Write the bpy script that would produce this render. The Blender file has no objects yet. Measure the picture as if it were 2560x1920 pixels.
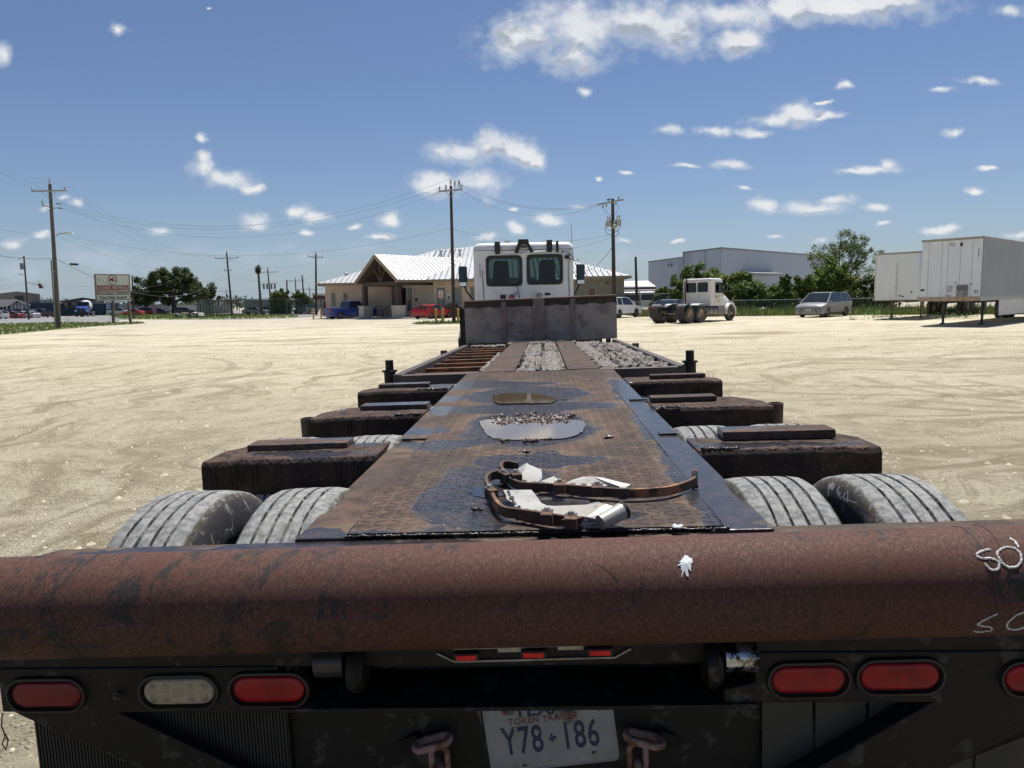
import bpy, math, random
from mathutils import Vector, Matrix
from math import radians as R, sin, cos, pi, sqrt, atan2
random.seed(7)
SC=bpy.context.scene
COL=SC.collection
# ------------------------------------------------------------------ camera
F,CX,CY,H=1775.,1280.,960.,1.6
PIT,ROLL=R(6.68),R(1.15)
RC=Matrix.Rotation(R(90)-PIT,3,'X')@Matrix.Rotation(-ROLL,3,'Z')
cd=bpy.data.cameras.new('camera'); cam=bpy.data.objects.new('camera',cd); COL.objects.link(cam)
cd.sensor_width=36; cd.lens=F/2560*36; cd.clip_start=.05; cd.clip_end=9000
cam.matrix_world=Matrix.Translation((0,0,H))@RC.to_4x4()
SC.camera=cam
SC.render.resolution_x=1024; SC.render.resolution_y=768
SC.view_settings.view_transform='Standard'; SC.view_settings.look='None'
SC.view_settings.exposure=0.5; SC.view_settings.gamma=1
SC.cycles.max_bounces=8; SC.cycles.transparent_max_bounces=12
def ray(px,py): return RC@Vector(((px-CX)/F,-(py-CY)/F,-1.))
YAW=R(-2.65)
RT=Matrix.Rotation(YAW,3,'Z')@Matrix.Rotation(R(-1.0),3,'Y')   # the old trailer leans a little
RY=Matrix.Rotation(YAW,3,'Z')
C0=Vector((0,0,H))
def dk(px,py,z=1.02):
    c=RT.transposed()@C0; d=RT.transposed()@ray(px,py); return c+d*((z-c.z)/d.z)
def gr(px,py,z=0.):
    d=ray(px,py); return C0+d*((z-H)/d.z)
def at(px,py,Y):
    d=ray(px,py); return C0+d*(Y/d.y)
# ------------------------------------------------------------------ node helper
class N:
    def __init__(s,nt): s.nt=nt; nt.nodes.clear()
    def n(s,t,ins=None,**kw):
        x=s.nt.nodes.new(t)
        for k,v in kw.items(): setattr(x,k,v)
        if ins:
            for k,v in ins.items():
                i=x.inputs[k]
                if isinstance(v,bpy.types.NodeSocket): s.nt.links.new(v,i)
                elif v is not None:
                    try: i.default_value=v
                    except Exception: i.default_value=tuple(v)+(1,)
        return x
    def m(s,op,a,b=0.,c=None,clamp=False):
        d={0:a,1:b}
        if c is not None: d[2]=c
        return s.n('ShaderNodeMath',d,operation=op,use_clamp=clamp).outputs[0]
    def v(s,op,a,b=(0,0,0)):
        x=s.n('ShaderNodeVectorMath',{0:a,1:b},operation=op)
        return x.outputs[1] if op in('LENGTH','DOT_PRODUCT','DISTANCE') else x.outputs[0]
    def noise(s,vec,sc,det=5,ro=.55,dist=0.):
        return s.n('ShaderNodeTexNoise',{'Vector':vec,'Scale':sc,'Detail':det,'Roughness':ro,'Distortion':dist}).outputs[0]
    def noisev(s,vec,sc,det=3):
        return s.n('ShaderNodeTexNoise',{'Vector':vec,'Scale':sc,'Detail':det}).outputs[1]
    def ss(s,x,a,b):
        return s.n('ShaderNodeMapRange',{0:x,1:a,2:b,3:0.,4:1.},interpolation_type='SMOOTHSTEP').outputs[0]
    def lerp(s,x,a,b,c,d): return s.n('ShaderNodeMapRange',{0:x,1:a,2:b,3:c,4:d}).outputs[0]
    def mix(s,f,a,b,bt='MIX'):
        x=s.nt.nodes.new('ShaderNodeMix'); x.data_type='RGBA'; x.blend_type=bt
        for i,v in((0,f),(6,a),(7,b)):
            if isinstance(v,bpy.types.NodeSocket): s.nt.links.new(v,x.inputs[i])
            else: x.inputs[i].default_value=v if i==0 else (tuple(v)+(1,))[:4]
        return x.outputs[2]
    def sep(s,v): return s.n('ShaderNodeSeparateXYZ',{0:v}).outputs
    def comb(s,x,y,z=0.): return s.n('ShaderNodeCombineXYZ',{0:x,1:y,2:z}).outputs[0]
    def blobs(s,vec,L):
        """maximum of 1-|(p-c)/r| over the ellipses in L (cx,cy,rx,ry)"""
        r=None
        for (cx,cy,rx,ry) in L:
            d=s.n('ShaderNodeVectorMath',{0:vec,1:(1/rx,1/ry,0),2:(-cx/rx,-cy/ry,0)},operation='MULTIPLY_ADD').outputs[0]
            e=s.v('LENGTH',d); r=e if r is None else s.m('MINIMUM',r,e)
        return s.m('SUBTRACT',1.,r)
    def out(s,sh,world=False):
        o=s.n('ShaderNodeOutputWorld' if world else 'ShaderNodeOutputMaterial'); s.nt.links.new(sh,o.inputs[0]); return o
MATS={}
def newmat(name):
    m=bpy.data.materials.new(name); m.use_nodes=True; return m,N(m.node_tree)
def bsdf(n,col,ro,me=0.,nor=None,spec=.5,extra=None):
    d={'Base Color':col,'Roughness':ro,'Metallic':me,'Specular IOR Level':spec}
    if nor is not None: d['Normal']=nor
    if extra: d.update(extra)
    return n.n('ShaderNodeBsdfPrincipled',d).outputs[0]
def bump(n,h,st,dist=.01,prev=None):
    d={'Height':h,'Strength':st,'Distance':dist}
    if prev is not None: d['Normal']=prev
    return n.n('ShaderNodeBump',d).outputs[0]
def M(name,col,ro=.6,me=0.,col2=None,ns=6.,amt=.5,bs=0.,bsc=40.,bd=.004,spec=.5,stretch=(1,1,1),det=6,dust=None,dsc=3.,damt=.5,rvar=0.):
    """general weathered surface: two tones by noise, patches of dust/rust, fine bump"""
    if name in MATS: return MATS[name]
    m,n=newmat(name)
    tc=n.n('ShaderNodeTexCoord').outputs['Object']
    v=n.v('MULTIPLY',tc,stretch)
    c=col
    nz=n.noise(v,ns,det)
    if col2 is None: col2=tuple(x*.8 for x in col)
    c=n.mix(n.ss(nz,.5-amt*.3,.5+amt*.3),col,col2)
    if dust:
        dn=n.noise(n.v('ADD',v,(3.3,7.1,1.7)),dsc,9,.62)
        c=n.mix(n.ss(dn,.62-damt*.2,.66-damt*.12),c,dust)
    rr=ro
    if rvar: rr=n.lerp(nz,.3,.7,max(0.02,ro-rvar),min(1,ro+rvar))
    nor=None
    if bs: nor=bump(n,n.noise(v,bsc,6,.6),bs,bd)
    n.out(bsdf(n,c,rr,me,nor,spec)); MATS[name]=m; return m
def paint(name,col,dirt=.07,dcol=(.32,.27,.2)):
    if name in MATS: return MATS[name]
    m,n=newmat(name); tc=n.n('ShaderNodeTexCoord').outputs['Object']
    z=n.sep(tc)[2]
    nz=n.noise(tc,3.,6)
    low=n.m('MULTIPLY',n.ss(nz,.4,.75),dirt)
    c=n.mix(low,col,dcol)
    n.out(bsdf(n,c,n.lerp(nz,.3,.7,.25,.45),0.,None,.4,{'Coat Weight':.3,'Coat Roughness':.06})); MATS[name]=m; return m
def glass(name,tint=(.5,.58,.55),op=.4):
    if name in MATS: return MATS[name]
    m,n=newmat(name)
    t=n.n('ShaderNodeBsdfTransparent',{0:tuple(tint)+(1,)}).outputs[0]
    g=n.n('ShaderNodeBsdfGlossy',{0:(.9,.95,1,1),1:.02}).outputs[0]
    f=n.n('ShaderNodeFresnel',{0:1.5}).outputs[0]
    a=n.n('ShaderNodeMixShader',{0:f,1:t,2:g}).outputs[0]
    n.out(a); MATS[name]=m; return m
# ------------------------------------------------------------------ world: blue sky with fair-weather cumulus
SKYT,SKYS=(.86,.90,1.02),.060
SUN_EL,SUN_AZ=68.,24.        # azimuth clockwise from +Y (in front of the camera, a touch right)
w=bpy.data.worlds.new("World"); SC.world=w; w.use_nodes=True
n=N(w.node_tree)
sky=n.n('ShaderNodeTexSky',sky_type='NISHITA',sun_disc=False,sun_elevation=R(SUN_EL),sun_rotation=R(SUN_AZ),altitude=200.,air_density=1.0,dust_density=.5,ozone_density=2.6)
g=n.n('ShaderNodeTexCoord').outputs['Generated']
sx,sy,sz=n.sep(g)[0:3]
yy=n.m('MAXIMUM',sy,.02)
u=n.m('DIVIDE',sx,yy); vv=n.m('DIVIDE',sz,yy)
P=n.comb(u,vv,0.)
def cl(px,py,hx,hy):
    d=ray(px,py); a=d.x/d.y; b=d.z/d.y
    d1=ray(px+hx,py); d2=ray(px,py-hy)
    return (a,b,abs(d1.x/d1.y-a),abs(d2.z/d2.y-b))
CL=[cl(*q) for q in [(1300,85,150,95),(1450,75,190,110),(1420,140,130,60),(1600,45,170,95),(1690,75,120,80),(1800,35,220,75),(2050,15,260,60),(2250,10,200,55),(1850,90,110,50),
 (1150,378,105,42),(1220,372,130,62),(1290,385,110,66),(1340,400,45,50),(1110,460,110,40),(1190,458,110,48),(1075,470,70,38),
 (500,425,58,38),(560,450,95,34),(630,468,60,18),(500,400,40,25),(630,550,70,32),(640,565,60,22),(740,530,60,26),(790,540,55,22),(985,548,36,25),(770,582,28,10),(960,588,60,10),
 (1370,543,75,24),(1285,570,36,22),(1450,520,36,12),(1900,325,70,16),(2010,285,90,40),(1960,295,110,22),(2075,290,60,18),(1780,322,60,24),(1660,330,70,22),(1710,420,45,10),(1830,415,80,18),(2110,218,40,16),
 (2350,230,70,16),(2450,205,80,16),(2190,425,90,18),(2225,412,40,26),(2130,432,50,12),(2385,330,34,16),(2470,428,44,10),(1900,510,46,28),(2030,515,100,26),(2080,495,80,18),(2190,512,50,18),(2210,555,30,10),(2360,570,70,14),
 (8,140,40,40),(300,70,34,18),(498,345,24,16),(520,15,10,6),(390,575,40,18),(35,605,50,22),(200,500,34,18),(120,520,36,14),(165,488,30,14),(2520,20,70,30),(2060,255,26,8),(1465,220,28,18),(1490,440,16,10),(1940,590,36,10),(1560,600,40,12),(1700,600,30,10),(2060,600,36,12),(880,560,30,10),(1210,590,36,12),(1290,520,26,10),(2440,480,40,12),(1570,440,26,9),(110,590,40,14),(1850,470,30,9),(1760,640,60,14),(2540,590,60,18)]]
lowc=[cl(*q) for q in [(250,650,250,60),(60,680,120,50),(470,625,90,30),(640,640,120,36),(800,650,100,30),(900,620,80,26),(720,628,50,22),(560,630,70,20),(1600,640,130,36),(1720,660,120,26)]]
Pw=n.v('ADD',P,n.v('MULTIPLY',n.v('SUBTRACT',n.noisev(P,6.,2),(.5,.5,.5)),(.032,.018,0)))
Pw=n.v('ADD',Pw,n.v('MULTIPLY',n.v('SUBTRACT',n.noisev(P,22.,5),(.5,.5,.5)),(.04,.028,0)))
b=n.blobs(Pw,CL)
fa=n.noise(n.v('MULTIPLY',P,(1.,1.3,1)),11.,4,.5); fb=n.noise(n.v('MULTIPLY',P,(1.,1.25,1)),24.,14,.6)
b=n.m('MAXIMUM',b,-1.)
dens=n.m('ADD',n.m('MULTIPLY',b,1.3),n.m('ADD',n.m('MULTIPLY',n.m('SUBTRACT',fa,.5),1.6),n.m('MULTIPLY',n.m('SUBTRACT',fb,.53),2.0)))
a1=n.m('MULTIPLY',n.ss(dens,-.05,1.15),n.lerp(n.noise(P,5.,3),.35,.6,.82,1.))
a1=n.m('POWER',a1,.85)
b2=n.blobs(Pw,lowc)
fb2=n.noise(n.v('MULTIPLY',P,(1,2.1,1)),15.,12,.66)
d2=n.m('ADD',n.m('MULTIPLY',b2,.9),n.m('MULTIPLY',n.m('SUBTRACT',fb2,.52),3.))
a2=n.m('MULTIPLY',n.ss(d2,.0,1.1),.6)
al=n.m('MULTIPLY',n.m('MAXIMUM',a1,a2),n.m('MULTIPLY',n.ss(sy,.05,.2),n.ss(sz,.0,.02)))
lit=n.noise(n.v('ADD',n.v('MULTIPLY',P,(1,1.2,1)),(0,.02,0)),14.,9,.6)
lit2=n.noise(n.v('MULTIPLY',P,(1,1.3,1)),11.,9,.55)
bu=n.blobs(n.v('ADD',Pw,(0.,.016,0.)),CL); below=n.m('MULTIPLY',n.m('SUBTRACT',bu,b),2.2)
relief=n.m('MULTIPLY',n.m('SUBTRACT',lit,lit2),3.2)
tone=n.m('ADD',n.m('ADD',n.m('MULTIPLY',below,.75),n.m('MULTIPLY',n.m('SUBTRACT',lit,.5),2.2)),relief)
sh=n.m('MULTIPLY',n.ss(tone,-.35,.45),n.ss(dens,.3,.95))
ccol=n.mix(sh,(.74,.75,.765),(.37,.405,.46))
ccol=n.mix(n.ss(dens,.0,1.1),(.43,.50,.60),ccol)
hz=n.m('MULTIPLY',n.m('POWER',n.m('SUBTRACT',1.,n.m('MAXIMUM',n.m('MINIMUM',sz,1.),0.)),15.),.9)
skyc=n.mix(1.,sky.outputs[0],SKYT,'MULTIPLY')
b1_=n.n('ShaderNodeBackground',{0:skyc,1:SKYS}).outputs[0]
bh=n.n('ShaderNodeBackground',{0:(.24,.307,.378,1),1:1.0}).outputs[0]
b2_=n.n('ShaderNodeBackground',{0:ccol,1:.79}).outputs[0]
s1=n.n('ShaderNodeMixShader',{0:hz,1:b1_,2:bh}).outputs[0]
n.out(n.n('ShaderNodeMixShader',{0:al,1:s1,2:b2_}).outputs[0],True)
# ------------------------------------------------------------------ sun
sl=bpy.data.lights.new('sun','SUN'); so=bpy.data.objects.new('sun',sl); COL.objects.link(so)
sl.energy=5.0; sl.angle=R(.53); sl.color=(1,.955,.89)
sd=Vector((sin(R(SUN_AZ))*cos(R(SUN_EL)),cos(R(SUN_AZ))*cos(R(SUN_EL)),sin(R(SUN_EL))))
so.rotation_euler=sd.to_track_quat('Z','Y').to_euler(); so.location=(0,0,60)
# ------------------------------------------------------------------ object helpers
OFF={}
def tag(o,label=None,cat=None,group=None,kind=None):
    if label: o['label']=label
    if cat: o['category']=cat
    if group: o['group']=group
    if kind: o['kind']=kind
    return o
def thing(name,label,cat,loc=(0,0,0),rot=None,group=None,off=None):
    """Empty at the base of a thing; off = that base in the frame its parts are drawn in"""
    o=bpy.data.objects.new(name,None); COL.objects.link(o); o.empty_display_size=.3
    if rot is None: rot=Matrix.Identity(3)
    elif isinstance(rot,(int,float)): rot=Matrix.Rotation(rot,3,'Z')
    if off is not None: o.matrix_world=(rot.to_4x4()@Matrix.Translation(off)); OFF[o.name]=Vector(off)
    else: o.matrix_world=Matrix.Translation(loc)@rot.to_4x4(); OFF[o.name]=Vector((0,0,0))
    return tag(o,label,cat,group)
class MB:
    def __init__(s): s.v=[]; s.f=[]
    def add(s,vs,fs):
        k=len(s.v); s.v+=[tuple(p) for p in vs]; s.f+=[tuple(i+k for i in f) for f in fs]; return s
    def hexa(s,p): return s.add(p,[(0,3,2,1),(4,5,6,7),(0,1,5,4),(1,2,6,5),(2,3,7,6),(3,0,4,7)])
    def box(s,a,b,m=None):
        x0,y0,z0=a; x1,y1,z1=b
        p=[Vector(q) for q in((x0,y0,z0),(x1,y0,z0),(x1,y1,z0),(x0,y1,z0),(x0,y0,z1),(x1,y0,z1),(x1,y1,z1),(x0,y1,z1))]
        if m is not None: p=[m@q for q in p]
        return s.hexa(p)
    def bar(s,a,b,w,h,up=(0,0,1)):
        a=Vector(a); b=Vector(b); d=(b-a).normalized(); u=Vector(up)
        sd_=d.cross(u)
        if sd_.length<1e-4: sd_=d.cross(Vector((1,0,0)))
        sd_.normalize(); u=sd_.cross(d); sw=sd_*w/2; uh=u*h/2
        return s.hexa([a-sw-uh,a+sw-uh,b+sw-uh,b-sw-uh,a-sw+uh,a+sw+uh,b+sw+uh,b-sw+uh])
    def ring(s,c,d,r,n,ph=0):
        d=Vector(d).normalized(); a=d.orthogonal().normalized(); b_=d.cross(a)
        return [Vector(c)+a*r*cos(2*pi*i/n+ph)+b_*r*sin(2*pi*i/n+ph) for i in range(n)]
    def cyl(s,a,b,r0,r1=None,n=12,cap=True):
        a=Vector(a); b=Vector(b); r1=r0 if r1 is None else r1; d=b-a
        vs=s.ring(a,d,r0,n)+s.ring(b,d,r1,n)
        fs=[(i,(i+1)%n,n+(i+1)%n,n+i) for i in range(n)]
        if cap: fs+=[tuple(range(n))[::-1],tuple(range(n,2*n))]
        return s.add(vs,fs)
    def lathe(s,prof,a,d,n=24,cap=True):
        """prof list of (dist along d, radius)"""
        a=Vector(a); d=Vector(d).normalized(); k=len(prof); vs=[]
        x=d.orthogonal().normalized(); y=d.cross(x)
        for (t,r) in prof:
            vs+=[a+d*t+x*r*cos(2*pi*i/n)+y*r*sin(2*pi*i/n) for i in range(n)]
        fs=[(j*n+i,j*n+(i+1)%n,(j+1)*n+(i+1)%n,(j+1)*n+i) for j in range(k-1) for i in range(n)]
        if cap: fs+=[tuple(range(n))[::-1],tuple(range((k-1)*n,k*n))]
        return s.add(vs,fs)
    def tube(s,pts,r,n=8,closed=False,cap=True):
        pts=[Vector(p) for p in pts]; k=len(pts); vs=[]; prev=None
        for i,p in enumerate(pts):
            a=pts[i-1] if (i or closed) else p; b_=pts[(i+1)%k] if (i<k-1 or closed) else p
            d=(b_-a).normalized()
            if prev is None: u=d.orthogonal().normalized()
            else:
                u=prev-d*prev.dot(d); u=u.normalized() if u.length>1e-6 else d.orthogonal().normalized()
            prev=u; w_=d.cross(u); rr=r[i] if isinstance(r,(list,tuple)) else r
            vs+=[p+u*rr*cos(2*pi*j/n)+w_*rr*sin(2*pi*j/n) for j in range(n)]
        m=k if closed else k-1
        fs=[(i*n+j,i*n+(j+1)%n,((i+1)%k)*n+(j+1)%n,((i+1)%k)*n+j) for i in range(m) for j in range(n)]
        if cap and not closed: fs+=[tuple(range(n))[::-1],tuple(range((k-1)*n,k*n))]
        return s.add(vs,fs)
    def strip(s,pts,w,h,up=(0,0,1)):
        """square bar swept along a path"""
        pts=[Vector(p) for p in pts]; vs=[]; k=len(pts)
        for i,p in enumerate(pts):
            d=(pts[min(i+1,k-1)]-pts[max(i-1,0)]).normalized(); u=Vector(up)
            sd_=d.cross(u)
            if sd_.length<.15: sd_=d.cross(Vector((0,1,0)))
            sd_.normalize(); u=sd_.cross(d)
            vs+=[p-sd_*w/2-u*h/2,p+sd_*w/2-u*h/2,p+sd_*w/2+u*h/2,p-sd_*w/2+u*h/2]
        fs=[(i*4+j,i*4+(j+1)%4,i*4+4+(j+1)%4,i*4+4+j) for i in range(k-1) for j in range(4)]
        fs+=[(3,2,1,0),tuple((k-1)*4+j for j in range(4))]
        return s.add(vs,fs)
    def prism(s,poly,h,frame=None):
        """poly 2D list extruded by h; frame maps (x,y,z)->point"""
        fr=frame or (lambda x,y,z:(x,y,z)); k=len(poly)
        vs=[fr(x,y,0) for x,y in poly]+[fr(x,y,h) for x,y in poly]
        return s.add(vs,[tuple(range(k))[::-1],tuple(range(k,2*k))]+[(i,(i+1)%k,k+(i+1)%k,k+i) for i in range(k)])
    def slab(s,pts,off):
        """3D polygon thickened by vector off"""
        k=len(pts); o=Vector(off); pts=[Vector(p) for p in pts]
        return s.add(pts+[p+o for p in pts],[tuple(range(k))[::-1],tuple(range(k,2*k))]+[(i,(i+1)%k,k+(i+1)%k,k+i) for i in range(k)])
    def build(s,name,mat,parent=None,smooth=False,bevel=0.,seg=2,label=None,recalc=True):
        me=bpy.data.meshes.new(name); vs=s.v; o_=Vector((0,0,0))
        if parent is not None: o_=OFF.get(parent.name,o_)
        me.from_pydata([(x-o_.x,y-o_.y,z-o_.z) for x,y,z in vs],[],s.f); me.materials.append(mat)
        if recalc:
            import bmesh
            bm=bmesh.new(); bm.from_mesh(me); bmesh.ops.recalc_face_normals(bm,faces=bm.faces); bm.to_mesh(me); bm.free()
        o=bpy.data.objects.new(name,me); COL.objects.link(o)
        if parent is not None: o.parent=parent; OFF[o.name]=o_
        if smooth:
            me.polygons.foreach_set('use_smooth',[True]*len(me.polygons))
            try: me.set_sharp_from_angle(angle=R(40))
            except Exception: pass
        if bevel:
            b_=o.modifiers.new('bevel','BEVEL'); b_.width=bevel; b_.segments=seg; b_.limit_method='ANGLE'; b_.angle_limit=R(35)
        if label: o['label']=label
        return o
def top(o,label,cat,group=None,kind=None):
    """a one-mesh thing: move its origin to its base"""
    me=o.data; xs=[v.co for v in me.vertices]
    c=Vector((sum(v.x for v in xs)/len(xs),sum(v.y for v in xs)/len(xs),min(v.z for v in xs)))
    for v in me.vertices: v.co-=c
    o.location=o.location+o.matrix_basis.to_3x3()@c
    return tag(o,label,cat,group,kind)
def copy_tree(o,parent=None,loc=None,rotz=None,label=None):
    c=o.copy(); COL.objects.link(c); c.parent=parent
    OFF[c.name]=OFF.get(o.name,Vector((0,0,0)))
    if loc is not None: c.location=loc
    if rotz is not None: c.rotation_euler=(0,0,rotz)
    if label: c['label']=label
    for ch in list(o.children): copy_tree(ch,c)
    return c
def text(name,body,size,mat,M4,parent=None,ext=.0015,bold=0.,xs=1.,sp=1.,align='CENTER'):
    """lettering as a thin mesh; M4 maps text plane (x right, y up) into the parent's frame"""
    cu=bpy.data.curves.new(name,'FONT'); cu.body=body; cu.size=size; cu.extrude=ext; cu.offset=bold
    cu.align_x=align; cu.align_y='CENTER'; cu.space_character=sp; cu.resolution_u=3
    t=bpy.data.objects.new(name,cu); COL.objects.link(t)
    bpy.context.view_layer.update()
    me=bpy.data.meshes.new_from_object(t.evaluated_get(bpy.context.evaluated_depsgraph_get()))
    bpy.data.objects.remove(t); bpy.data.curves.remove(cu)
    me.transform(Matrix.Diagonal((xs,1,1,1))); me.transform(M4)
    o_=OFF.get(parent.name,Vector((0,0,0))) if parent is not None else Vector((0,0,0))
    me.transform(Matrix.Translation(-o_)); me.materials.clear(); me.materials.append(mat); me.name=name
    o=bpy.data.objects.new(name,me); COL.objects.link(o)
    if parent is not None: o.parent=parent; OFF[o.name]=o_
    return o
def frame4(o,x,y):
    """4x4 with origin o, x axis, y axis"""
    x=Vector(x).normalized(); y=Vector(y); z=x.cross(y).normalized(); y=z.cross(x)
    m=Matrix((x,y,z)).transposed().to_4x4(); m.translation=Vector(o); return m
# ================================================================== the old trailer (drawn in its own frame: x right, y forward)
TO=Vector((-.03,5.5,0))
trailer=thing('flatbed_trailer','rusty oily pole trailer with a narrow tread plate deck and stub arms on both sides','trailer',rot=RT,off=TO)
def e2(px,py,hx,hy,z=1.02):
    a=dk(px,py,z); b_=dk(px+hx,py,z); c=dk(px-hx,py,z); d=dk(px,py-hy,z); e=dk(px,py+hy,z)
    return (a.x,a.y,abs(b_.x-c.x)/2,abs(d.y-e.y)/2)
WET=[e2(1175,1262,135,62),e2(1235,1195,150,34),e2(1330,1150,150,20),e2(1110,1108,100,13),e2(1300,1100,120,14),e2(1320,1066,165,46),e2(1330,1018,230,14),e2(1120,1026,50,9),e2(1320,985,150,22),e2(1230,962,160,9),
     e2(1480,1296,120,26),e2(1130,1225,50,40),e2(1380,1262,120,24),e2(1460,1150,80,14)]+[(.515,2.2,.1,.7),(.53,3.2,.09,.9),(.53,4.4,.09,.8),(-.75,1.66,.6,.075),(.1,1.62,.95,.12),
     (-.62,1.72,.1,.1),(-.56,3.25,.14,.1),(-.56,4.35,.12,.16),(-.9,2.72,.3,.07),(.85,2.72,.4,.06),(-.8,2.95,.35,.07),(-.75,3.95,.3,.08),(-.8,5.0,.4,.08),(.7,2.9,.3,.05),(-.5,5.2,.2,.1)]
def deckmat(name,tread,black=False):
    m,n=newmat(name); tc=n.n('ShaderNodeTexCoord').outputs['Object']
    P=n.v('ADD',tc,tuple(TO)); x,y,z=n.sep(P)[0:3]
    dn=n.noisev(P,5.,4)
    Q=n.v('ADD',n.comb(x,y,0.),n.v('MULTIPLY',n.v('SUBTRACT',dn,(.5,.5,.5)),(.2,.34,0)))
    Q=n.v('ADD',Q,n.v('MULTIPLY',n.v('SUBTRACT',n.noisev(P,28.,4),(.5,.5,.5)),(.05,.07,0)))
    b=n.blobs(Q,WET)
    wet=n.ss(b,-.07,.12); rim=n.m('MULTIPLY',n.ss(b,-.55,-.02),n.m('SUBTRACT',1.,wet))
    nz=n.noise(P,14.,9,.65); n2=n.noise(P,2.3,5)
    dry=n.mix(n.ss(nz,.38,.66),(.098,.064,.049),(.048,.034,.028))
    dry=n.mix(n.m('MULTIPLY',n.ss(n2,.42,.6),.6),dry,(.045,.038,.035))
    dry=n.mix(n.m('MULTIPLY',n.m('MULTIPLY',rim,n.ss(n.noise(P,7.,5),.42,.6)),.55),dry,(.17,.12,.08))
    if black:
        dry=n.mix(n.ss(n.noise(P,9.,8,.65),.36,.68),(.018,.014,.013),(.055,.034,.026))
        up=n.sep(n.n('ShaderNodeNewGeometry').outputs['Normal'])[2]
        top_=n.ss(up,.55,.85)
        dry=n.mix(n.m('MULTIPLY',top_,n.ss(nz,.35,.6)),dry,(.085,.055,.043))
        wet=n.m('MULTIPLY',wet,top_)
    wc=n.mix(n.ss(nz,.4,.65),(.022,.021,.023),(.05,.036,.03))
    col=n.mix(wet,dry,wc)
    grit=n.ss(n.noise(P,160.,2),.66,.72)
    col=n.mix(n.m('MULTIPLY',grit,.5),col,(.3,.26,.22))
    ro=n.lerp(wet,0.,1.,.8,.2)
    ro=n.m('ADD',ro,n.m('MULTIPLY',n.m('SUBTRACT',n.noise(P,30.,4),.5),.3))
    h=n.m('MULTIPLY',n.noise(P,60.,5,.6),.35)
    if tread:
        s=.041
        U=n.v('MULTIPLY',n.comb(x,y,0.),(1/s,1/(s*.8),0)); ux,uy,_=n.sep(U)[0:3]
        ix=n.m('FLOOR',ux); iy=n.m('FLOOR',uy)
        par=n.m('FLOORED_MODULO',n.m('ADD',ix,iy),2.)
        fx=n.m('SUBTRACT',n.m('SUBTRACT',ux,ix),.5); fy=n.m('SUBTRACT',n.m('SUBTRACT',uy,iy),.5)
        sg=n.m('SUBTRACT',n.m('MULTIPLY',par,2.),1.)
        fy2=n.m('MULTIPLY',fy,sg)
        a=n.m('ADD',fx,n.m('MULTIPLY',fy2,.8)); b_=n.m('SUBTRACT',fy2,n.m('MULTIPLY',fx,.8))
        d=n.m('SQRT',n.m('ADD',n.m('MULTIPLY',n.m('MULTIPLY',a,a),2.2),n.m('MULTIPLY',n.m('MULTIPLY',b_,b_),26.)))
        t=n.ss(d,1.05,.55)
        worn=n.ss(n.noise(P,3.,3),.62,.44)
        h=n.m('ADD',h,n.m('MULTIPLY',t,n.m('ADD',.45,n.m('MULTIPLY',worn,1.))))
        col=n.mix(n.m('MULTIPLY',n.m('MULTIPLY',t,n.m('SUBTRACT',1.,wet)),.25),col,(.03,.02,.017))
    nor=bump(n,h,.9 if tread else .45,.009 if tread else .002)
    if black: nor=bump(n,n.noise(P,24.,6,.65),.7,.006,nor)
    n.out(bsdf(n,col,ro,0.,nor,n.lerp(wet,0.,1.,.18,.5))); return m
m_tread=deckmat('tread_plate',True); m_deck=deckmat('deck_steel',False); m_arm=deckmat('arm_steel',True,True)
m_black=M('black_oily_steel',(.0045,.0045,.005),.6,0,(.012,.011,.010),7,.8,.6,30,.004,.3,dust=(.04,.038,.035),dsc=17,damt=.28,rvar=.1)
m_frame=M('frame_steel',(.03,.026,.025),.6,0,(.07,.05,.042),5,.8,.5,40,.003,rvar=.15)
m_rust=M('bare_rust',(.22,.085,.035),.85,0,(.09,.04,.025),9,.8,.6,60,.003,dust=(.04,.03,.028),dsc=6,damt=.3)
m_rustd=M('brown_rust',(.13,.072,.05),.85,0,(.06,.042,.036),7,.8,.5,50,.003)
# ---- rear pipe bumper
PC=Vector((-.03,1.429,.9915)); PR=.1075
PT_=Matrix.Rotation(R(-.62),3,'Y'); PTI=PT_.transposed()   # the pipe hangs a little lower on the left
def pp(px,py,r=PR):
    c=RT.transposed()@C0; d=RT.transposed()@ray(px,py)
    a=d.y**2+d.z**2; oy,oz=c.y-PC.y,c.z-PC.z; b_=2*(d.y*oy+d.z*oz); q=oy*oy+oz*oz-r*r
    D=b_*b_-4*a*q
    if D<0: D=0
    return c+d*((-b_-sqrt(D))/(2*a))
m,n=newmat('pipe_rust'); tc=n.n('ShaderNodeTexCoord').outputs['Object']
x,y,z=n.sep(tc)[0:3]
ang=n.m('ARCTAN2',n.m('SUBTRACT',z,PC.z),n.m('SUBTRACT',n.m('ADD',y,TO.y),PC.y))
Q=n.comb(n.m('ADD',x,n.m('MULTIPLY',ang,.012)),n.m('MULTIPLY',ang,.055),0.)
f1=n.noise(Q,150.,8,.7); f2=n.noise(Q,9.,8,.62); f3=n.noise(n.v('MULTIPLY',tc,(1,1,1)),3.,4)
c=n.mix(n.ss(f1,.36,.66),(.105,.052,.040),(.045,.021,.017))
c=n.mix(n.m('MULTIPLY',n.ss(f3,.45,.62),.5),c,(.082,.032,.021))
c=n.mix(n.ss(n.noise(Q,150.,3),.62,.72),c,(.16,.11,.08))
lf=n.m('MULTIPLY',n.ss(x,.4,-.8),.8); rt=n.m('MULTIPLY',n.ss(x,.3,.8),.5)
th=n.m('SUBTRACT',.6,n.m('MULTIPLY',n.m('ADD',lf,rt),.075))
dm=n.ss(n.m('SUBTRACT',n.m('ADD',n.m('MULTIPLY',f2,.62),n.m('MULTIPLY',n.noise(Q,48.,8,.75),.38)),th),-.03,.015)
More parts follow.
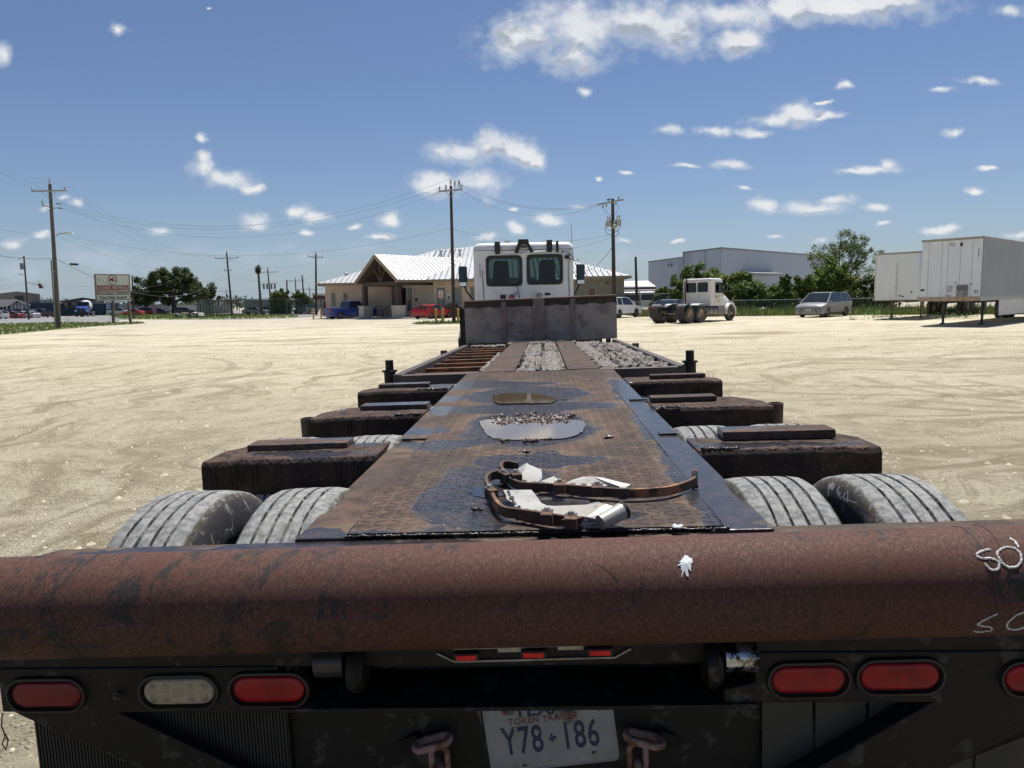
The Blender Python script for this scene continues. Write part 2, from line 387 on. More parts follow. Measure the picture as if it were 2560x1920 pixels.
dm=n.m('MULTIPLY',dm,n.ss(n.noise(Q,130.,4,.7),.38,.5))
c=n.mix(n.m('MULTIPLY',dm,.9),c,(.022,.024,.026))
c=n.mix(n.m('MULTIPLY',n.ss(n.noise(n.v('ADD',Q,(5,1,0)),70.,5,.7),.56,.64),.7),c,(.045,.022,.018))
low=n.ss(ang,-1.6,-3.0)
nor=bump(n,n.m('ADD',f1,n.m('MULTIPLY',dm,.6)),.22,.001)
n.out(bsdf(n,c,n.lerp(f1,.3,.7,.6,.85),0.,nor,.2)); m_pipe=m
pm=MB(); L0,L1=PC.x-1.36,PC.x+1.33
pm.lathe([(0,PR*.86),(0,PR-.004),(.004,PR),(L1-L0-.004,PR),(L1-L0,PR-.004),(L1-L0,PR*.86)],(L0,PC.y,PC.z),(1,0,0),96)
pipe=pm.build('bumper_pipe',m_pipe,trailer,True,label='long round rusty steel pipe across the tail of the trailer')
pipe.matrix_basis=Matrix.Translation((PC-TO)-PT_@(PC-TO))@PT_.to_4x4()
m_chalk=M('white_chalk',(.72,.71,.68),.9,0,(.5,.49,.46),120,.9)
def stroke(name,pts,r=.0022,par=None,mat=None,off=.0004,lab=None):
    q=[]
    for i in range(len(pts)-1):
        for k in range(6):
            t=k/6; q.append((pts[i][0]*(1-t)+pts[i+1][0]*t,pts[i][1]*(1-t)+pts[i+1][1]*t))
    q.append(pts[-1]); b=MB(); P3=[pp(a+random.uniform(-1.2,1.2),b_+random.uniform(-1.2,1.2),PR+off) for a,b_ in q]
    b.tube(P3,[r*random.uniform(.6,1.15) for _ in P3],6); return b.build(name,mat or m_chalk,par or pipe,True,label=lab)
def cat(pts):   # rounded path
    o=[]; k=len(pts)
    for i in range(k-1):
        p0=pts[max(i-1,0)];p1=pts[i];p2=pts[i+1];p3=pts[min(i+2,k-1)]
        for j in range(5):
            t=j/5; f=lambda a,b,c,d:.5*(2*b+(c-a)*t+(2*a-5*b+4*c-d)*t*t+(3*b-a-3*c+d)*t**3
                                       )
            o.append(tuple(f(p0[q],p1[q],p2[q],p3[q]) for q in range(len(pts[0]))))
    o.append(pts[-1]); return o
Z5=lambda L:[(2000+a/3.95,1320+b/3.95) for a,b in L]
stroke('chalk_letter',cat(Z5([(1885,262),(1800,275),(1748,310),(1790,345),(1900,350),(1960,385),(1965,440),(1930,462),(1870,450),(1832,400)])),.0023,lab='white chalk letter S, upper one')
stroke('chalk_letter',cat(Z5([(1990,255),(1950,300),(1985,380),(2060,435),(2140,430),(2185,380),(2180,310),(2130,258),(2050,240),(1985,258)])),.0023,lab='white chalk letter O, upper one')
stroke('chalk_mark',Z5([(2080,155),(2130,185),(2160,240)]),.0024,lab='white chalk tick')
stroke('chalk_letter',cat(Z5([(1945,895),(1850,940),(1752,1000),(1880,1030),(1880,1055),(1800,1070),(1712,1066)])),.0016,lab='white chalk letter S, lower one')
stroke('chalk_letter',cat(Z5([(2212,880),(2120,920),(2040,1000),(2060,1045),(2130,1052),(2212,1030)])),.0018,lab='white chalk letter C, lower one')
m_thin=M('scratch',(.02,.015,.013),.8)
stroke('scratch',cat(Z5([(1715,20),(1780,25),(1870,75),(1940,170),(2010,330),(2060,440)])),.0005,mat=m_thin)
stroke('scratch',[(1494,1412),(1525,1432),(1546,1455)],.0004,mat=m_thin)
b=MB()
sp_=[]
for i in range(30):
    a=2*pi*i/30; r=1+.18*random.uniform(-1,1)
    if i in(7,9,6): r*=1.75
    if i in(4,): r*=1.5
    if i==14: r*=1.5
    sp_.append((1716+15*r*cos(a)-2*sin(a),1412+19*r*sin(a)))
pts=[pp(*q,PR+.0016) for q in sp_]; cc=pp(1716,1412,PR+.004)
k=len(pts); b.add([cc]+pts,[(0,1+i,1+(i+1)%k) for i in range(k)])
b.build('bird_dropping',M('dried_white',(.62,.64,.66),.7,0,(.4,.42,.44),60,.9),pipe,recalc=False,label='white splat on the pipe')
for xx in(-.955,.865):
    rb=MB(); rb.lathe([(-.002,PR-.001),(-.0012,PR+.0012),(.0012,PR+.0012),(.002,PR-.001)],(xx,PC.y,PC.z),(1,0,0),72,False); rb.build('weld_seam',M('weld',(.05,.025,.02),.7),pipe,True)
# ---- header plate, spine and deck
hb=MB(); hp=[(-1.27,1.45),(-1.28,1.67),(-1.24,1.725),(-.64,1.742),(.6,1.785),(1.22,1.80),(1.24,1.45)]
hb.prism(hp,.03,lambda x,y,z:(x,y,.976+z)); hb.build('rear_header',m_deck,trailer,bevel=.004,label='flat steel strip behind the pipe, wet with oil')
for s,x0,x1 in((-1,-.63,-.475),(1,.425,.585)):
    b=MB(); b.box((x0,1.74,.985),(x1,5.84,1.014)); xm=(x0+x1)/2; b.box((xm-.008,1.74,.62),(xm+.008,5.84,.984)); b.box((x0,1.74,.59),(x1,5.84,.62))
    b.build('spine_beam',m_deck,trailer,bevel=.003)
b=MB(); nx,ny=12,60; X0,X1,Y0,Y1=-.495,.46,1.75,5.86
def dz(x,y):
    t=(x-X0)/(X1-X0)*2-1
    return 1.0215-.005*(1-t*t)*(.6+.4*sin(y*2.1))+.0015*sin(7*x+5*y)
vs=[(X0+(X1-X0)*i/nx,Y0+(Y1-Y0)*j/ny,dz(X0+(X1-X0)*i/nx,Y0+(Y1-Y0)*j/ny)) for j in range(ny+1) for i in range(nx+1)]
b.add(vs,[(j*(nx+1)+i,j*(nx+1)+i+1,(j+1)*(nx+1)+i+1,(j+1)*(nx+1)+i) for j in range(ny) for i in range(nx)])
rim=[(X0,Y0),(X1,Y0),(X1,Y1),(X0,Y1)]
for a,c in zip(rim,rim[1:]+rim[:1]): b.add([(a[0],a[1],1.0145),(c[0],c[1],1.0145),(c[0],c[1],1.0215),(a[0],a[1],1.0215)],[(0,1,2,3)])
deck=b.build('deck_plate',m_tread,trailer,True,label='worn rusty tread plate with wet oily patches')
# rough weld bead along the rear edge of the deck plate and the plate seams
m_bead=M('oily_weld_bead',(.012,.011,.011),.18,0,(.03,.025,.022),60,.8,1.,70,.006)
def bead(a,c,r,par,k=70):
    b=MB(); a=Vector(a); c=Vector(c); P=[a.lerp(c,i/k)+Vector((random.uniform(-1,1)*r*.5,random.uniform(-1,1)*r*.5,random.uniform(-.3,.5)*r)) for i in range(k+1)]
    b.tube(P,[r*random.uniform(.6,1.25) for _ in P],7); return b.build('weld_bead',m_bead,par,True)
bead((-.5,1.744,1.016),(.475,1.744,1.016),.0036,deck,150)
bead((-.497,1.76,1.018),(-.497,5.8,1.018),.0028,deck,160); bead((.463,1.76,1.018),(.463,5.8,1.018),.0028,deck,160)
# ---- stub arms (bunk outriggers) with wear pads
def arm(side,y0,x_in,x_out,zt=1.02,hb_=.21,ho=.12,dy=.36,seed=1):
    rnd=random.Random(seed); b=MB(); K=14; secs=[]
    for i in range(K+1):
        t=i/K; x=x_in+(x_out-x_in)*t
        h=hb_+(ho-hb_)*t; ya=y0+rnd.uniform(-.0015,.0015); yb=y0+dy+rnd.uniform(-.003,.003)
        zz=zt+rnd.uniform(-.0015,.0015)-(.006 if t>.8 else 0)
        if t>.86: yb-=(t-.86)/.14*.16
        if t>.93: h-=.012
        secs.append([(x,ya,zz-h),(x,ya+rnd.uniform(0,.002),zz-.02),(x,ya+.016,zz),(x,yb,zz),(x,yb,zz-h)])
    vs=[p for s_ in secs for p in s_]
    fs=[(i*5+j,i*5+(j+1)%5,i*5+5+(j+1)%5,i*5+5+j) for i in range(K) for j in range(5)]+[(4,3,2,1,0),tuple(K*5+j for j in range(5))]
    b.add(vs,fs); return b.build('stub_arm',m_arm,trailer,False,.006,2)
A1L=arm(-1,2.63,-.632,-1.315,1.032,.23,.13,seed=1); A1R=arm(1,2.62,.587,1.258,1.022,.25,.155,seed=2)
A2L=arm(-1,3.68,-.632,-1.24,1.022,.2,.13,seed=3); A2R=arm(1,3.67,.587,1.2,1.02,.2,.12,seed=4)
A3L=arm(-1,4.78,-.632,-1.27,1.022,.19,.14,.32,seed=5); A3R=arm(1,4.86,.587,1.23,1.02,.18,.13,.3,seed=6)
def pad(a,x0,x1,y0,y1,h,rz=0.,z=1.024):
    c=Vector(((x0+x1)/2,(y0+y1)/2,z)); mm=Matrix.Translation(c)@Matrix.Rotation(rz,4,'Z')
    b=MB(); b.box((x0-c.x,y0-c.y,0),(x1-c.x,y1-c.y,h),mm); return b.build('wear_pad',m_deck,a,bevel=.003)
pad(A1L,-1.2,-.79,2.80,2.92,.026,.02,1.03); pad(A1R,.72,1.15,2.78,2.90,.034,-.03); pad(A2L,-1.02,-.64,3.90,4.02,.024); pad(A2R,.6,.95,3.86,3.97,.026)
pad(A3L,-1.16,-.80,4.95,5.05,.024); pad(A3R,.76,1.14,4.98,5.06,.026)
for a,x0,x1,y in((A1L,-.9,-.635,2.66),(A1R,.6,.74,2.64),(A1R,.6,.9,2.9),(A2L,-.78,-.635,3.7),(A2R,.6,.72,3.68),(A1L,-1.2,-1.0,2.655),(A3L,-.85,-.64,4.8)): bead((x0,y,1.024),(x1,y,1.024),.005,a,30)
# deck strips between arms at beam level (small plates)
for (x0,x1,y0,y1) in((.5,.74,2.98,3.03),(-.75,-.5,3.02,3.06),(.5,.74,4.02,4.06)):
    b=MB(); b.box((x0,y0,1.015),(x1,y1,1.023)); b.build('cover_strip',m_deck,trailer,bevel=.002)
def pocket(x,y,z0,z1,r=.036,name='stake_pocket'):
    b=MB(); b.lathe([(0,r),(z1-z0,r*1.1),(z1-z0,r*.85),(.02,r*.8)],(x,y,z0),(0,0,1),20,False); return b.build(name,m_rustd if x>0 else m_frame,trailer,True)
pocket(-1.272,3.76,.86,1.012); pocket(1.232,3.76,.86,1.018)
# ---- front bed frame (sinks slightly towards the headboard)
def fz(y): return 1.02-.0157*(y-5.85)
fb=MB()
def railbox(b,x0,x1,y0,y1,h,t=0.): b.hexa([(x0,y0,fz(y0)-h),(x1,y0,fz(y0)-h),(x1,y1,fz(y1)-h),(x0,y1,fz(y1)-h),(x0,y0,fz(y0)+t),(x1,y0,fz(y0)+t),(x1,y1,fz(y1)+t),(x0,y1,fz(y1)+t)])
for x0,x1,nm in((-1.27,-1.19,1),(1.12,1.20,1)):
    b=MB(); railbox(b,x0,x1,5.95,11.6,.13); b.build('side_rail',m_frame,trailer,bevel=.006)
for x0,x1 in((-1.19,-.5),(.46,1.12)):
    b=MB(); railbox(b,x0,x1,5.86,5.96,.14,-.002); b.build('end_beam',m_frame,trailer,bevel=.008)
for x0,x1,rz in((-.5,-.23,0),(.21,.47,0)):
    b=MB(); railbox(b,x0,x1,5.87,11.55,.012,.006); xm=(x0+x1)/2; railbox(b,xm-.01,xm+.01,5.9,11.5,.35,-.013); b.build('deck_runner',m_deck,trailer,bevel=.003)
for k in range(8):
    y=6.5+.62*k; b=MB(); railbox(b,-1.185,-.505,y,y+.07,.12,-.045); b.build('cross_member',m_rust,trailer,bevel=.004)
for k in range(5):
    y=6.6+1.05*k; b=MB(); railbox(b,.48,1.115,y,y+.07,.14,-.06); b.build('cross_member',m_rust,trailer,bevel=.004)
for x,y in((-1.31,6.02),(1.235,5.98)):
    b=MB(); z=fz(6)
    b.cyl((x,y,.8),(x,y,z+.02),.05,n=16); b.cyl((x,y,z+.02),(x,y,z+.035),.065,n=16); b.cyl((x,y,z+.035),(x,y,z+.12),.035,n=16)
    b.build('stake_post',m_black,trailer,True)
for x,y in((1.22,9.4),(-1.29,9.2)):
    b=MB(); b.box((x-.04,y-.04,fz(y)-.1),(x+.04,y+.04,fz(y)+.03)); b.build('stake_post',m_frame,trailer,bevel=.004)
# weathered planks
m,n=newmat('weathered_wood'); tc=n.n('ShaderNodeTexCoord').outputs['Object']; V=n.v('MULTIPLY',tc,(1,.12,1))
g1=n.noise(V,60.,8,.7); g2=n.noise(tc,5.,5)
c=n.mix(n.ss(g1,.38,.62),(.24,.22,.20),(.07,.062,.055)); c=n.mix(n.m('MULTIPLY',n.ss(g2,.55,.68),.6),c,(.12,.07,.04))
c=n.mix(n.ss(n.noise(V,25.,6,.7),.62,.68),c,(.02,.017,.015))
n.out(bsdf(n,c,.9,0,bump(n,g1,1.,.01))); m_wood=m
def plank(x0,x1,y0,y1,seed,th=.05,rough=1.):
    rnd=random.Random(seed); nx=max(4,int((x1-x0)/.03)); ny=int((y1-y0)/.045); b=MB()
    fx=[rnd.uniform(-1,1) for _ in range(nx+1)]
    e0=[rnd.uniform(-.07,.07)*rough for _ in range(nx+1)]; e1=[rnd.uniform(-.07,.07)*rough for _ in range(nx+1)]
    wob=[rnd.uniform(-.012,.012)*rough for _ in range(ny+1)]; wob2=[rnd.uniform(-.012,.012)*rough for _ in range(ny+1)]
    h=[[0]*(nx+1) for _ in range(ny+1)]
    for j in range(ny+1):
        for i in range(nx+1): h[j][i]=rough*(.003*fx[i]+rnd.uniform(-.0035,.0045)+.005*sin(j*.35+fx[i]*2))
    vs=[]
    for j in range(ny+1):
        for i in range(nx+1):
            t=i/nx; s=j/ny; y=(y0+e0[i])*(1-s)+(y1+e1[i])*s
            x=(x0+wob[j])*(1-t)+(x1+wob2[j])*t
            zz=fz(y)-.012+h[j][i]
            if i in(0,nx) or j in(0,ny): zz-=.012
            vs.append((x,y,zz))
    k=len(vs); bot=[(x,y,z-th) for x,y,z in vs]
    fs=[(j*(nx+1)+i,j*(nx+1)+i+1,(j+1)*(nx+1)+i+1,(j+1)*(nx+1)+i) for j in range(ny) for i in range(nx)]
    ed=[i for i in range(nx+1)]+[(j+1)*(nx+1)-1 for j in range(1,ny+1)]+[ny*(nx+1)+i for i in range(nx-1,-1,-1)]+[j*(nx+1) for j in range(ny-1,0,-1)]
    fs+=[(a,b_,b_+k,a+k) for a,b_ in zip(ed,ed[1:]+ed[:1])]
    b.add(vs+bot,fs+[tuple(e+k for e in ed)])
    o=b.build('deck_plank',m_wood,trailer); return o
plank(-.225,-.02,6.0,7.9,11,rough=1.5); plank(-.22,-.03,7.95,11.3,12,rough=1.6); plank(-.01,.17,6.05,9.2,13,rough=1.2); plank(0.0,.19,9.25,11.4,14,rough=1.5); plank(.17,.21,6.1,10,15)
plank(.50,.68,6.25,10.6,16,rough=1.3); plank(.70,.88,6.2,9.6,17,rough=1.8); plank(.9,1.10,6.1,10.9,18,rough=2.0); plank(.52,.8,10.5,11.45,19); plank(.72,.9,9.7,11.4,20,rough=1.8)
plank(-.57,-.515,6.3,9.0,21,.04,1.2); plank(-1.15,-.6,11.15,11.42,23,.04)
for k,(x,y) in enumerate(((.95,6.4),(1.05,6.9),(.62,7.2),(.1,11.3),(-.15,6.4),(.8,8.2),(.15,9.0))):
    rnd=random.Random(k+60); b=MB()
    for q in range(12):
        a=Vector((x+rnd.uniform(-.14,.14),y+rnd.uniform(-.25,.25),fz(y)-.005)); d=Vector((rnd.uniform(-.03,.03),rnd.uniform(-.12,.12),rnd.uniform(.005,.06)))
        b.bar(a,a+d,.008,.005)
    b.build('splintered_wood',m_wood,trailer)['kind']='stuff'
# ---- headboard
HY=11.6; hx0,hx1=-1.262,1.205; hz0,hz1=fz(HY)+.01,1.60
m,n=newmat('headboard_plate'); tc=n.n('ShaderNodeTexCoord').outputs['Object']; x,y,z=n.sep(tc)[0:3]
s=.045; ux=n.m('MULTIPLY',x,1/s); uz=n.m('MULTIPLY',z,1/(s*.6))
w1=n.m('ABSOLUTE',n.m('SINE',n.m('MULTIPLY',n.m('ADD',ux,uz),pi/2))); w2=n.m('ABSOLUTE',n.m('SINE',n.m('MULTIPLY',n.m('SUBTRACT',ux,uz),pi/2)))
t=n.ss(n.m('MINIMUM',w1,w2),.3,.1)
nz=n.noise(tc,4.,8,.6)
c=n.mix(n.ss(nz,.4,.62),(.24,.215,.20),(.12,.105,.10)); c=n.mix(n.m('MULTIPLY',t,.75),c,(.36,.33,.31))
c=n.mix(n.ss(n.noise(tc,2.,6),.58,.7),c,(.03,.03,.032))
n.out(bsdf(n,c,.7,0,bump(n,t,.6,.004))); m_head=m
b=MB(); b.box((hx0,HY,hz0),(hx1,HY+.02,hz1)); hbd=b.build('headboard',m_head,trailer,bevel=.003,label='tall steel headboard with a raised diamond pattern')
b=MB(); rnd=random.Random(3); K=60; vs=[];
for i in range(K+1):
    x=hx0+(hx1-hx0)*i/K; lo=hz1-.085+.01*sin(i*.9)+rnd.uniform(-.006,.006)
    vs+=[(x,HY-.006,lo),(x,HY-.022,hz1-.01),(x,HY+.0,hz1+.022),(x,HY+.035,hz1+.012),(x,HY+.04,hz1-.06)]
b.add(vs,[(i*5+j,i*5+5+j,i*5+6+j,i*5+1+j) for i in range(K) for j in range(4)]); b.build('rubber_edge',M('old_rubber',(.016,.014,.014),.8,0,(.05,.035,.03),12,.8,.5,60,.004),hbd,True,label='torn black strip wrapped over the top edge')
b=MB(); b.cyl((hx0,HY-.006,hz1+.02),(hx1,HY-.006,hz1+.03),.02,n=10); b.build('top_tube',m_rustd,hbd,True)
for x0,x1,z1,yy in((-.655,-.585,hz1-.01,.012),(-.145,.045,hz1+.03,.03),(.455,.54,hz1+.01,.012)):
    b=MB(); b.box((x0,HY-yy-.012,hz0+.015),(x1,HY-.008 if yy<.02 else HY-.024,z1)); b.build('upright_strap',M('strap_steel',(.20,.16,.145),.7,0,(.13,.105,.095),8,.8,.4,40,.003),hbd,bevel=.003)
b=MB(); b.box((hx0-.1,HY+.1,fz(HY)-.1),(hx0,HY+.2,hz1-.1)); b.build('corner_bracket',m_black,hbd)
b=MB(); b.box((hx0+.1,HY+.03,hz0-.1),(hx0+.16,HY+.3,hz1-.1)); b.box((hx1-.16,HY+.03,hz0-.1),(hx1-.1,HY+.3,hz1-.1)); b.build('back_stay',m_frame,hbd)
# frame below the bed to the fifth wheel
for x in(-.45,.40):
    b=MB(); b.box((x-.04,5.9,.62),(x+.04,12.9,.86)); b.build('main_beam',m_frame,trailer,bevel=.005)
b=MB(); b.box((-.6,11.7,.86),(.55,13.3,.9)); b.build('upper_coupler',m_frame,trailer)
# ---- axles and wheels
m,n=newmat('dusty_tyre'); tc=n.n('ShaderNodeTexCoord').outputs['Object']
nx_=n.m('ABSOLUTE',n.sep(n.n('ShaderNodeTexCoord').outputs['Normal'])[0]); rr=n.v('LENGTH',n.v('MULTIPLY',tc,(0,1,1)))
trd=n.m('MULTIPLY',n.m('MAXIMUM',n.ss(nx_,.75,.45),n.m('MULTIPLY',n.ss(n.noise(tc,22.,5,.7),.46,.54),n.ss(rr,.495,.50))),n.ss(rr,.455,.485))
nz=n.noise(tc,45.,7,.7); n4=n.noise(tc,6.,5)
gy=n.mix(n.ss(nz,.4,.62),(.26,.26,.25),(.13,.135,.135)); gy=n.mix(n.m('MULTIPLY',n.ss(n4,.5,.7),.5),gy,(.10,.105,.11))
xg=n.sep(tc)[0]; gr_=n.m('ABSOLUTE',n.m('SINE',n.m('MULTIPLY',xg,pi/.052)))
sd2=n.mix(n.ss(n.noise(tc,18.,5,.6,),.58,.63),(.028,.028,.03),(.09,.09,.088))
v2=n.n('ShaderNodeTexVoronoi',{'Vector':n.v('ADD',tc,n.v('MULTIPLY',n.noisev(tc,9.,3),(.12,.12,.12))),'Scale':9.},feature='DISTANCE_TO_EDGE').outputs[0]
spl=n.m('MULTIPLY',n.ss(v2,.035,.01),n.ss(n.noise(tc,5.,3),.5,.58))
sd2=n.mix(spl,sd2,(.3,.3,.29))
c=n.mix(trd,sd2,gy)
mud=n.ss(rr,.515,.506); mud=n.m('MULTIPLY',n.m('MULTIPLY',mud,n.ss(rr,.49,.494)),n.ss(n.noise(tc,60.,4),.42,.5))
c=n.mix(n.m('MULTIPLY',mud,.9),c,(.06,.05,.03))
sp=n.m('MULTIPLY',n.ss(n.noise(n.v('MULTIPLY',tc,(3,1,1)),30.,4,.6),.6,.66),trd)
c=n.mix(n.m('MULTIPLY',sp,.6),c,(.09,.09,.085))
n.out(bsdf(n,c,.9,0,bump(n,nz,.8,.004))); m_tyre=m
def tyre_mesh(name,r=.52,w_=.265,n_=72,gro=4,dep=.009,mat=None):
    b=MB(); h=w_/2; pr=[(-h*.72,r*.60),(-h*.96,r*.68),(-h,r*.80),(-h*.97,r*.90),(-h*.88,r*.965),(-h*.78,r*.99)]
    xs=[]; tw=h*.78*2
    for g_ in range(gro):
        c_=-h*.78+tw*(g_+1)/(gro+1); xs+=[(c_-.0052,r),(c_-.002,r-dep),(c_+.002,r-dep),(c_+.0052,r)]
    if gro: pr+=xs
    else: pr+=[(0,r)]
    pr+=[(-a,q) for a,q in pr[:6][::-1]]
    b.lathe(pr+[(h*.5,r*.56),(-h*.5,r*.56)],(0,0,0),(1,0,0),n_,False)
    k=len(b.v)//n_
    me=bpy.data.meshes.new(name); me.from_pydata([tuple(v) for v in b.v],[],b.f+[((k-1)*n_+i,(k-1)*n_+(i+1)%n_,(i+1)%n_,i) for i in range(n_)])
    me.materials.append(mat or m_tyre)
    import bmesh
    bm=bmesh.new(); bm.from_mesh(me); bmesh.ops.recalc_face_normals(bm,faces=bm.faces)
    if gro:
        rn=random.Random(5)
        for v in bm.verts:
            if (v.co.yz.length)>r*.97: 
                f=1+rn.uniform(-.003,.0015); v.co.y*=f; v.co.z*=f; v.co.x+=rn.uniform(-.0012,.0012)
    bm.to_mesh(me); bm.free(); me.polygons.foreach_set('use_smooth',[True]*len(me.polygons)); me.set_sharp_from_angle(angle=R(38)); return me
TM=tyre_mesh('tyre'); 
rb=MB(); rb.lathe([(-.1,.31),(-.09,.30),(-.03,.27),(-.02,.1),(.02,.1),(.02,.27),(.09,.3),(.1,.31),(0,.29)],(0,0,0),(1,0,0),32,False)
RM=rb.build('wheel',M('white_rim',(.45,.44,.42),.6,0,(.2,.18,.16),6,.8)); RMm=RM.data; bpy.data.objects.remove(RM)
def wheel(par,x,y,z=.515,name='wheel'):
    o=bpy.data.objects.new(name,RMm); COL.objects.link(o); o.parent=par; o.location=Vector((x,y,z))-OFF[par.name]
    t=bpy.data.objects.new('tyre',TM); COL.objects.link(t); t.parent=o; t.rotation_euler=(random.uniform(0,6),0,0)
    return o
for y in(2.09,2.99,4.0,5.08):
    for x in(-1.09,-.725,.69,1.02): wheel(trailer,x,y,.52 if y<2.5 else(.455 if (x>0 and y>3.5) else (.52 if y<3.5 else .5)))
    b=MB(); b.cyl((-1.0,y,.515),(.95,y,.515),.065,n=16); b.build('axle',m_black,trailer,True)
for x in(-.52,.48):
    b=MB(); b.box((x-.04,1.9,.7),(x+.04,5.5,.76)); b.build('leaf_spring',m_black,trailer)
# ---- tail: light rail, lamps, braces, flaps, number plate
def tl_(px,py,y):
    c=RT.transposed()@C0; d=RT.transposed()@ray(px,py); return c+d*((y-c.y)/d.y)
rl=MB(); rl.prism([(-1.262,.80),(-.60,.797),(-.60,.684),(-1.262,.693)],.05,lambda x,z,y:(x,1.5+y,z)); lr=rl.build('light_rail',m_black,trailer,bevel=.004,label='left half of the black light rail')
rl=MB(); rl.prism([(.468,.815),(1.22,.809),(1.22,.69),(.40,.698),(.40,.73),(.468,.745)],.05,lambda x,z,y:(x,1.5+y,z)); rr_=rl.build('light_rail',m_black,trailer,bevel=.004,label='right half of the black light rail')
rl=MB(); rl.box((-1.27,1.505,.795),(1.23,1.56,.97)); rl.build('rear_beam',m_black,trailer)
m_gro=M('rubber_grommet',(.006,.006,.006),.5,0,(.014,.014,.014),20,.8,.3,60,.002)
def lens_mat(name,c1,c2,rings=False):
    m,n=newmat(name); tc=n.n('ShaderNodeTexCoord').outputs['Object']
    nz=n.noise(tc,14.,3); c=n.mix(n.ss(nz,.42,.62),c1,c2); h=n.noise(tc,200.,2)
    n.out(bsdf(n,c,.25,0,bump(n,h,.08,.0006),.3,{'Coat Weight':.08,'Coat Roughness':.15})); return m
m_red=lens_mat('red_lens',(.30,.004,.009),(.20,.005,.011)); m_redd=lens_mat('faded_red_lens',(.17,.008,.014),(.14,.008,.014)); m_clear=lens_mat('clear_lens',(.36,.32,.23),(.28,.25,.19))
def stadium(w_,h_,n_=12):
    r=h_/2; a=w_/2-r; return [(a+r*cos(t),r*sin(t)) for t in[-pi/2+pi*i/n_ for i in range(n_+1)]]+[(-a+r*cos(t),r*sin(t)) for t in[pi/2+pi*i/n_ for i in range(n_+1)]]
def lamp(par,x,z,y,mat,w_=.166,h_=.061,roll=0.,lab=None,leds=False):
    c_,s_=cos(roll),sin(roll)
    def P(u_,v_,d): return (x+u_*c_-v_*s_,y-d,z+u_*s_+v_*c_)
    b=MB(); o=stadium(w_+.028,h_+.028); i=stadium(w_+.004,h_+.004); k=len(o)
    vs=[P(*q,0) for q in o]+[P(*q,.009) for q in stadium(w_+.022,h_+.022)]+[P(*q,.010) for q in stadium(w_+.012,h_+.012)]+[P(*q,-.004) for q in i]
    b.add(vs,[(j*k+q,j*k+(q+1)%k,(j+1)*k+(q+1)%k,(j+1)*k+q) for j in range(3) for q in range(k)])
    g=b.build('tail_lamp',m_gro,par,True,label=lab)
    b=MB(); vs=[];dd=((1,-.003),(.985,.002),(.94,.0045),(.8,.0062),(.4,.0075))
    for f,d in dd: vs+=[P(u_*(1-(1-f)*(h_/w_ if 1 else 1)),v_*f,d) for u_,v_ in stadium(w_,h_)]
    kk=len(stadium(w_,h_)); fs=[(j*kk+q,j*kk+(q+1)%kk,(j+1)*kk+(q+1)%kk,(j+1)*kk+q) for j in range(len(dd)-1) for q in range(kk)]+[tuple((len(dd)-1)*kk+q for q in range(kk))]
    b.add(vs,fs); l=b.build('lens',mat,g,True)
    if leds:
        for (u_,v_,r) in[(-.058,.012,.0105),(-.028,.012,.0105),(.030,.012,.0105),(.060,.012,.0105),(-.056,-.013,.0105),(-.028,-.013,.0105),(.030,-.013,.0105),(.060,-.013,.0105),(.001,0,.0145)]:
            b=MB(); q=P(u_,v_,.0045)
            b.lathe([(0,r),(.003,r*.9),(.0032,r*.75),(.0015,r*.62),(.0032,r*.45),(.002,r*.3),(.0035,r*.15),(.0035,.0001)],q,(0,-1,0),20,False); b.build('led',M('led_ring',(.20,.18,.12),.15,0,(.30,.27,.19),40,.8),g,True)
    return g
G_='oval lamps along the tail'
lamp(lr,-1.148,.737,1.5,m_redd,lab='faded red oval lamp, leftmost on the left rail')
lamp(lr,-.834,.741,1.5,m_clear,lab='clear oval reversing lamp with round lenses',leds=True,roll=.01)
lamp(lr,-.624,.744,1.5,m_red,lab='red oval lamp, innermost on the left rail')
lamp(rr_,.582,.752,1.5,m_red,w_=.158,lab='red oval lamp, innermost on the right rail',roll=.01)
lamp(rr_,.777,.757,1.5,m_red,w_=.168,lab='red oval lamp, middle one on the right rail',roll=.01)
lamp(rr_,1.085,.749,1.5,m_red,w_=.17,lab='red oval lamp, outermost on the right rail')
b=MB(); b.cyl((-.975,1.5,.737),(-.975,1.488,.737),.009,n=6); b.cyl((-.975,1.492,.737),(-.975,1.48,.737),.005,n=8); b.build('bolt',m_frame,lr)
# centre cross channel
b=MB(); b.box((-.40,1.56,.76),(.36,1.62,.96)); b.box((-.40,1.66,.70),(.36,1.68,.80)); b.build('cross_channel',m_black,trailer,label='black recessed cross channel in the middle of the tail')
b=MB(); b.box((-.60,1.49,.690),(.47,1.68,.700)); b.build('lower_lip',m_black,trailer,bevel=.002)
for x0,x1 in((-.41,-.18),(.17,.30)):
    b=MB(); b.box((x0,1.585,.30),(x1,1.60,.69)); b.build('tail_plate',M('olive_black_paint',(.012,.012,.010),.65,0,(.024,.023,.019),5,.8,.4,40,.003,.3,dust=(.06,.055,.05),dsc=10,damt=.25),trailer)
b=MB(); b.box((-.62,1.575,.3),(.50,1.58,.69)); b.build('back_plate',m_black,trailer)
for x0,x1,xd in((-.508,-.443,-1),(.396,.466,1)):
    b=MB(); b.cyl((x0,1.5,.81),(x1,1.5,.81),.036,n=28); 
    o=b.build('hinge_roller',M('worn_chrome',(.03,.03,.032),.3,.3,(.05,.05,.05),8,.8) if xd<0 else M('chrome_flaking',(.55,.57,.6),.25,.9,(.3,.3,.3),20,.5,dust=(.015,.015,.015),dsc=30,damt=.75),trailer,True)
    b=MB(); xx=x1+.01 if xd<0 else x0-.01-.03
    b.lathe([(0,.05),(.02,.055),(.035,.04)],(xx,1.505,.79),(1,0,0),20); b.build('hinge_disc',m_black,trailer,True)
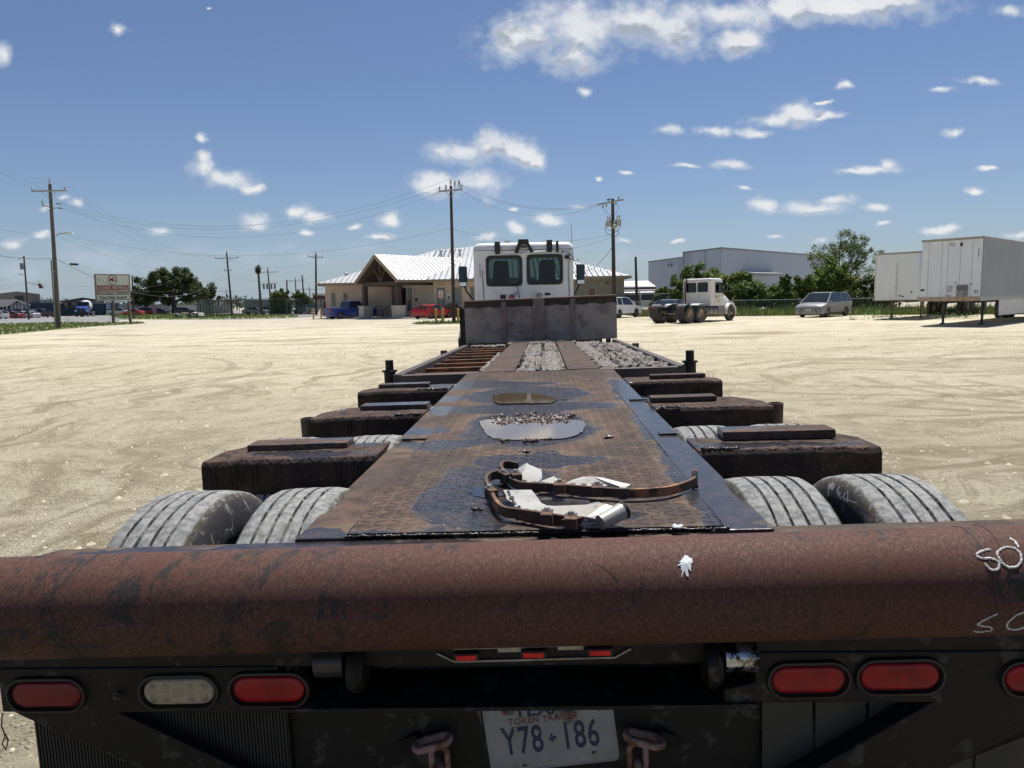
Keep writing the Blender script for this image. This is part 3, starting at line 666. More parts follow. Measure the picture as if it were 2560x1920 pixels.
# marker light bar under the pipe
b=MB(); mk=[(-.225,.862),(-.20,.842),(.158,.845),(.19,.866)]
def thinbar(b,L,y,r=.0022):
    for a,c in zip(L,L[1:]): b.bar((a[0],y,a[1]),(c[0],y,c[1]),r*1.6,r*1.6,(0,1,0))
m_alu=M('dull_aluminium',(.38,.36,.32),.5,.4,(.2,.19,.17),20,.8)
b.prism([(-.228,.868),(-.228,.845),(-.19,.826),(.157,.831),(.192,.85),(.192,.873)],.012,lambda x,z,y:(x,1.462+y,z)); mb=b.build('marker_bar',m_black,trailer,label='low bar of three small red marker lights')
b=MB(); thinbar(b,[(-.228,.845),(-.19,.8255),(.157,.8305),(.192,.850)],1.458); thinbar(b,[(-.228,.872),(-.19,.855),(.157,.861),(.192,.877)],1.458); b.box((-.095,1.459,.845),(-.035,1.462,.858)); b.box((.035,1.459,.848),(.09,1.462,.861)); b.build('bar_trim',m_alu,mb)
for x,z in((-.163,.8405),(-.018,.8445),(.125,.8475)):
    b=MB(); b.box((x-.027,1.446,z-.0085),(x+.027,1.462,z+.0085)); g=b.build('marker_light',m_gro,mb,bevel=.002); b=MB(); b.box((x-.0215,1.4435,z-.0058),(x+.0215,1.4462,z+.0058)); b.build('lens',lens_mat('marker_red',(.75,.015,.02),(.6,.012,.02)),g,bevel=.001)
# braces and ribbed flaps
b=MB(); b.prism([(-1.262,.693),(-1.225,.672),(-.93,.525),(-.70,.40),(-.45,.28),(-.25,.28),(-.55,.45),(-.80,.58),(-1.0,.684)],.012,lambda x,z,y:(x,1.515+y,z)); b.build('gusset_brace',m_black,trailer,bevel=.003)
b=MB(); b.prism([(1.22,.69),(.86,.70),(.62,.55),(.2,.30),(.45,.26),(.9,.545),(1.22,.72)],.05,lambda x,z,y:(x,1.501+y,z)); b.build('gusset_brace',m_black,trailer,bevel=.003)
b=MB()
for i in range(78):
    x=-1.23+.62*i/78; b.box((x,1.552,.12),(x+.0042,1.557,.69))
b.box((-1.232,1.557,.12),(-.61,1.563,.69)); b.build('mud_flap',M('flap_rubber',(.014,.015,.015),.6,0,(.025,.025,.025),8,.8),trailer,label='ribbed black rubber mud flap')
b=MB()
for i in range(6): x=.5+.12*i; b.box((x,1.556,.12),(x+.112,1.56,.69))
b.build('mud_flap',M('flap_rubber2',(.02,.022,.022),.55,0,(.03,.03,.03),8,.8),trailer,label='black flap of wide vertical strips')
# number plate
ang=R(6.0)
# plate basis from its corners on the plane y=1.58
pc=Vector((.012,1.575,.585)); ax=Vector((cos(ang),0,sin(ang))); ay=Vector((-sin(ang),.0,cos(ang)))
def PL(u_,v_,d=0): return pc+ax*u_+ay*v_+Vector((0,-d,0))
m_plate=M('plate_metal',(.29,.295,.30),.5,.1,(.23,.23,.24),9,.8,dust=(.10,.10,.10),dsc=8,damt=.3,rvar=.1)
b=MB(); k=[]; W2,H2,r=.152,.0865,.012
for cx_,cy_,a0 in((W2-r,H2-r,0),(-W2+r,H2-r,90),(-W2+r,-H2+r,180),(W2-r,-H2+r,270)):
    for q in range(5): t=R(a0+90*q/4); k.append((cx_+r*cos(t),cy_+r*sin(t)))
b.add([PL(*q,0) for q in k]+[PL(*q,.0012) for q in k],[tuple(range(20))[::-1],tuple(range(20,40))]+[(i,(i+1)%20,20+(i+1)%20,20+i) for i in range(20)]); npl=b.build('number_plate',m_plate,trailer,label='tilted worn metal number plate with blue characters')
b=MB()
for i in range(20): b.bar(PL(*k[i],.0018),PL(*k[(i+1)%20],.0018),.003,.002,(0,1,0))
b.build('plate_rim',m_plate,npl)
m_blue=M('plate_blue',(.006,.018,.06),.5,0,(.012,.03,.08),30,.8); m_rd=M('plate_red',(.12,.01,.014),.5,0,(.16,.025,.028),30,.8)
T4=lambda u_,v_:frame4(PL(u_,v_,.0014),ax,ay)
text('plate_text','TEXAS',.044,m_blue,T4(-.008,.0595),npl,.0003,.0012,1.12)
text('plate_text','TOKEN TRAILER',.0215,m_rd,T4(-.014,.035),npl,.0003,.0003,1.0,1.05)
text('plate_text','Y78',.097,m_blue,T4(-.068,-.016),npl,.0003,.0014,.6,1.08); text('plate_text','186',.097,m_blue,T4(.068,-.016),npl,.0003,.0014,.6,1.08)
b=MB(); tx=[(-.5,-.05),(-.18,-.05),(-.18,.5),(.08,.5),(.08,.22),(.5,.12),(.55,-.15),(.2,-.38),(.12,-.62),(-.05,-.5),(-.18,-.25),(-.35,-.3)]
b.prism([(q*.02,w_*.02) for q,w_ in tx],.0006,lambda x,y,z:tuple(PL(x+.002,y-.014,.0012+z))); b.build('plate_emblem',m_blue,npl,label='small blue state outline')
b=MB(); b.prism([(-.028,-.012),(.028,-.012),(.028,.012),(-.028,.012)],.0005,lambda x,y,z:tuple(PL(x+.107,y+.070,.0012+z))); st=b.build('sticker',M('cream_sticker',(.5,.48,.4),.6,0,(.4,.38,.3),40,.8),npl)
text('sticker_text','03  11',.016,M('ink',(.02,.02,.02),.7),frame4(PL(.107,.070,.0020),ax,ay),npl,.0001)
rnd=random.Random(9); b=MB()
for i in range(55):
    u_=rnd.uniform(-.14,.14); v_=rnd.uniform(-.08,.03) if i%3 else rnd.uniform(-.08,-.06); s_=rnd.uniform(.0008,.003)*(2.0 if i%9==0 else 1)
    n_=7; q=[(u_+s_*rnd.uniform(.6,1.3)*cos(2*pi*j/n_),v_+1.5*s_*rnd.uniform(.6,1.3)*sin(2*pi*j/n_)) for j in range(n_)]
    b.add([PL(*p_,.0022) for p_ in q],[tuple(range(n_))])
b.build('paint_chips',M('dried_mud_specks',(.3,.28,.22),.8),npl,recalc=False)['kind']='stuff'
for u_,v_ in((-.072,-.077),(.095,-.062)):
    b=MB(); b.prism([(u_+q*1.0,v_+w_) for q,w_ in stadium(.012,.006,5)],.0004,lambda x,y,z:tuple(PL(x,y,.0013+z))); b.build('plate_slot',m_gro,npl)
# bolts, plate light cover left of the plate
b=MB(); q=PL(-.100,.066,.002); b.cyl(q,q+Vector((0,-.006,0)),.0065,n=6); b.build('bolt',m_rust,npl)
m_cover=M('grey_cover',(.15,.15,.145),.55,0,(.09,.09,.085),9,.8)
b=MB(); vs=[]; K=10
for j in range(6):
    t=j/5; xx=-.150-.045*t; rz=.062*(1-t*t*.75); yy=1.555+.05*t
    vs+=[(xx+.0*i,yy+.02*(1-cos(pi*i/K)),.60+rz*cos(pi*i/K)) for i in range(K+1)]
b.add(vs,[(j*(K+1)+i,j*(K+1)+i+1,(j+1)*(K+1)+i+1,(j+1)*(K+1)+i) for j in range(5) for i in range(K)])
cv=b.build('plate_lamp',m_cover,trailer,True,label='grey bulged lamp housing beside the number plate')
b=MB(); b.prism([(-.178,.65),(-.197,.662),(-.212,.655),(-.213,.585),(-.203,.572),(-.186,.58)],.006,lambda x,z,y:(x,1.60+y,z)); b.build('lamp_flange',m_cover,cv)
b=MB()
for z_ in(.645,.590): b.cyl((-.201,1.599,z_),(-.201,1.5985,z_),.0065,n=12)
b.build('screw_hole',m_gro,cv)
# safety chains
m_chain=M('faded_pink_paint',(.26,.165,.16),.6,0,(.24,.15,.14),16,.8,.4,80,.002,dust=(.12,.05,.02),dsc=26,damt=.62)
def link(c_,ax_,long_,r=.007,L_=.034,W_=.019):
    ax_=Vector(ax_).normalized(); s_=Vector(long_).normalized(); P=[]
    for q in range(20):
        t=2*pi*q/20; uu=W_*cos(t); vv_=W_*sin(t)+(L_-W_)*(1 if sin(t)>0 else -1)
        P.append(Vector(c_)+ax_*uu+s_*vv_)
    b=MB(); b.tube(P,r,9,True); return b.build('chain_link',m_chain,CH,True)
for (bx,bz,sg) in((-.262,.583,1),(.225,.588,-1)):
    b=MB(); b.bar((bx-sg*.035,1.56,bz-.005),(bx-sg*.10,1.585,bz-.045),.035,.012,(0,1,0)); CH=b.build('safety_chain',m_black,trailer,label='pink and rusty chain hanging %s of the number plate'%('left' if sg>0 else 'right'))
    link((bx-sg*.002,1.54,bz),(0,1,0),(1,0,sg*.25),(.0088),.042,.02)
    for q in range(9):
        link((bx+sg*.016,1.52,bz-.030-.048*q),(1,0,0) if q%2==0 else (0,1,0),(0,0,1))
# short wire hanging off the far left end of the rail
b=MB(); b.tube([(-1.262,1.5,.69),(-1.268,1.5,.66),(-1.262,1.5,.635),(-1.272,1.5,.615),(-1.265,1.5,.60),(-1.256,1.5,.625),(-1.262,1.5,.64)],.0015,5); b.build('loose_wire',m_black,trailer,True)
# ================================================================== things lying on the deck
def on_deck(name,label,cat,px,py,group=None):
    q=dk(px,py,1.022); return thing(name,label,cat,rot=RT,off=q,group=group)
def zz5(L,z=1.035): return [dk(1160+a/3.568,1120+b/3.568,z) for a,b in L]
m_bar=M('rusty_bar',(.115,.06,.036),.85,0,(.045,.03,.024),14,.8,.6,70,.003,dust=(.28,.13,.06),dsc=9,damt=.35)
m,n=newmat('torn_white_sheet'); tc=n.n('ShaderNodeTexCoord').outputs['Object']; nz=n.noise(tc,9.,6)
c=n.mix(n.ss(nz,.42,.7),(.44,.43,.39),(.33,.31,.27)); c=n.mix(n.ss(n.noise(tc,40.,4),.64,.7),c,(.2,.17,.13))
n.out(bsdf(n,c,.35,.15,bump(n,nz,.3,.006))); m_sheet=m
m_bolt=M('zinc_bolt',(.42,.42,.4),.35,.7,(.25,.24,.22),30,.8)
def sheet(par,pts,zs,th=.0025,name='torn_sheet'):
    q=[dk(1160+a/3.568,1120+b/3.568,z) for (a,b),z in zip(pts,zs)]
    o=MB(); o.slab(q,(0,0,-th)); return o.build(name,m_sheet,par)
def holes(par,L,z):
    b=MB()
    for (a,c_,rx,ry) in L:
        q=dk(1160+a/3.568,1120+c_/3.568,z); q1=dk(1160+(a+rx)/3.568,1120+c_/3.568,z); q2=dk(1160+a/3.568,1120+(c_+ry)/3.568,z)
        b.add([q+(q1-q)*cos(2*pi*i/10)+(q2-q)*sin(2*pi*i/10) for i in range(10)],[tuple(range(10))])
    b.build('punched_holes',m_thin,par,recalc=False)
def clamp(par,a,c_,z,w_=.05,rz=0.):
    q=dk(1160+a/3.568,1120+c_/3.568,z); mm=Matrix.Translation(q)@Matrix.Rotation(rz,4,'Z')
    b=MB(); w_*=.62; b.box((-w_/2,-.013,-.026),(w_/2,.012,.002),mm); b.box((-w_/2,.010,-.001),(w_/2,.036,.003),mm); o=b.build('clamp',m_bar,par,bevel=.002)
    b=MB(); p=mm@Vector((0,.024,.003)); b.cyl(p,p+Vector((0,0,.007)),.0085,n=6); b.cyl(p,p+Vector((0,0,.002)),.011,n=12); b.build('hex_bolt',m_bolt,o)
gA=on_deck('bent_bracket','bent rusty bar nearest the pipe, its torn white sheet rolled up at the right end','bracket',1330,1290)
P=zz5([(350,240),(290,238),(235,252),(200,285),(205,330),(235,390),(270,470),(310,530),(370,568),(480,585),(600,602),(700,618),(900,648),(1010,665)],1.045)
P=[Vector(q) for q in cat([tuple(q) for q in P])]
b=MB(); b.strip(P,.011,.028); b.build('curved_bar',m_bar,gA,bevel=.0015)
sheet(gA,[(350,375),(600,372),(625,400),(655,440),(690,490),(740,512),(880,522),(1010,525),(1080,508),(1150,488),(1195,480),(1260,498),(1310,525),(1410,545),(1240,650),(1180,632),(1100,615),(960,600),(800,585),(600,560),(480,530),(450,520),(440,490),(380,455),(375,420)],[1.052]*11+[1.068,1.06,1.06]+[1.05]*11)
holes(gA,[(395,385,14,9),(405,408,14,9),(425,440,24,14),(440,470,14,8),(455,492,14,8),(490,520,18,10),(550,546,30,6),(630,556,25,5)],1.0535)
a,c_=dk(1160+1415/3.568,1120+560/3.568,1.062),dk(1160+1215/3.568,1120+665/3.568,1.045)
b=MB(); b.lathe([(0,.021),(.0,.0175),((c_-a).length*.0+.002,.0175),(.003,.022),((c_-a).length,.019),((c_-a).length,.014)],a,c_-a,20); b.build('rolled_edge',m_sheet,gA,True)
b=MB(); b.lathe([(-.006,.010),(-.006,.024),(.002,.023)],a,c_-a,14,True); b.build('end_cap',m_thin,gA,True)
for q in((255,360,1.062,.5),(735,575,1.064,-.1),(950,612,1.066,-.1)): clamp(gA,q[0],q[1]+14,q[2],.05 if q[0]>300 else .04,q[3])
b=MB(); b.hexa([Vector(v) for v in[dk(1160+880/3.568,1120+690/3.568,1.024),dk(1160+1030/3.568,1120+705/3.568,1.024),dk(1160+1060/3.568,1120+660/3.568,1.024),dk(1160+940/3.568,1120+650/3.568,1.024),
 dk(1160+860/3.568,1120+640/3.568,1.06),dk(1160+950/3.568,1120+650/3.568,1.06),dk(1160+1080/3.568,1120+610/3.568,1.066),dk(1160+980/3.568,1120+600/3.568,1.066)]]); b.build('bent_end_plate',m_bar,gA,bevel=.002)
gB=on_deck('bent_bracket','longer bent rusty bar with ragged white pieces, its curved tip by the deck right edge','bracket',1480,1240)
P=zz5([(480,165),(420,150),(360,150),(330,175),(345,215),(380,260),(430,305),(500,335),(600,345),(750,352),(900,362),(1100,378),(1300,395),(1500,403),(1700,395),(1850,375),(1980,335),(2050,300),(2058,280)],1.043)
P=[Vector(q) for q in cat([tuple(q) for q in P])]
b=MB(); b.strip(P,.011,.027); b.build('curved_bar',m_bar,gB,bevel=.0015)
q=P[-1]; b=MB(); b.box((q.x-.008,q.y-.004,q.z-.02),(q.x+.008,q.y+.004,q.z+.03)); b.box((q.x-.007,q.y-.006,q.z-.026),(q.x+.01,q.y+.004,q.z-.014)); b.build('end_lug',m_bar,gB,bevel=.001)
b=MB(); b.box((q.x-.009,q.y-.006,q.z+.014),(q.x+.009,q.y+.004,q.z+.028)); b.build('lug_paint',m_sheet,gB)
sheet(gB,[(485,178),(545,170),(560,132),(572,160),(690,188),(697,235),(695,275),(665,300),(560,305),(500,280),(478,240)],[1.055,1.058,1.075,1.062,1.064,1.06,1.058,1.052,1.05,1.05,1.05])
sheet(gB,[(660,310),(700,290),(800,250),(825,268),(850,300),(830,325),(740,322)],[1.05,1.055,1.066,1.062,1.055,1.05,1.05])
sheet(gB,[(900,315),(960,285),(1060,256),(1150,255),(1230,262),(1350,292),(1487,325),(1440,356),(1385,352),(1390,343),(1280,332),(1270,340),(1100,336)],[1.05,1.056,1.066,1.068,1.066,1.06,1.056,1.052,1.052,1.052,1.05,1.05,1.05])
holes(gB,[(508,255,16,12),(540,290,22,7),(630,302,25,5),(700,306,25,5),(972,318,32,5),(1068,322,34,6)],1.0535)
clamp(gB,470,235,1.066,.05,.2); clamp(gB,385,232,1.062,.045,.6); clamp(gB,850,325,1.062,.055,-.08); clamp(gB,1190,348,1.062,.055,-.05)
# puddles on the deck
m,n=newmat('muddy_water'); tc=n.n('ShaderNodeTexCoord').outputs['Object']; nz=n.noise(n.v('MULTIPLY',tc,(1,3,1)),8.,4)
n.out(bsdf(n,n.mix(nz,(.11,.085,.065),(.16,.13,.10)),.04,0,bump(n,n.noise(tc,25.,2),.02,.002),.6)); m_pud=m
m,n=newmat('brown_water'); tc=n.n('ShaderNodeTexCoord').outputs['Object']; nz=n.noise(tc,12.,4)
n.out(bsdf(n,n.mix(nz,(.05,.032,.014),(.09,.065,.04)),.04,0,None,.6)); m_pud2=m
def puddle(pts,mat,label,z=1.0235):
    q=[dk(a,b_,z) for a,b_ in pts]; q=cat([tuple(v) for v in q+q[:1]])[:-1]
    rn=random.Random(len(pts)); q=[(x+rn.uniform(-.006,.006),y+rn.uniform(-.008,.008),zz) for x,y,zz in q]
    b=MB(); c_=[sum(v[i] for v in q)/len(q) for i in range(3)]; k=len(q)
    b.add([c_]+q,[(0,1+i,1+(i+1)%k) for i in range(k)])
    g=thing('puddle',label,'puddle',rot=RT,off=c_); b.build('water_film',mat,g,recalc=False)
    # flat in the trailer frame; kept in one piece
puddle([(1198,1052),(1245,1046),(1320,1042),(1400,1046),(1455,1052),(1462,1066),(1452,1082),(1420,1094),(1360,1098),(1290,1099),(1235,1095),(1212,1080)],m_pud,'large milky grey puddle on the deck below the line of mud')
puddle([(1232,990),(1260,983),(1310,983),(1345,986),(1385,994),(1392,1001),(1370,1007),(1300,1008),(1240,1007)],m_pud2,'small brown puddle farther up the deck')
puddle([(1170,1228),(1250,1200),(1330,1190),(1360,1196),(1340,1216),(1300,1232),(1230,1242),(1190,1240)],deckmat('film',False) if 0 else M('oily_film',(.02,.021,.026),.06,0,(.035,.033,.034),6,.8,.25,12,.002),'dark oily film under the bent brackets',1.0228)
# mud and small clods
def clod(b,c_,s_,rn,fl=.6):
    vs=[];k=6
    for j in range(1,4):
        t=pi*j/4
        for i in range(k):
            p=2*pi*i/k+j*.5; r=s_*rn.uniform(.6,1.3); vs.append((c_[0]+r*sin(t)*cos(p),c_[1]+r*sin(t)*sin(p),c_[2]+r*fl*cos(t)))
    vs.append((c_[0],c_[1],c_[2]+s_*fl)); vs.append((c_[0],c_[1],c_[2]-s_*fl))
    f=[(j*k+i,j*k+(i+1)%k,(j+1)*k+(i+1)%k,(j+1)*k+i) for j in range(2) for i in range(k)]+[(18,(i+1)%k,i) for i in range(k)]+[(19,2*k+i,2*k+(i+1)%k) for i in range(k)]
    b.add(vs,f)
m_mud=M('wet_mud',(.10,.055,.038),.35,0,(.035,.022,.016),20,.8,.6,80,.004,rvar=.2)
rn=random.Random(21); b=MB()
for i in range(420):
    px=1240+180*rn.random(); py=1048+rn.gauss(0,1)*5+ (4*sin((px-1240)/28.)); 
    if rn.random()<.3: px=rn.uniform(1225,1440); py=rn.uniform(1034,1058)
    q=dk(px,py,1.024); clod(b,q,rn.uniform(.003,.011),rn)
g=thing('mud_line','ragged line of dark wet mud along the upper edge of the large deck puddle','mud',rot=RT,off=dk(1330,1048,1.022)); b.build('mud',m_mud,g)['kind']='stuff'
for i,(px,py,s_,lab) in enumerate(((1262,1100,.018,'small dark clod at the lower left edge of the grey puddle'),(1327,1102,.026,'largest dark clod, at the lower edge of the grey puddle'),(1520,1092,.02,'dark crumbly clod right of the grey puddle'),(1194,1271,.014,'single black clod on the wet plate left of the brackets'),(1370,1096,.015,'flat clod touching the grey puddle at its lower right'),(1414,998,.014,'dark clod right of the small brown puddle'),(1310,1128,.02,'clod between the grey puddle and the bent brackets'))):
    b=MB(); q=dk(px,py,1.025)
    for k in range(7): clod(b,(q.x+rn.uniform(-1,1)*s_,q.y+rn.uniform(-1,1)*s_*.8,q.z),s_*rn.uniform(.25,.6),rn)
    g=thing('mud_clod',lab,'clod',rot=RT,off=q); b.build('clod',m_mud,g)
b=MB(); 
for i in range(12):
    q=dk(1694+rn.uniform(-9,9),1317+rn.uniform(-3,3),1.026); clod(b,q,rn.uniform(.003,.007),rn)
g=thing('bird_dropping','white dropping on the weld line at the right rear of the deck','dropping',rot=RT,off=dk(1694,1317,1.02)); b.build('splat',M('dried_white',(.6,.6,.6),.7),g)
# ================================================================== vehicles (local frame: x forward, y left, z up, origin on the ground)
m_glass=glass('tinted_glass',(.30,.36,.34)); m_cabglass=glass('cab_glass',(.20,.27,.26))
m_dark=M('dark_plastic',(.012,.012,.013),.55,0,(.025,.025,.025),9,.8)
m_wtyre=M('car_tyre',(.016,.016,.017),.85,0,(.05,.046,.04),7,.8)
m_alloy=M('alloy_rim',(.3,.3,.3),.35,.6,(.12,.12,.12),9,.8)
m_wglass=M('dark_window',(.01,.013,.016),.06,0,(.018,.022,.026),2,.8)
m_head=M('headlamp_glass',(.6,.62,.64),.12,.2,(.35,.37,.4),14,.8); m_tail=M('tail_glass',(.32,.01,.012),.2,0,(.2,.01,.01),14,.8)
m_wplate=M('small_plate',(.6,.6,.62),.5)
CT={}
m_wt2=M('truck_tyre',(.035,.034,.032),.9,0,(.11,.1,.085),6,.8,.4,50,.004)
def cwheel(par,x,y,r=.34,w_=.22,rim=None,spoke=5):
    key=('w',r,w_,spoke)
    if key not in CT:
        b=MB(); h=w_/2; b.lathe([(-h*.6,r*.66),(-h,r*.74),(-h,r*.93),(-h*.7,r),(h*.7,r),(h,r*.93),(h,r*.74),(h*.6,r*.66)],(0,0,0),(0,1,0),28,False); t=b.build('tyre',m_wtyre,None,True); CT[key]=t.data; bpy.data.objects.remove(t)
        b=MB(); b.lathe([(-h*.55,r*.68),(-h*.75,r*.66),(-h*.2,r*.6),(-h*.2,.02),(h*.2,.02),(h*.2,r*.6),(h*.75,r*.66),(h*.55,r*.68)],(0,0,0),(0,1,0),24,False); t=b.build('rim_barrel',m_dark); CT[key+('b',)]=t.data; bpy.data.objects.remove(t)
        b=MB()
        for k in range(spoke):
            a=2*pi*k/spoke
            for s in(-1,1): b.bar((.02*cos(a),s*h*.62,.02*sin(a)),(r*.64*cos(a),s*h*.78,r*.64*sin(a)),r*.16,.02,(0,1,0))
        for s in(-1,1): b.lathe([(0,r*.68),(.01,r*.68),(.01,r*.61),(0,r*.61)],(0,s*h*.75,0),(0,1,0),24,False)
        b.cyl((0,-h*.7,0),(0,h*.7,0),r*.16,n=10); t=b.build('spokes',m_alloy); CT[key+('s',)]=t.data; bpy.data.objects.remove(t)
    w_=bpy.data.objects.new('wheel',CT[key+('b',)]); COL.objects.link(w_); w_.parent=par; w_.location=Vector((x,y,r))
    for nm,k in(('tyre',key),('rim',key+('s',))):
        o=bpy.data.objects.new(nm,CT[k]); COL.objects.link(o); o.parent=w_
    return w_
def loft(secs,closed=True):
    """secs: list of equal-length 3D rings"""
    b=MB(); k=len(secs[0]); vs=[p for s in secs for p in s]
    fs=[(i*k+j,i*k+(j+1)%k,(i+1)*k+(j+1)%k,(i+1)*k+j) for i in range(len(secs)-1) for j in range(k)]
    fs+=[tuple(range(k))[::-1],tuple((len(secs)-1)*k+j for j in range(k))]
    return b.add(vs,fs)
def body_prof(L,zb,wheels,wr,prof):
    """lower body outline: bottom edge with wheel arches, then the given upper outline (front to rear)"""
    P=[(-L/2,zb+.12)]; 
    P=[(-L/2+.05,zb)]
    for wx in sorted(wheels):
        a=wr+.06
        for q in range(9):
            t=pi-pi*q/8; z=wr+a*sin(t); P.append((wx+a*cos(t),max(zb,z)))
    P.append((L/2-.05,zb))
    return P+prof
def car(name,label,X,Y,hd,col,kind='sedan',L=4.8,W=1.85,Ht=1.45,group=None,matn=None,detail=1):
    p=thing(name,label,'pickup truck' if kind=='pickup' else('minivan' if kind=='van' else 'car'),(X,Y,0),hd,group)
    pm_=paint(matn or name+'_paint',col)
    wr=.33 if kind in('sedan','coupe') else .37
    f,r=L/2,-L/2; fw,rw=f-.92,r+.95 if kind!='pickup' else r+1.15
    zb=.24 if kind in('sedan','coupe') else .30
    if kind=='van': zb=.22; fw,rw=f-1.0,r+1.0; wr=.35
    if kind=='sedan': be=.90; prof=[(f,.38),(f-.02,.62),(f-.18,.74),(f-1.25,.90),(r+1.05,.96),(r+.12,1.0),(r,.9),(r,.4)]; gh=[(f-1.35,.88),(f-2.15,Ht-.03),(f-2.9,Ht),(r+1.35,Ht-.07),(r+.5,.97)]
    elif kind=='coupe': be=.9; prof=[(f,.34),(f-.02,.6),(f-.2,.74),(f-1.4,.9),(r+1.0,.97),(r+.06,1.0),(r,.88),(r,.4)]; gh=[(f-1.6,.88),(f-2.35,Ht-.02),(f-2.9,Ht),(r+1.5,Ht-.1),(r+.35,.99)]
    elif kind=='suv': be=1.0; prof=[(f,.42),(f-.02,.8),(f-.2,.95),(f-1.2,1.05),(r+.3,1.1),(r+.02,1.05),(r,.45)]; gh=[(f-1.2,1.03),(f-1.95,Ht-.04),(f-2.6,Ht),(r+.55,Ht-.04),(r+.06,1.08)]
    elif kind=='van': be=1.02; prof=[(f,.36),(f-.0,.66),(f-.12,.82),(f-.95,1.03),(r+.3,1.1),(r+.02,1.08),(r,.42)]; gh=[(f-.85,1.0),(f-1.85,Ht-.05),(f-2.5,Ht),(r+.5,Ht-.04),(r+.12,1.08)]
    else: be=1.12; prof=[(f,.5),(f-.02,.98),(f-.15,1.08),(f-1.45,1.18),(f-3.35,1.2),(r+.02,1.2),(r,.55)]; gh=[(f-1.45,1.16),(f-2.1,Ht-.03),(f-2.7,Ht),(f-3.3,Ht-.05),(f-3.45,1.19)]
    base=body_prof(L,zb,(fw,rw),wr,prof)
    secs=[]
    for y,sc,dzz in((-W/2,.965,.0),(-W/2-.0+.07,1.,.0),(-W*.2,1.012,.0),(W*.2,1.012,.0),(W/2-.07,1.,.0),(W/2,.965,.0)):
        secs.append([(x*(sc if abs(y)>W*.45 else (1 if abs(y)>W*.3 else 1.01)),y,(z-.6)*(.985 if abs(y)>W*.49 else 1.)+.6+(.03 if abs(y)<W*.25 and z>.6 else 0)) for x,z in base])
    secs[0]=[(x,y,z) if z>.45 else (x,y+.0,z) for x,y,z in secs[0]]
    body=loft(secs).build('body',pm_,p,True)
    if kind=='pickup':
        b=MB(); y=W/2-.09; b.box((r+.07,-y,.78),(f-3.5,y,1.21)); o=b.build('cargo_bed',m_dark,p)
    k=len(gh); wt,wb=W/2-.24,W/2-.035
    def yw(z): t=(z-be)/(Ht-be); return wb+(wt-wb)*max(0,t)
    roof=MB(); inner=[(x*1.0,z) for x,z in gh]
    ring=[[(x,s*yw(z),z) for x,z in gh] for s in(-1,1)]
    # glasshouse core
    g_=MB(); g_.add(ring[0]+ring[1],[tuple(range(k))[::-1],tuple(range(k,2*k))]+[(i,(i+1)%k,k+(i+1)%k,k+i) for i in range(k)])
    g_.build('window',m_wglass,p)
    # roof panel and pillars, proud of the glass
    b=MB(); a=.012
    top_=[q for q in range(k) if gh[q][1]>Ht-.2 or (kind in('coupe',) and gh[q][1]>Ht-.2)]
    i0,i1=top_[0],top_[-1]
    for q in range(i0,i1):
        (x0,z0),(x1,z1)=gh[q],gh[q+1]
        y0,y1=yw(z0),yw(z1)
        b.hexa([(x0,-y0-a,z0-.045),(x0,y0+a,z0-.045),(x1,y1+a,z1-.045),(x1,-y1-a,z1-.045),(x0,-y0+.03,z0+.022),(x0,y0-.03,z0+.022),(x1,y1-.03,z1+.022),(x1,-y1+.03,z1+.022)])
    b.build('roof',pm_,p)
    b=MB()
    def pil(x0,z0,x1,z1,w_=.07):
        for s in(-1,1): b.bar((x0,s*(yw(z0)+.0),z0),(x1,s*(yw(z1)+.0),z1),w_,.045,(0,s,0))
    pil(*gh[0],*gh[1],.07); pil(*gh[i1],*gh[-1],.12 if kind!='pickup' else .1)
    mid=(gh[1][0]+gh[-2][0])/2-.1
    if kind!='coupe': pil(mid,be+.0,mid,Ht-.04,.06)
    if kind in('suv','van'): m2=(mid+gh[-2][0])/2-.3; pil(m2,be,m2,Ht-.05,.07)
    b.build('pillars',pm_,p)
    for wx in(fw,rw):
        for s in(-1,1): cwheel(p,wx,s*(W/2-.13),wr,.22,spoke=6 if kind=='pickup' else 5)
    b=MB(); b.box((r+.3,-W/2+.12,zb-.02),(f-.3,W/2-.12,zb+.3)); b.build('underbody',m_dark,p)
    if detail:
        zl=prof[1][1]
        for s in(-1,1):
            b=MB(); b.hexa([(f-.28,s*(W/2-.02),zl-.06),(f-.28,s*(W/2-.34),zl-.04),(f+.015,s*(W/2-.36),zl-.1),(f-.03,s*(W/2-.06),zl-.1),(f-.32,s*(W/2-.02),zl+.08),(f-.3,s*(W/2-.36),zl+.08),(f+.005,s*(W/2-.38),zl+.02),(f-.06,s*(W/2-.06),zl+.03)]); b.build('headlight',m_head,p)
            b=MB(); tz=be-.08 if kind!='van' else be
            if kind=='coupe': b.box((r-.018,s*(W/2-.1)-.05,tz-.12),(r+.03,s*(W/2-.36)+.05,tz+.02)) if s>0 else b.box((r-.018,-(W/2-.36)-.05,tz-.12),(r+.03,-(W/2-.1)+.05,tz+.02))
            else:
                y0,y1=sorted((s*(W/2-.01),s*(W/2-.2))); b.box((r-.012,y0,tz-.28 if kind=='pickup' else tz-.14),(r+.08,y1,tz+.06))
            b.build('taillight',m_tail,p)
            b=MB(); b.box((gh[0][0]-.3,s*(W/2+.02)-.02,be+.0),(gh[0][0]-.18,s*(W/2+.16),be+.14)) if s>0 else b.box((gh[0][0]-.3,-(W/2+.16),be),(gh[0][0]-.18,-(W/2+.02)+.02,be+.14)); b.build('wing_mirror',pm_,p,bevel=.03)
            b=MB()
            for hx_ in(mid+.15,mid-.95):
                b.box((hx_,s*(W/2-.0)-.012,be-.12),(hx_+.16,s*(W/2)+.022,be-.085))
            b.build('door_handle',m_alloy if kind=='van' else pm_,p)
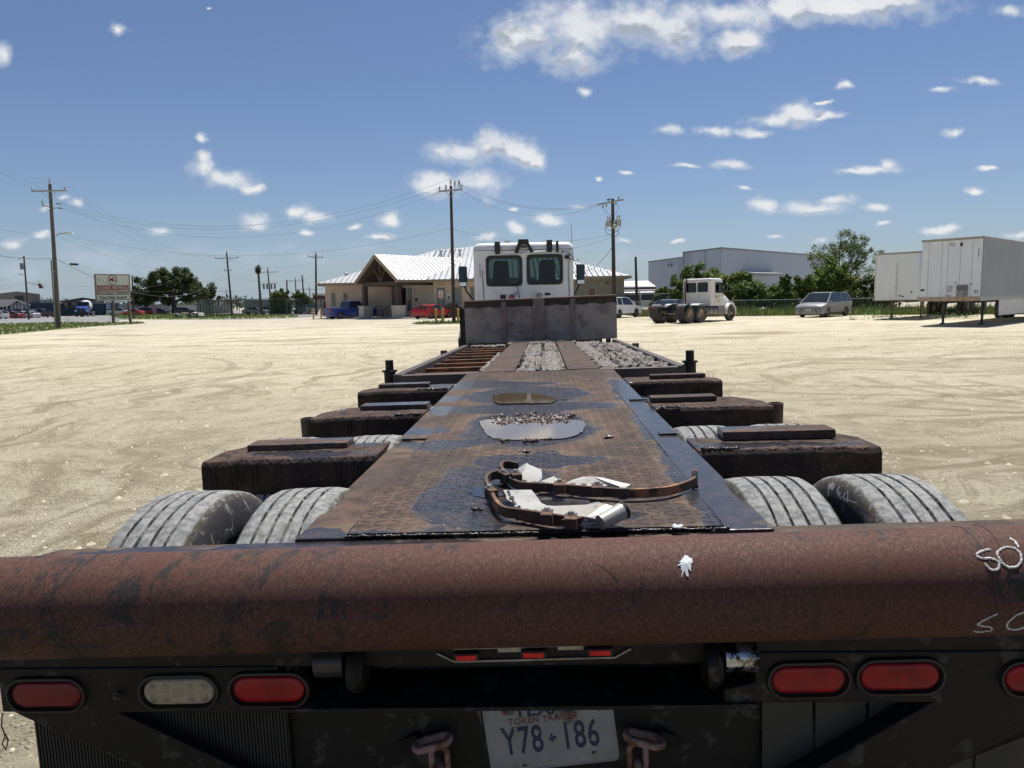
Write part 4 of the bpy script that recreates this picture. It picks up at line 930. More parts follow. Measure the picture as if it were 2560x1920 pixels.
        b=MB(); b.box((f-.05,-W*.28,zl-.22),(f+.022,W*.28,zl-.04)); gl=b.build('grille',m_dark,p)
        if kind=='van':
            b=MB(); b.box((f+.02,-W*.27,zl-.14),(f+.03,W*.27,zl-.115)); b.box((f+.02,-.03,zl-.21),(f+.031,.03,zl-.05)); b.build('grille_bar',m_alloy,gl)
            b=MB(); b.box((f-.06,-W*.42,.36),(f+.018,W*.42,.44)); b.build('lower_intake',m_dark,p)
            for s in(-1,1):
                b=MB(); b.cyl((f-.02,s*W*.37,.40),(f+.03,s*W*.37,.40),.045,n=12); b.build('fog_lamp',m_head,p)
            b=MB(); b.box((f+.01,-.16,.46),(f+.03,.16,.62)); b.build('number_plate',m_wplate,p)
        b=MB(); b.box((r-.014,-.16,.6 if kind!='coupe' else .52),(r+.02,.16,.74 if kind!='coupe' else .66)); b.build('number_plate',m_wplate,p)
        if kind=='coupe':
            b=MB(); b.box((r-.012,-W*.33,.74),(r+.03,W*.33,.86)); b.build('rear_panel',m_dark,p)
            b=MB(); b.hexa([(r+.02,-W*.42,1.05),(r+.32,-W*.42,1.04),(r+.32,W*.42,1.04),(r+.02,W*.42,1.05),(r,-W*.42,1.08),(r+.3,-W*.42,1.07),(r+.3,W*.42,1.07),(r,W*.42,1.08)]); b.build('spoiler',m_dark,p)
            b=MB(); b.box((r-.01,-W*.4,.26),(r+.1,W*.4,.42)); b.build('rear_diffuser',m_dark,p)
            b=MB(); b.cyl((r-.04,.5,.32),(r+.1,.5,.32),.05); b.cyl((r-.04,-.5,.32),(r+.1,-.5,.32),.05); b.build('exhaust_tip',m_alloy,p)
        if kind=='pickup':
            b=MB(); b.box((r-.10,-W*.45,.46),(r+.02,W*.45,.66)); b.build('rear_bumper',m_alloy if 0 else pm_,p,bevel=.03)
    return p
def wheelpos(px,Y,hd,wx,wy):
    """thing origin so that its wheel (wx,wy) stands on the ground at column px, distance Y"""
    X=(px-CX)/F*Y; return X-wx*cos(hd)+wy*sin(hd),Y-wx*sin(hd)-wy*cos(hd)
HA=atan2(.68,.73)
# blue pickup by the porch: rear right wheel at px 856
L=5.7; X,Y=wheelpos(857,77,HA,-L/2+1.15,-.95)
pk=car('pickup_truck','bright blue crew cab pickup parked beside the porch pier, tailgate to the left',X,Y,HA,(.006,.035,.20),'pickup',L,2.0,1.93)
X,Y=wheelpos(1082,69.5,R(58),-4.75/2+.95,-.85)
car('sports_car','red two door sports car with black spoiler parked by the tan building',X,Y,R(58),(.36,.008,.012),'coupe',4.75,1.9,1.38)
X,Y=wheelpos(1122,73,R(58),-1.4,-.8)
car('parked_car','black car just right of the red sports car, behind the utility pole',X,Y,R(58),(.012,.012,.014),'sedan',4.7,1.85,1.45)
X,Y=wheelpos(1150,76,R(58),-1.4,-.8)
car('parked_car','dark blue car half hidden behind the yellow bollard and the headboard',X,Y,R(58),(.02,.04,.09),'sedan',4.7,1.85,1.5,matn='navy_paint')
X,Y=wheelpos(1549,59,R(50),-4.6/2+.95,-.8)
car('parked_suv','white compact SUV parked right of the truck cab, facing right',X,Y,R(50),(.72,.73,.74),'suv',4.6,1.86,1.70)
X,Y=wheelpos(1690,52.5,R(52),-1.4,-.8)
car('parked_car','dark grey car with a sloping rear window behind the white day cab truck',X,Y,R(52),(.06,.065,.075),'sedan',4.8,1.85,1.46,matn='grey_paint')
hv=atan2(-.68,-.73)      # minivan faces us: rear points away right
X,Y=wheelpos(2067,50.6,hv,5.15/2-1.0,.87)
car('minivan','silver minivan parked facing the camera in front of the chain link fence',X,Y,hv,(.20,.205,.215),'van',5.15,2.0,1.76)
# ------------------------------------------------------------------ day cab truck tractor
def truck(name,label,col,loc,rot,near=False,W=2.06,hood=True,group=None,off=None):
    t=thing(name,label,'truck',loc,rot,group,off)
    P=paint(name+('_near' if near else '')+'_paint',col,.3); h=W/2
    zf,zr=1.02,2.80; L=1.72; QS=.8 if near else 0.
    def wall(b,y0,y1,z0,z1,wins,x,th):
        ys=sorted({y0,y1,*[w_[0] for w_ in wins],*[w_[1] for w_ in wins]}); zs=sorted({z0,z1,*[w_[2] for w_ in wins],*[w_[3] for w_ in wins]})
        for a,c in zip(ys,ys[1:]):
            for d,e in zip(zs,zs[1:]):
                if any(w_[0]<=(a+c)/2<=w_[1] and w_[2]<=(d+e)/2<=w_[3] for w_ in wins): continue
                b.box((x,a,d),(x+th,c,e))
    def rrect(y0,y1,z0,z1,r=.09,n_=5):
        o=[]
        for cy,cz,a0 in((y1-r,z1-r,0),(y0+r,z1-r,90),(y0+r,z0+r,180),(y1-r,z0+r,270)): o+=[(cy+r*cos(R(a0+90*i/n_)),cz+r*sin(R(a0+90*i/n_))) for i in range(n_+1)]
        return o
    RW=[(-.80,-.07,1.93,2.53),(.04,.77,1.91,2.52)]   # local y is left; the right window is first
    # rear wall as one panel with rounded openings
    b=MB(); wall(b,-h+.07,h-.07,zf,zr-.15,RW,0,.045); cab=b.build('cab_shell',P,t)
    b=MB()
    for s in(-1,1): # side walls: rear quarter, below window, above window
        for x0,x1,z0,z1 in((.0,.55,zf,zr-.13),(.55,1.55,zf,1.86),(.55,1.45,2.5,zr-.13)):
            y0,y1=sorted((s*h,s*(h-.05))); b.box((x0+.02,y0,z0),(x1,y1,z1))
        b.bar((1.62,s*(h-.04),1.86),(1.32,s*(h-.1),zr-.14),.07,.06)
    b.box((.04,-h+.06,zf),(1.6,h-.06,zf+.05)); b.box((1.55,-h+.05,zf),(1.62,h-.05,1.86)); b.build('cab_sides',P,t)
    # corner posts rounded
    b=MB()
    for s in(-1,1): b.cyl((.07,s*(h-.07),zf),(.07,s*(h-.07),zr-.13),.07,n=20)
    b.build('corner_post',P,t,True)
    b=MB(); secs=[]
    for z,ins in((zr-.155,-.012),(zr-.09,-.005),(zr-.04,.02),(zr-.01,.07),(zr+.0,.16)):
        secs.append([(x,y,z) for x,y in rr2(ins,h,L)])
    loft(secs).build('roof',P,t,True)
    b=MB(); b.box((-.003,-h+.02,zr-.165),(.3,h-.02,zr-.155)); b.build('roof_seam',m_dark,t)
    for (y0,y1,z0,z1) in RW:
        o=rrect(y0,y1,z0,z1,.11); o2=rrect(y0+.055,y1-.055,z0+.055,z1-.055,.08); k=len(o); b=MB()
        # frame: outer square-ish seal to rounded inner edge
        oo=rrect(y0-.012,y1+.012,z0-.012,z1+.012,.10)
        vs=[(-.012,y,z) for y,z in oo]+[(-.02,y,z) for y,z in o]+[(-.012,y,z) for y,z in o2]+[(.05,y,z) for y,z in o2]+[(.05,y,z) for y,z in oo]
        b.add(vs,[(j*k+i,j*k+(i+1)%k,((j+1)%5)*k+(i+1)%k,((j+1)%5)*k+i) for j in range(5) for i in range(k)]); wf=b.build('rear_window',m_dark,cab,label='rear cab window with a thick black rubber seal')
        b=MB(); b.add([(-.004,y,z) for y,z in o2],[tuple(range(k))]); b.build('pane',m_cabglass,wf,recalc=False)
        # white fillets in the corners behind the rounded seal
    for s in(-1,1):
        y=s*(h-.012); b=MB(); b.add([(.58,y,1.88),(1.56,y,1.88),(1.30,y,2.48),(.58,y,2.48)],[(0,1,2,3)]); b.build('side_window',m_cabglass,t,recalc=False)
        b=MB()
        q=[(.56,y+s*.012,1.86),(1.60,y+s*.012,1.86),(1.32,y+s*.012,2.5),(.56,y+s*.012,2.5)]
        for a,c in zip(q,q[1:]+q[:1]): b.bar(a,c,.05,.02,(0,1,0))
        b.build('window_seal',m_dark,t)
        b=MB(); b.box((.6,s*(h+.004)-.01,1.55),(.72,s*(h+.004)+.01,1.68)); b.build('door_handle',m_dark,t)
        b=MB(); b.box((.50,s*(h+.001)-.003,1.05),(.508,s*(h+.001)+.003,2.6)); b.build('door_gap',m_dark,t)
    b=MB(); b.add([(1.60,-h+.1,1.88),(1.60,h-.1,1.88),(1.36,h-.14,2.62),(1.36,-h+.14,2.62)],[(0,1,2,3)]); b.build('windscreen',m_cabglass,t,recalc=False)
    b=MB()
    for s in(-1,1): b.box((.06,s*(h-.075)-.012,zf+.06),(1.5,s*(h-.075)+.012,1.84)); b.box((.06,s*(h-.075)-.012,1.84),(.53,s*(h-.075)+.012,zr-.2))
    b.box((.06,-h+.1,zr-.2),(1.35,h-.1,zr-.17)); b.box((.06,-h+.1,zf+.06),(.07,h-.1,1.87)); b.build('interior_trim',M('seat_fabric',(.03,.035,.035),.9),t)
    # seats and dash
    for y in(-.50,.47):
        b=MB(); b.hexa([(.28,y-.24,1.3),(.55,y-.24,1.3),(.55,y+.24,1.3),(.28,y+.24,1.3),(.18,y-.15,2.44),(.30,y-.15,2.44),(.30,y+.15,2.44),(.18,y+.15,2.44)]); b.box((.3,y-.25,1.25),(.85,y+.25,1.42)); b.build('seat',M('seat_fabric',(.03,.035,.035),.9),t,bevel=.05,seg=3)
    b=MB(); b.box((1.25,-h+.1,1.5),(1.58,h-.1,1.9)); b.build('dashboard',M('seat_fabric',(.03,.035,.035),.9),t,bevel=.04)
    # hood, fenders and bumper
    b=MB(); S=[]
    for x,hw,zt,zb_ in((1.63,h-.1,1.98,1.0),(2.1,h-.16,1.86,1.0),(2.7,h-.26,1.68,.95),(3.15,h-.34,1.5,.9),(3.3,h-.42,1.3,.9)):
        S.append([(x,-hw,zb_),(x,-hw-.02,zt-.3),(x,-hw+.16,zt-.06),(x,-hw*.4,zt),(x,hw*.4,zt),(x,hw-.16,zt-.06),(x,hw+.02,zt-.3),(x,hw,zb_)])
    loft(S).build('hood',P,t,True)
    for s in(-1,1):
        b=MB(); wx=2.5; pts=[]
        for q in range(11):
            a=pi*q/10; pts.append((wx+.66*cos(a),.52+.66*sin(a)))
        pts+=[(wx-.66,.45),(wx-.6,.45)]+[(wx+.57*cos(pi-pi*q/10),.52+.57*sin(pi-pi*q/10)) for q in range(11)]+[(wx+.66,.45)]
        y0,y1=sorted((s*(h+.13),s*(h-.3)))
        b.prism(pts,y1-y0,lambda x,z,y:(x,y0+y,z)); f_=b.build('fender',P,t,True)
        b=MB(); b.hexa([(3.05,s*(h-.32),1.08),(3.22,s*(h-.3),1.02),(3.0,s*(h+.1),.98),(2.9,s*(h+.1),1.0),(3.0,s*(h-.32),1.3),(3.1,s*(h-.3),1.28),(2.92,s*(h+.08),1.18),(2.85,s*(h+.08),1.2)]); b.build('headlight',m_head,t)
    b=MB(); b.box((3.12,-h-.05,.4),(3.38,h+.05,.86)); b.build('front_bumper',P,t,bevel=.06)
    b=MB(); b.box((3.36,-h-.02,.45),(3.395,-h+.35,.7)); b.box((3.0,-h-.07,.42),(3.3,-h-.045,.8)); b.build('red_bumper_end',M('red_vinyl',(.3,.02,.02),.5),t)
    b=MB(); b.box((3.28,-.5,.95),(3.34,.5,1.5)); b.build('grille',m_dark,t)
    # chassis
    b=MB()
    for s in(-1,1): b.box((-3.55+QS,s*.42-.04,.78),(2.9,s*.42+.04,1.0))
    b.build('chassis_rail',m_dark,t)
    dirt=M('road_grime',(.12,.11,.095),.85,0,(.05,.046,.04),4,.8)
    for s in(-1,1):
        b=MB(); b.cyl((-.55+QS*.9,s*(h-.22),.66),(1.0,s*(h-.22),.66),.31,n=28); tk=b.build('fuel_tank',M('grimy_tank',(.3,.28,.25),.5,.35,(.16,.145,.12),4,.8),t,True)
        b=MB()
        for x in((-.3,.2,.75) if not near else(.35,.75)): b.lathe([(0,.312),(0,.322),(.05,.322),(.05,.312)],(x,s*(h-.22),.66),(1,0,0),28,False)
        b.build('tank_strap',m_dark,tk)
        b=MB(); b.box((1.02,s*(h-.2)-.18,.42),(1.85,s*(h-.2)+.2,1.0)); b.box((1.02,s*(h-.2)-.2,.68),(1.8,s*(h-.2)+.22,.72)); b.build('cab_step',M('grimy_tank',(.3,.28,.25)),t,bevel=.02)
    for wx in(-1.55+QS*.75,-2.85+QS):
        for s in(-1,1):
            for yy in(h+.08,h-.26): bigwheel(t,wx,s*yy,yy>h)
        b=MB(); b.cyl((wx,-h+.3,.52),(wx,h-.3,.52),.09); b.build('axle',m_dark,t)
    for s in(-1,1): bigwheel(t,2.5,s*(h-.02),True,True)
    if not near or 1:
        b=MB(); (b.box((-2.6,-.48,1.02),(-1.7,.48,1.14)),b.cyl((-2.1,0,1.12),(-2.1,0,1.2),.5,n=24)) if not near else b.box((-1.9,-.48,.8),(-1.,.48,.86)); b.build('fifth_wheel',m_dark,t)
        for s in(-1,1):
            y0,y1=sorted((s*(h+.2),s*(h-.42)))
            b=MB(); b.box((-3.52+QS,y0,.33),(-3.505+QS,y1,.9)); fl=b.build('mud_flap',M('flap_black',(.02,.02,.02),.7,0,(.05,.048,.045),5,.8),t)
            b=MB(); b.box((-3.54+QS,y0,.9),(-3.5+QS,y1,.97)); b.build('flap_bar',m_dark,t)
            b=MB(); b.box((-3.556+QS,(y0+y1)/2-.12,.91),(-3.54+QS,(y0+y1)/2+.12,.96)); b.build('tail_light',m_tail,t)
            b=MB(); pts=[(-3.5+.0,.95),(-3.42,1.1),(-3.1,1.2),(-2.7,1.16),(-2.7,1.14),(-3.1,1.18),(-3.4,1.08),(-3.48,1.0)]
            b.prism(pts,y1-y0,lambda x,z,y:(x+QS,y0+y,z-(.1 if near else 0))); b.build('quarter_fender',M('fender_plastic',(.09,.09,.09),.5,0,(.05,.05,.05),4,.8),t)
            b=MB(); b.prism([(-1.9,1.12),(-1.6,1.2),(-.95,1.2),(-.9,1.18),(-1.6,1.17),(-1.9,1.10)],y1-y0,lambda x,z,y:(x,y0+y,z)); b.build('top_fender',P,t)
    for s in(-1,1):   # mirrors
        b=MB(); b.tube([(1.45,s*(h-.02),1.62),(1.42,s*(h+.10),1.66),(1.36,s*(h+.22),1.82),(1.36,s*(h+.27),1.95)],.022,8); ar=b.build('mirror_arm',m_dark,t,True)
        b=MB(); b.box((1.32,s*(h+.30)-.095,1.93),(1.44,s*(h+.30)+.095,2.40)); mh=b.build('mirror',m_dark,t,bevel=.035,seg=3)
        b=MB(); b.box((1.316,s*(h+.30)-.075,2.04),(1.3195,s*(h+.30)+.075,2.375)); b.build('mirror_glass',M('mirror_silver',(.05,.07,.08),.05,1.),mh)
        b=MB(); b.box((1.314,s*(h+.30)-.078,1.955),(1.3195,s*(h+.30)+.078,2.035)); b.build('convex_mirror',M('mirror_bright',(.75,.78,.8),.12,1.),mh)
    # exhaust / air lines at the rear left
    m_hose=M('hose_black',(.02,.02,.022),.6)
    b=MB(); b.tube([(-.12,h-.14,1.0),(-.10,h-.14,1.9),(-.10,h-.17,2.62)],.03,8)
    if not near: b.tube([(-.12,h-.34,1.05),(-.28,h-.36,1.5),(-.16,h-.30,1.95),(-.06,h-.30,2.66),(-.02,h-.28,2.9)],.045,8)
    if not near: b.build('exhaust_pipe',m_hose,t,True)
    return t,cab,P
def rr2(ins,h,L,r=.13,n_=4):
    x0,x1,y=0+ins-.0,L-.28-ins,h-ins; o=[]
    for cx_,cy_,a0 in((x1-r,y-r,0),(x0+r,y-r,90),(x0+r,-y+r,180),(x1-r,-y+r,270)): o+=[(cx_+r*cos(R(a0+90*i/n_)),cy_+r*sin(R(a0+90*i/n_))) for i in range(n_+1)]
    return o
BW={}
def bigwheel(par,x,y,outer,steer=False):
    if 't' not in BW:
        me=tyre_mesh('tyre',.515,.28,48,3,.012,m_wt2); me.transform(Matrix.Rotation(R(90),4,'Z')); BW['t']=me
        b=MB(); b.lathe([(-.12,.31),(-.1,.29),(-.03,.24),(.02,.1),(.05,.09),(.05,.0)],(0,0,0),(0,1,0),28,False); b.lathe([(.12,.315),(.1,.29),(0,.27),(-.03,.24)],(0,0,0),(0,1,0),28,False); o=b.build('r',M('dusty_rim',(.42,.36,.28),.7,0,(.2,.16,.12),5,.8),None,True); BW['r']=o.data; bpy.data.objects.remove(o)
        b=MB(); b.lathe([(-.1,.31),(-.13,.30),(-.02,.25),(0,.2),(.06,.12),(.16,.11),(.17,.0)],(0,0,0),(0,1,0),28,False); o=b.build('r2',M('dusty_rim',(.42,.36,.28)),None,True); BW['s']=o.data; bpy.data.objects.remove(o)
    w_=bpy.data.objects.new('wheel',BW['s' if steer else 'r']); COL.objects.link(w_); w_.parent=par; w_.location=Vector((x,y,.515))-OFF[par.name]
    if (y<0): w_.rotation_euler=(0,0,pi)
    o=bpy.data.objects.new('tyre',BW['t']); COL.objects.link(o); o.parent=w_
truck_white=(.72,.70,.65)
HT=R(45)
X,Y=wheelpos(1722,43.8,HT,-2.85,-1.1)
tr2,_,_=truck('day_cab_truck','white dusty day cab truck tractor without a trailer, parked behind the trailer on the right',truck_white,(X,Y,0),HT)
b=MB()
for z,w0 in((1.68,.42),(1.62,.36),(1.56,.44),(1.40,.4),(1.34,.46),(1.28,.38)): b.box((.78,-1.034,z),(.78+w0,-1.032,z+.022))
b.build('door_lettering',M('grey_print',(.28,.27,.26),.7),tr2,label='faint lines of small print on the cab door')
# the tractor that carries the old trailer
nb=Vector((-.03,14.85,0)); frame_n=Matrix.Rotation(R(90.8),3,'Z')
tn,cab,PN=truck('truck_tractor','white truck cab in front of the headboard, seen from behind',(.74,.74,.73),Vector((.29,14.85,0)),frame_n,True)
def cb(u_,v_,x=-.02):    # zoom-5 pixel on the cab's rear plane -> cab frame
    return (x,-(u_-940)/575.,2.79-(v_-240)/575.)
b=MB()
for (x0,x1,y0,y1,tp_) in((600,665,235,375,.02),(1217,1283,225,362,.02),(1328,1356,240,366,.0)):
    a=cb(x0,y0); c_=cb(x1,y1); b=MB()
    b.prism([(a[1],a[2]),(c_[1],a[2]),(c_[1],c_[2]+.05),(c_[1]+tp_,c_[2]),(a[1]-tp_,c_[2]),(a[1],c_[2]+.05)],.03,lambda y,z,x:(-.05+x,y,z)); b.box((-.05,c_[1],a[2]-.01),(.12,a[1],a[2]+.012)); b.build('roof_clip',m_dark,tn,bevel=.004)
b=MB(); A=[cb(852,365),cb(905,225),cb(975,225),cb(1040,360)]
b.bar((-.06,)+A[0][1:],(-.06,)+A[1][1:],.075,.03,(1,0,0)); b.bar((-.06,)+A[2][1:],(-.06,)+A[3][1:],.06,.03,(1,0,0)); p,q=cb(880,230),cb(1000,230); b.box((-.08,q[1],p[2]-.04),(.15,p[1],p[2]+.04)); p,q=cb(905,295),cb(980,295); b.box((-.075,q[1],p[2]-.015),(-.045,p[1],p[2]+.015)); b.build('antenna_bracket',m_dark,tn)
b=MB(); p,q=cb(690,368),cb(1205,350); b.cyl((-.05,)+p[1:],(-.05,)+q[1:],.011,n=10); b.build('grab_rail',M('bright_rod',(.7,.7,.7),.25,.8),tn,True)
p=cb(1500,425); b=MB(); b.cyl((-.02,)+p[1:],(-.12,)+p[1:],.055,.05,n=20); b.box((-.06,p[1]-.02,p[2]-.03),(.0,p[1]+.12,p[2]+.04)); wl=b.build('work_lamp',m_dark,tn,True)
b=MB(); b.cyl((-.121,)+p[1:],(-.128,)+p[1:],.042,.035,n=20); b.build('lamp_glass',m_head,wl,True)
p=cb(1570,437); b=MB(); b.lathe([(0,.09),(.03,.06),(.05,.02)],(.3,p[1],p[2]-.03),(0,0,1),16); b.build('gps_dome',m_dark,tn,True)
b=MB(); p,q=cb(1530,385),cb(1522,20); b.cyl((.2,)+p[1:],(.2,)+q[1:],.008,.005,n=6); b.cyl((.2,)+p[1:],(.2,p[1],p[2]+.06),.02,n=8); b.build('whip_antenna',M('antenna_grey',(.2,.2,.2),.5),tn,True)
for x0,x1,y0,y1,mm,xd in((722,788,190,245,M('beige_box',(.42,.4,.34),.6),.5),(1185,1215,205,235,M('beige_box',(.42,.4,.34),.6),.5),(615,640,220,240,M('beige_box',(.42,.4,.34),.6),.5)):
    p=cb(x0,y0); q=cb(x1,y1); b=MB(); b.box((xd,q[1],q[2]-.05),(xd+.12,p[1],p[2])); b.build('roof_marker',mm,tn,bevel=.01)
for x0,x1,y0,y1 in((655,722,850,905),(1187,1253,838,868)):
    p=cb(x0,y0); q=cb(x1,y1); b=MB(); b.box((-.012,q[1],q[2]),(.01,p[1],p[2])); b.build('air_vent',m_dark,tn,bevel=.006)
b=MB()
for x0,y0,y1 in((420,478,645),(1475,460,625)):
    p=cb(x0,y0); q=cb(x0,y1); b.bar((-.001,)+p[1:],(-.001,)+q[1:],.018,.012,(1,0,0))
for x0 in(447,1470):
    p=cb(x0,560); q=cb(x0+12,930); b.bar((.0,)+p[1:],(.0,)+q[1:],.03,.008,(1,0,0))
b.build('body_groove',M('groove_grey',(.3,.3,.29),.7),tn)
for (cx_,w_) in((715,310),(1195,290)):     # pressed arches in the rear panel
    pts=[]
    for u_,v_ in((cx_-w_/2,905),(cx_-w_/2,850),(cx_-w_/2+45,805),(cx_-w_/2+95,792),(cx_+w_/2-95,790),(cx_+w_/2-45,803),(cx_+w_/2,850),(cx_+w_/2,905)): pts.append(cb(u_,v_,-.001))
    b=MB(); b.tube(pts,.006,6); b.build('pressed_rib',PN,tn,True)
b=MB()
for u_,v_ in((990,328),(1407,350),(1395,367)): p=cb(u_,v_,-.004); b.cyl(p,(p[0]+.01,p[1],p[2]),.016,n=10)
b.build('screw_cap',m_dark,tn)
b=MB(); b.tube([cb(1407,352,-.02),cb(1470,362,-.03),cb(1500,395,-.05)],.005,6); b.build('lamp_wire',m_dark,tn,True)
b=MB(); b.tube([cb(858,745,-.04),cb(868,800,-.05),cb(880,860,-.06),cb(884,905,-.07)],.012,6); b.tube([cb(822,835,-.04),cb(840,822,-.06),cb(858,835,-.06),cb(850,858,-.06),cb(828,860,-.06),cb(822,835,-.06)],.008,6); b.build('air_line',M('blue_hose',(.03,.15,.3),.5),tn,True,label='blue air hose')
for u_,v_,mm in((790,880,'red'),(1120,868,'tan')):
    p=cb(u_,v_,-.02); b=MB(); b.lathe([(0,.06),(.03,.055),(.05,.03)],p,(-1,0,0),18); b.build('hose_coupling',M('coupling_'+mm,(.25,.1,.08) if mm=='red' else (.35,.28,.22),.6),tn,True)
# ------------------------------------------------------------------ van trailers on the right
def vtrailer(label,Cr,dirv,fw,L,zb,zt,col,near):
    """Cr: front right corner on the ground; fw: front-face unit vector from right corner to left corner"""
    a=Vector(dirv).normalized(); hd=atan2(a.y,a.x)       # rearwards along +x, y = towards the left side seen from the front
    t=thing('box_trailer',label,'trailer',(Cr[0],Cr[1],0),hd)
    W=2.59; P=M('trailer_skin_near',(.68,.715,.745),.45,0,(.62,.655,.685),1.5,.8) if near else M('trailer_skin_far',(.71,.73,.72),.6,0,(.65,.67,.66),1.5,.8)
    b=MB(); b.box((.03,.03,zb+.02),(L,W-.03,zt-.03)); body=b.build('box',P,t,bevel=.03 if near else .1,seg=4)
    if near: b=MB(); b.box((.04,-.002,zb+.2),(L-.02,.031,zt-.1)); b.build('side_wall',M('shaded_side_skin',(.26,.275,.30),.55,0,(.23,.245,.27),.8,.8),t)  # side skinned darker than the front; its shade is put into the colour
    rail=M('rail_alu',(.42,.42,.41),.5,.3,(.33,.32,.3),3,.8)
    b=MB(); b.box((0,0,zt-.10),(L,.03,zt)); b.box((0,W-.03,zt-.1),(L,W,zt)); b.box((0,.0,zt-.12),(.03,W,zt-.0)); b.build('top_rail',M('roof_rail_grime',(.36,.34,.29),.6,0,(.28,.25,.2),6,.8),t,bevel=.01)
    b=MB(); b.box((0,0,zb),(L,.035,zb+.2)); b.box((0,W-.035,zb),(L,W,zb+.2)); b.build('bottom_rail',rail,t)
    if near:
        b=MB(); b.box((0,.03,zb),(.03,W-.03,zb+.2)); b.build('rusty_sill',M('rust_streaked_sill',(.5,.42,.32),.7,0,(.34,.2,.1),5,.8),t)
        b=MB()
        for y in(.42,.9,1.42,1.68,2.25): b.box((.024,y,zb+.2),(.0295,y+.012,zt-.12))
        b.build('panel_joint',M('joint_grey',(.33,.33,.33),.7),body)
        for i in range(24): x=.4+.55*i; b=MB(); b.box((x,-.006,zb+.14),(x+.10,-.001,zb+.17)); b.build('side_marker_slot',m_dark,t)
        b=MB(); b.box((.012,.52,zb+.20),(.028,1.02,zb+.76)); gb=b.build('connection_box',M('box_grey',(.3,.3,.3),.6),t); b=MB(); b.box((.010,.56,zb+.48),(.0115,.98,zb+.72)); b.box((.008,.64,zb+.66),(.0105,.86,zb+.70)); b.cyl((.0115,.66,zb+.33),(-.02,.66,zb+.33),.06,n=14); b.build('box_recess',m_dark if 0 else M('recess_grey',(.14,.14,.14),.6),gb)
        b=MB(); b.box((.02,1.18,zb+.42),(.0285,1.40,zb+.72)); b.build('paper_holder',M('box_pale',(.45,.45,.44),.6),t)
        b=MB(); b.box((.020,.84,zt-.40),(.0275,.95,zt-.24)); b.box((.02,2.38,zb+.5),(.0275,2.55,zb+.59)); b.build('dark_vent',m_dark,t)
        fr=lambda y,z:frame4((.0265,y,z),(0,-1,0),(0,0,1))
        text('trailer_number','53',.2,M('black_print',(.015,.015,.018),.6),fr(.20,zb+.42),t,.0008,.003)
        b=MB()
        for y,z,w_,h_ in((1.32,zt-.26,.06,.05),(1.22,zt-.26,.05,.05),(1.27,zt-.34,.26,.02),(1.42,zb+.26,.03,.07),(1.34,zb+.26,.04,.07),(1.26,zb+.26,.03,.07),(.42,zb+.8,.11,.03),(.42,zb+.73,.06,.02),(1.05,zb+.86,.08,.04)): b.box((.022,y-w_/2,z-h_/2),(.028,y+w_/2,z+h_/2))
        for k in range(5): b.box((.022,.16,zt-.92+.075*k),(.028,.20,zt-.87+.075*k))
        b.build('small_print',M('black_print',(.015,.015,.018),.6),t,label='small dark lettering on the front wall')
        b=MB(); b.box((3.0,-.01,.42),(11.8,.02,zb)); b.build('side_skirt',M('skirt_white',(.6,.6,.6),.5,0,(.5,.5,.5),2,.8),t)
    else:
        b=MB(); b.box((.018,1.2,zb+.15),(.03,1.32,zt-.55)); b.build('conduit',M('conduit_white',(.58,.58,.56),.5),t)
        b=MB()
        for y,z in((1.05,zb+.28),(.88,zb+.24),(.42,zb+.5)): b.cyl((.03,y,z),(.005,y,z),.05,n=12)
        b.build('connector',m_dark,t)
        b=MB(); b.box((.02,.05,zb),(.032,W-.05,zb+.03)); b.box((.02,W-.12,zb),(.033,W-.09,zt-.1)); b.build('rust_line',M('rust_streaked_sill',(.5,.42,.32)),t)
    lm=M('leg_steel_near',(.02,.02,.022),.6,0,(.06,.058,.055),5,.8) if near else M('leg_steel_far',(.28,.23,.17),.8,0,(.16,.1,.06),5,.8)
    for y in(.45,W-.45):
        b=MB(); x=2.1; b.box((x-.07,y-.06,.45),(x+.07,y+.06,zb)); b.box((x-.05,y-.045,.06),(x+.05,y+.045,.45)); b.box((x-.12,y-.11,.0),(x+.12,y+.11,.06)); b.prism([(x-.1,zb),(x+.32,zb),(x+.07,zb-.5),(x-.07,zb-.5)],.03,lambda a_,z,y_:(a_,y-.1+y_,z)); b.build('landing_leg',lm,t,bevel=.004)
    b=MB(); b.bar((2.1,.5,.75),(2.1,W-.5,.55),.05,.05); b.bar((2.1,.5,.55),(2.1,W-.5,.75),.04,.04); b.build('leg_brace',lm,t)
    for y in(.8,W-.8):
        b=MB(); b.box((.3,y-.05,zb-.12),(L-.2,y+.05,zb)); b.build('underframe_rail',m_dark,t)
    for x in(L-1.3,L-2.6):
        for y in(.16,.52,W-.52,W-.16): bigwheel(t,x,y,True)
    return t
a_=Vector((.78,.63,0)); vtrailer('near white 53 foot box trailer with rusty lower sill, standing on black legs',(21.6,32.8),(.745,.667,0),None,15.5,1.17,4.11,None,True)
vtrailer('cream white box trailer half hidden behind the nearer trailer, with a vertical white conduit',(24.3,42.5),(.722,.692,0),None,13.5,1.15,4.05,None,False)
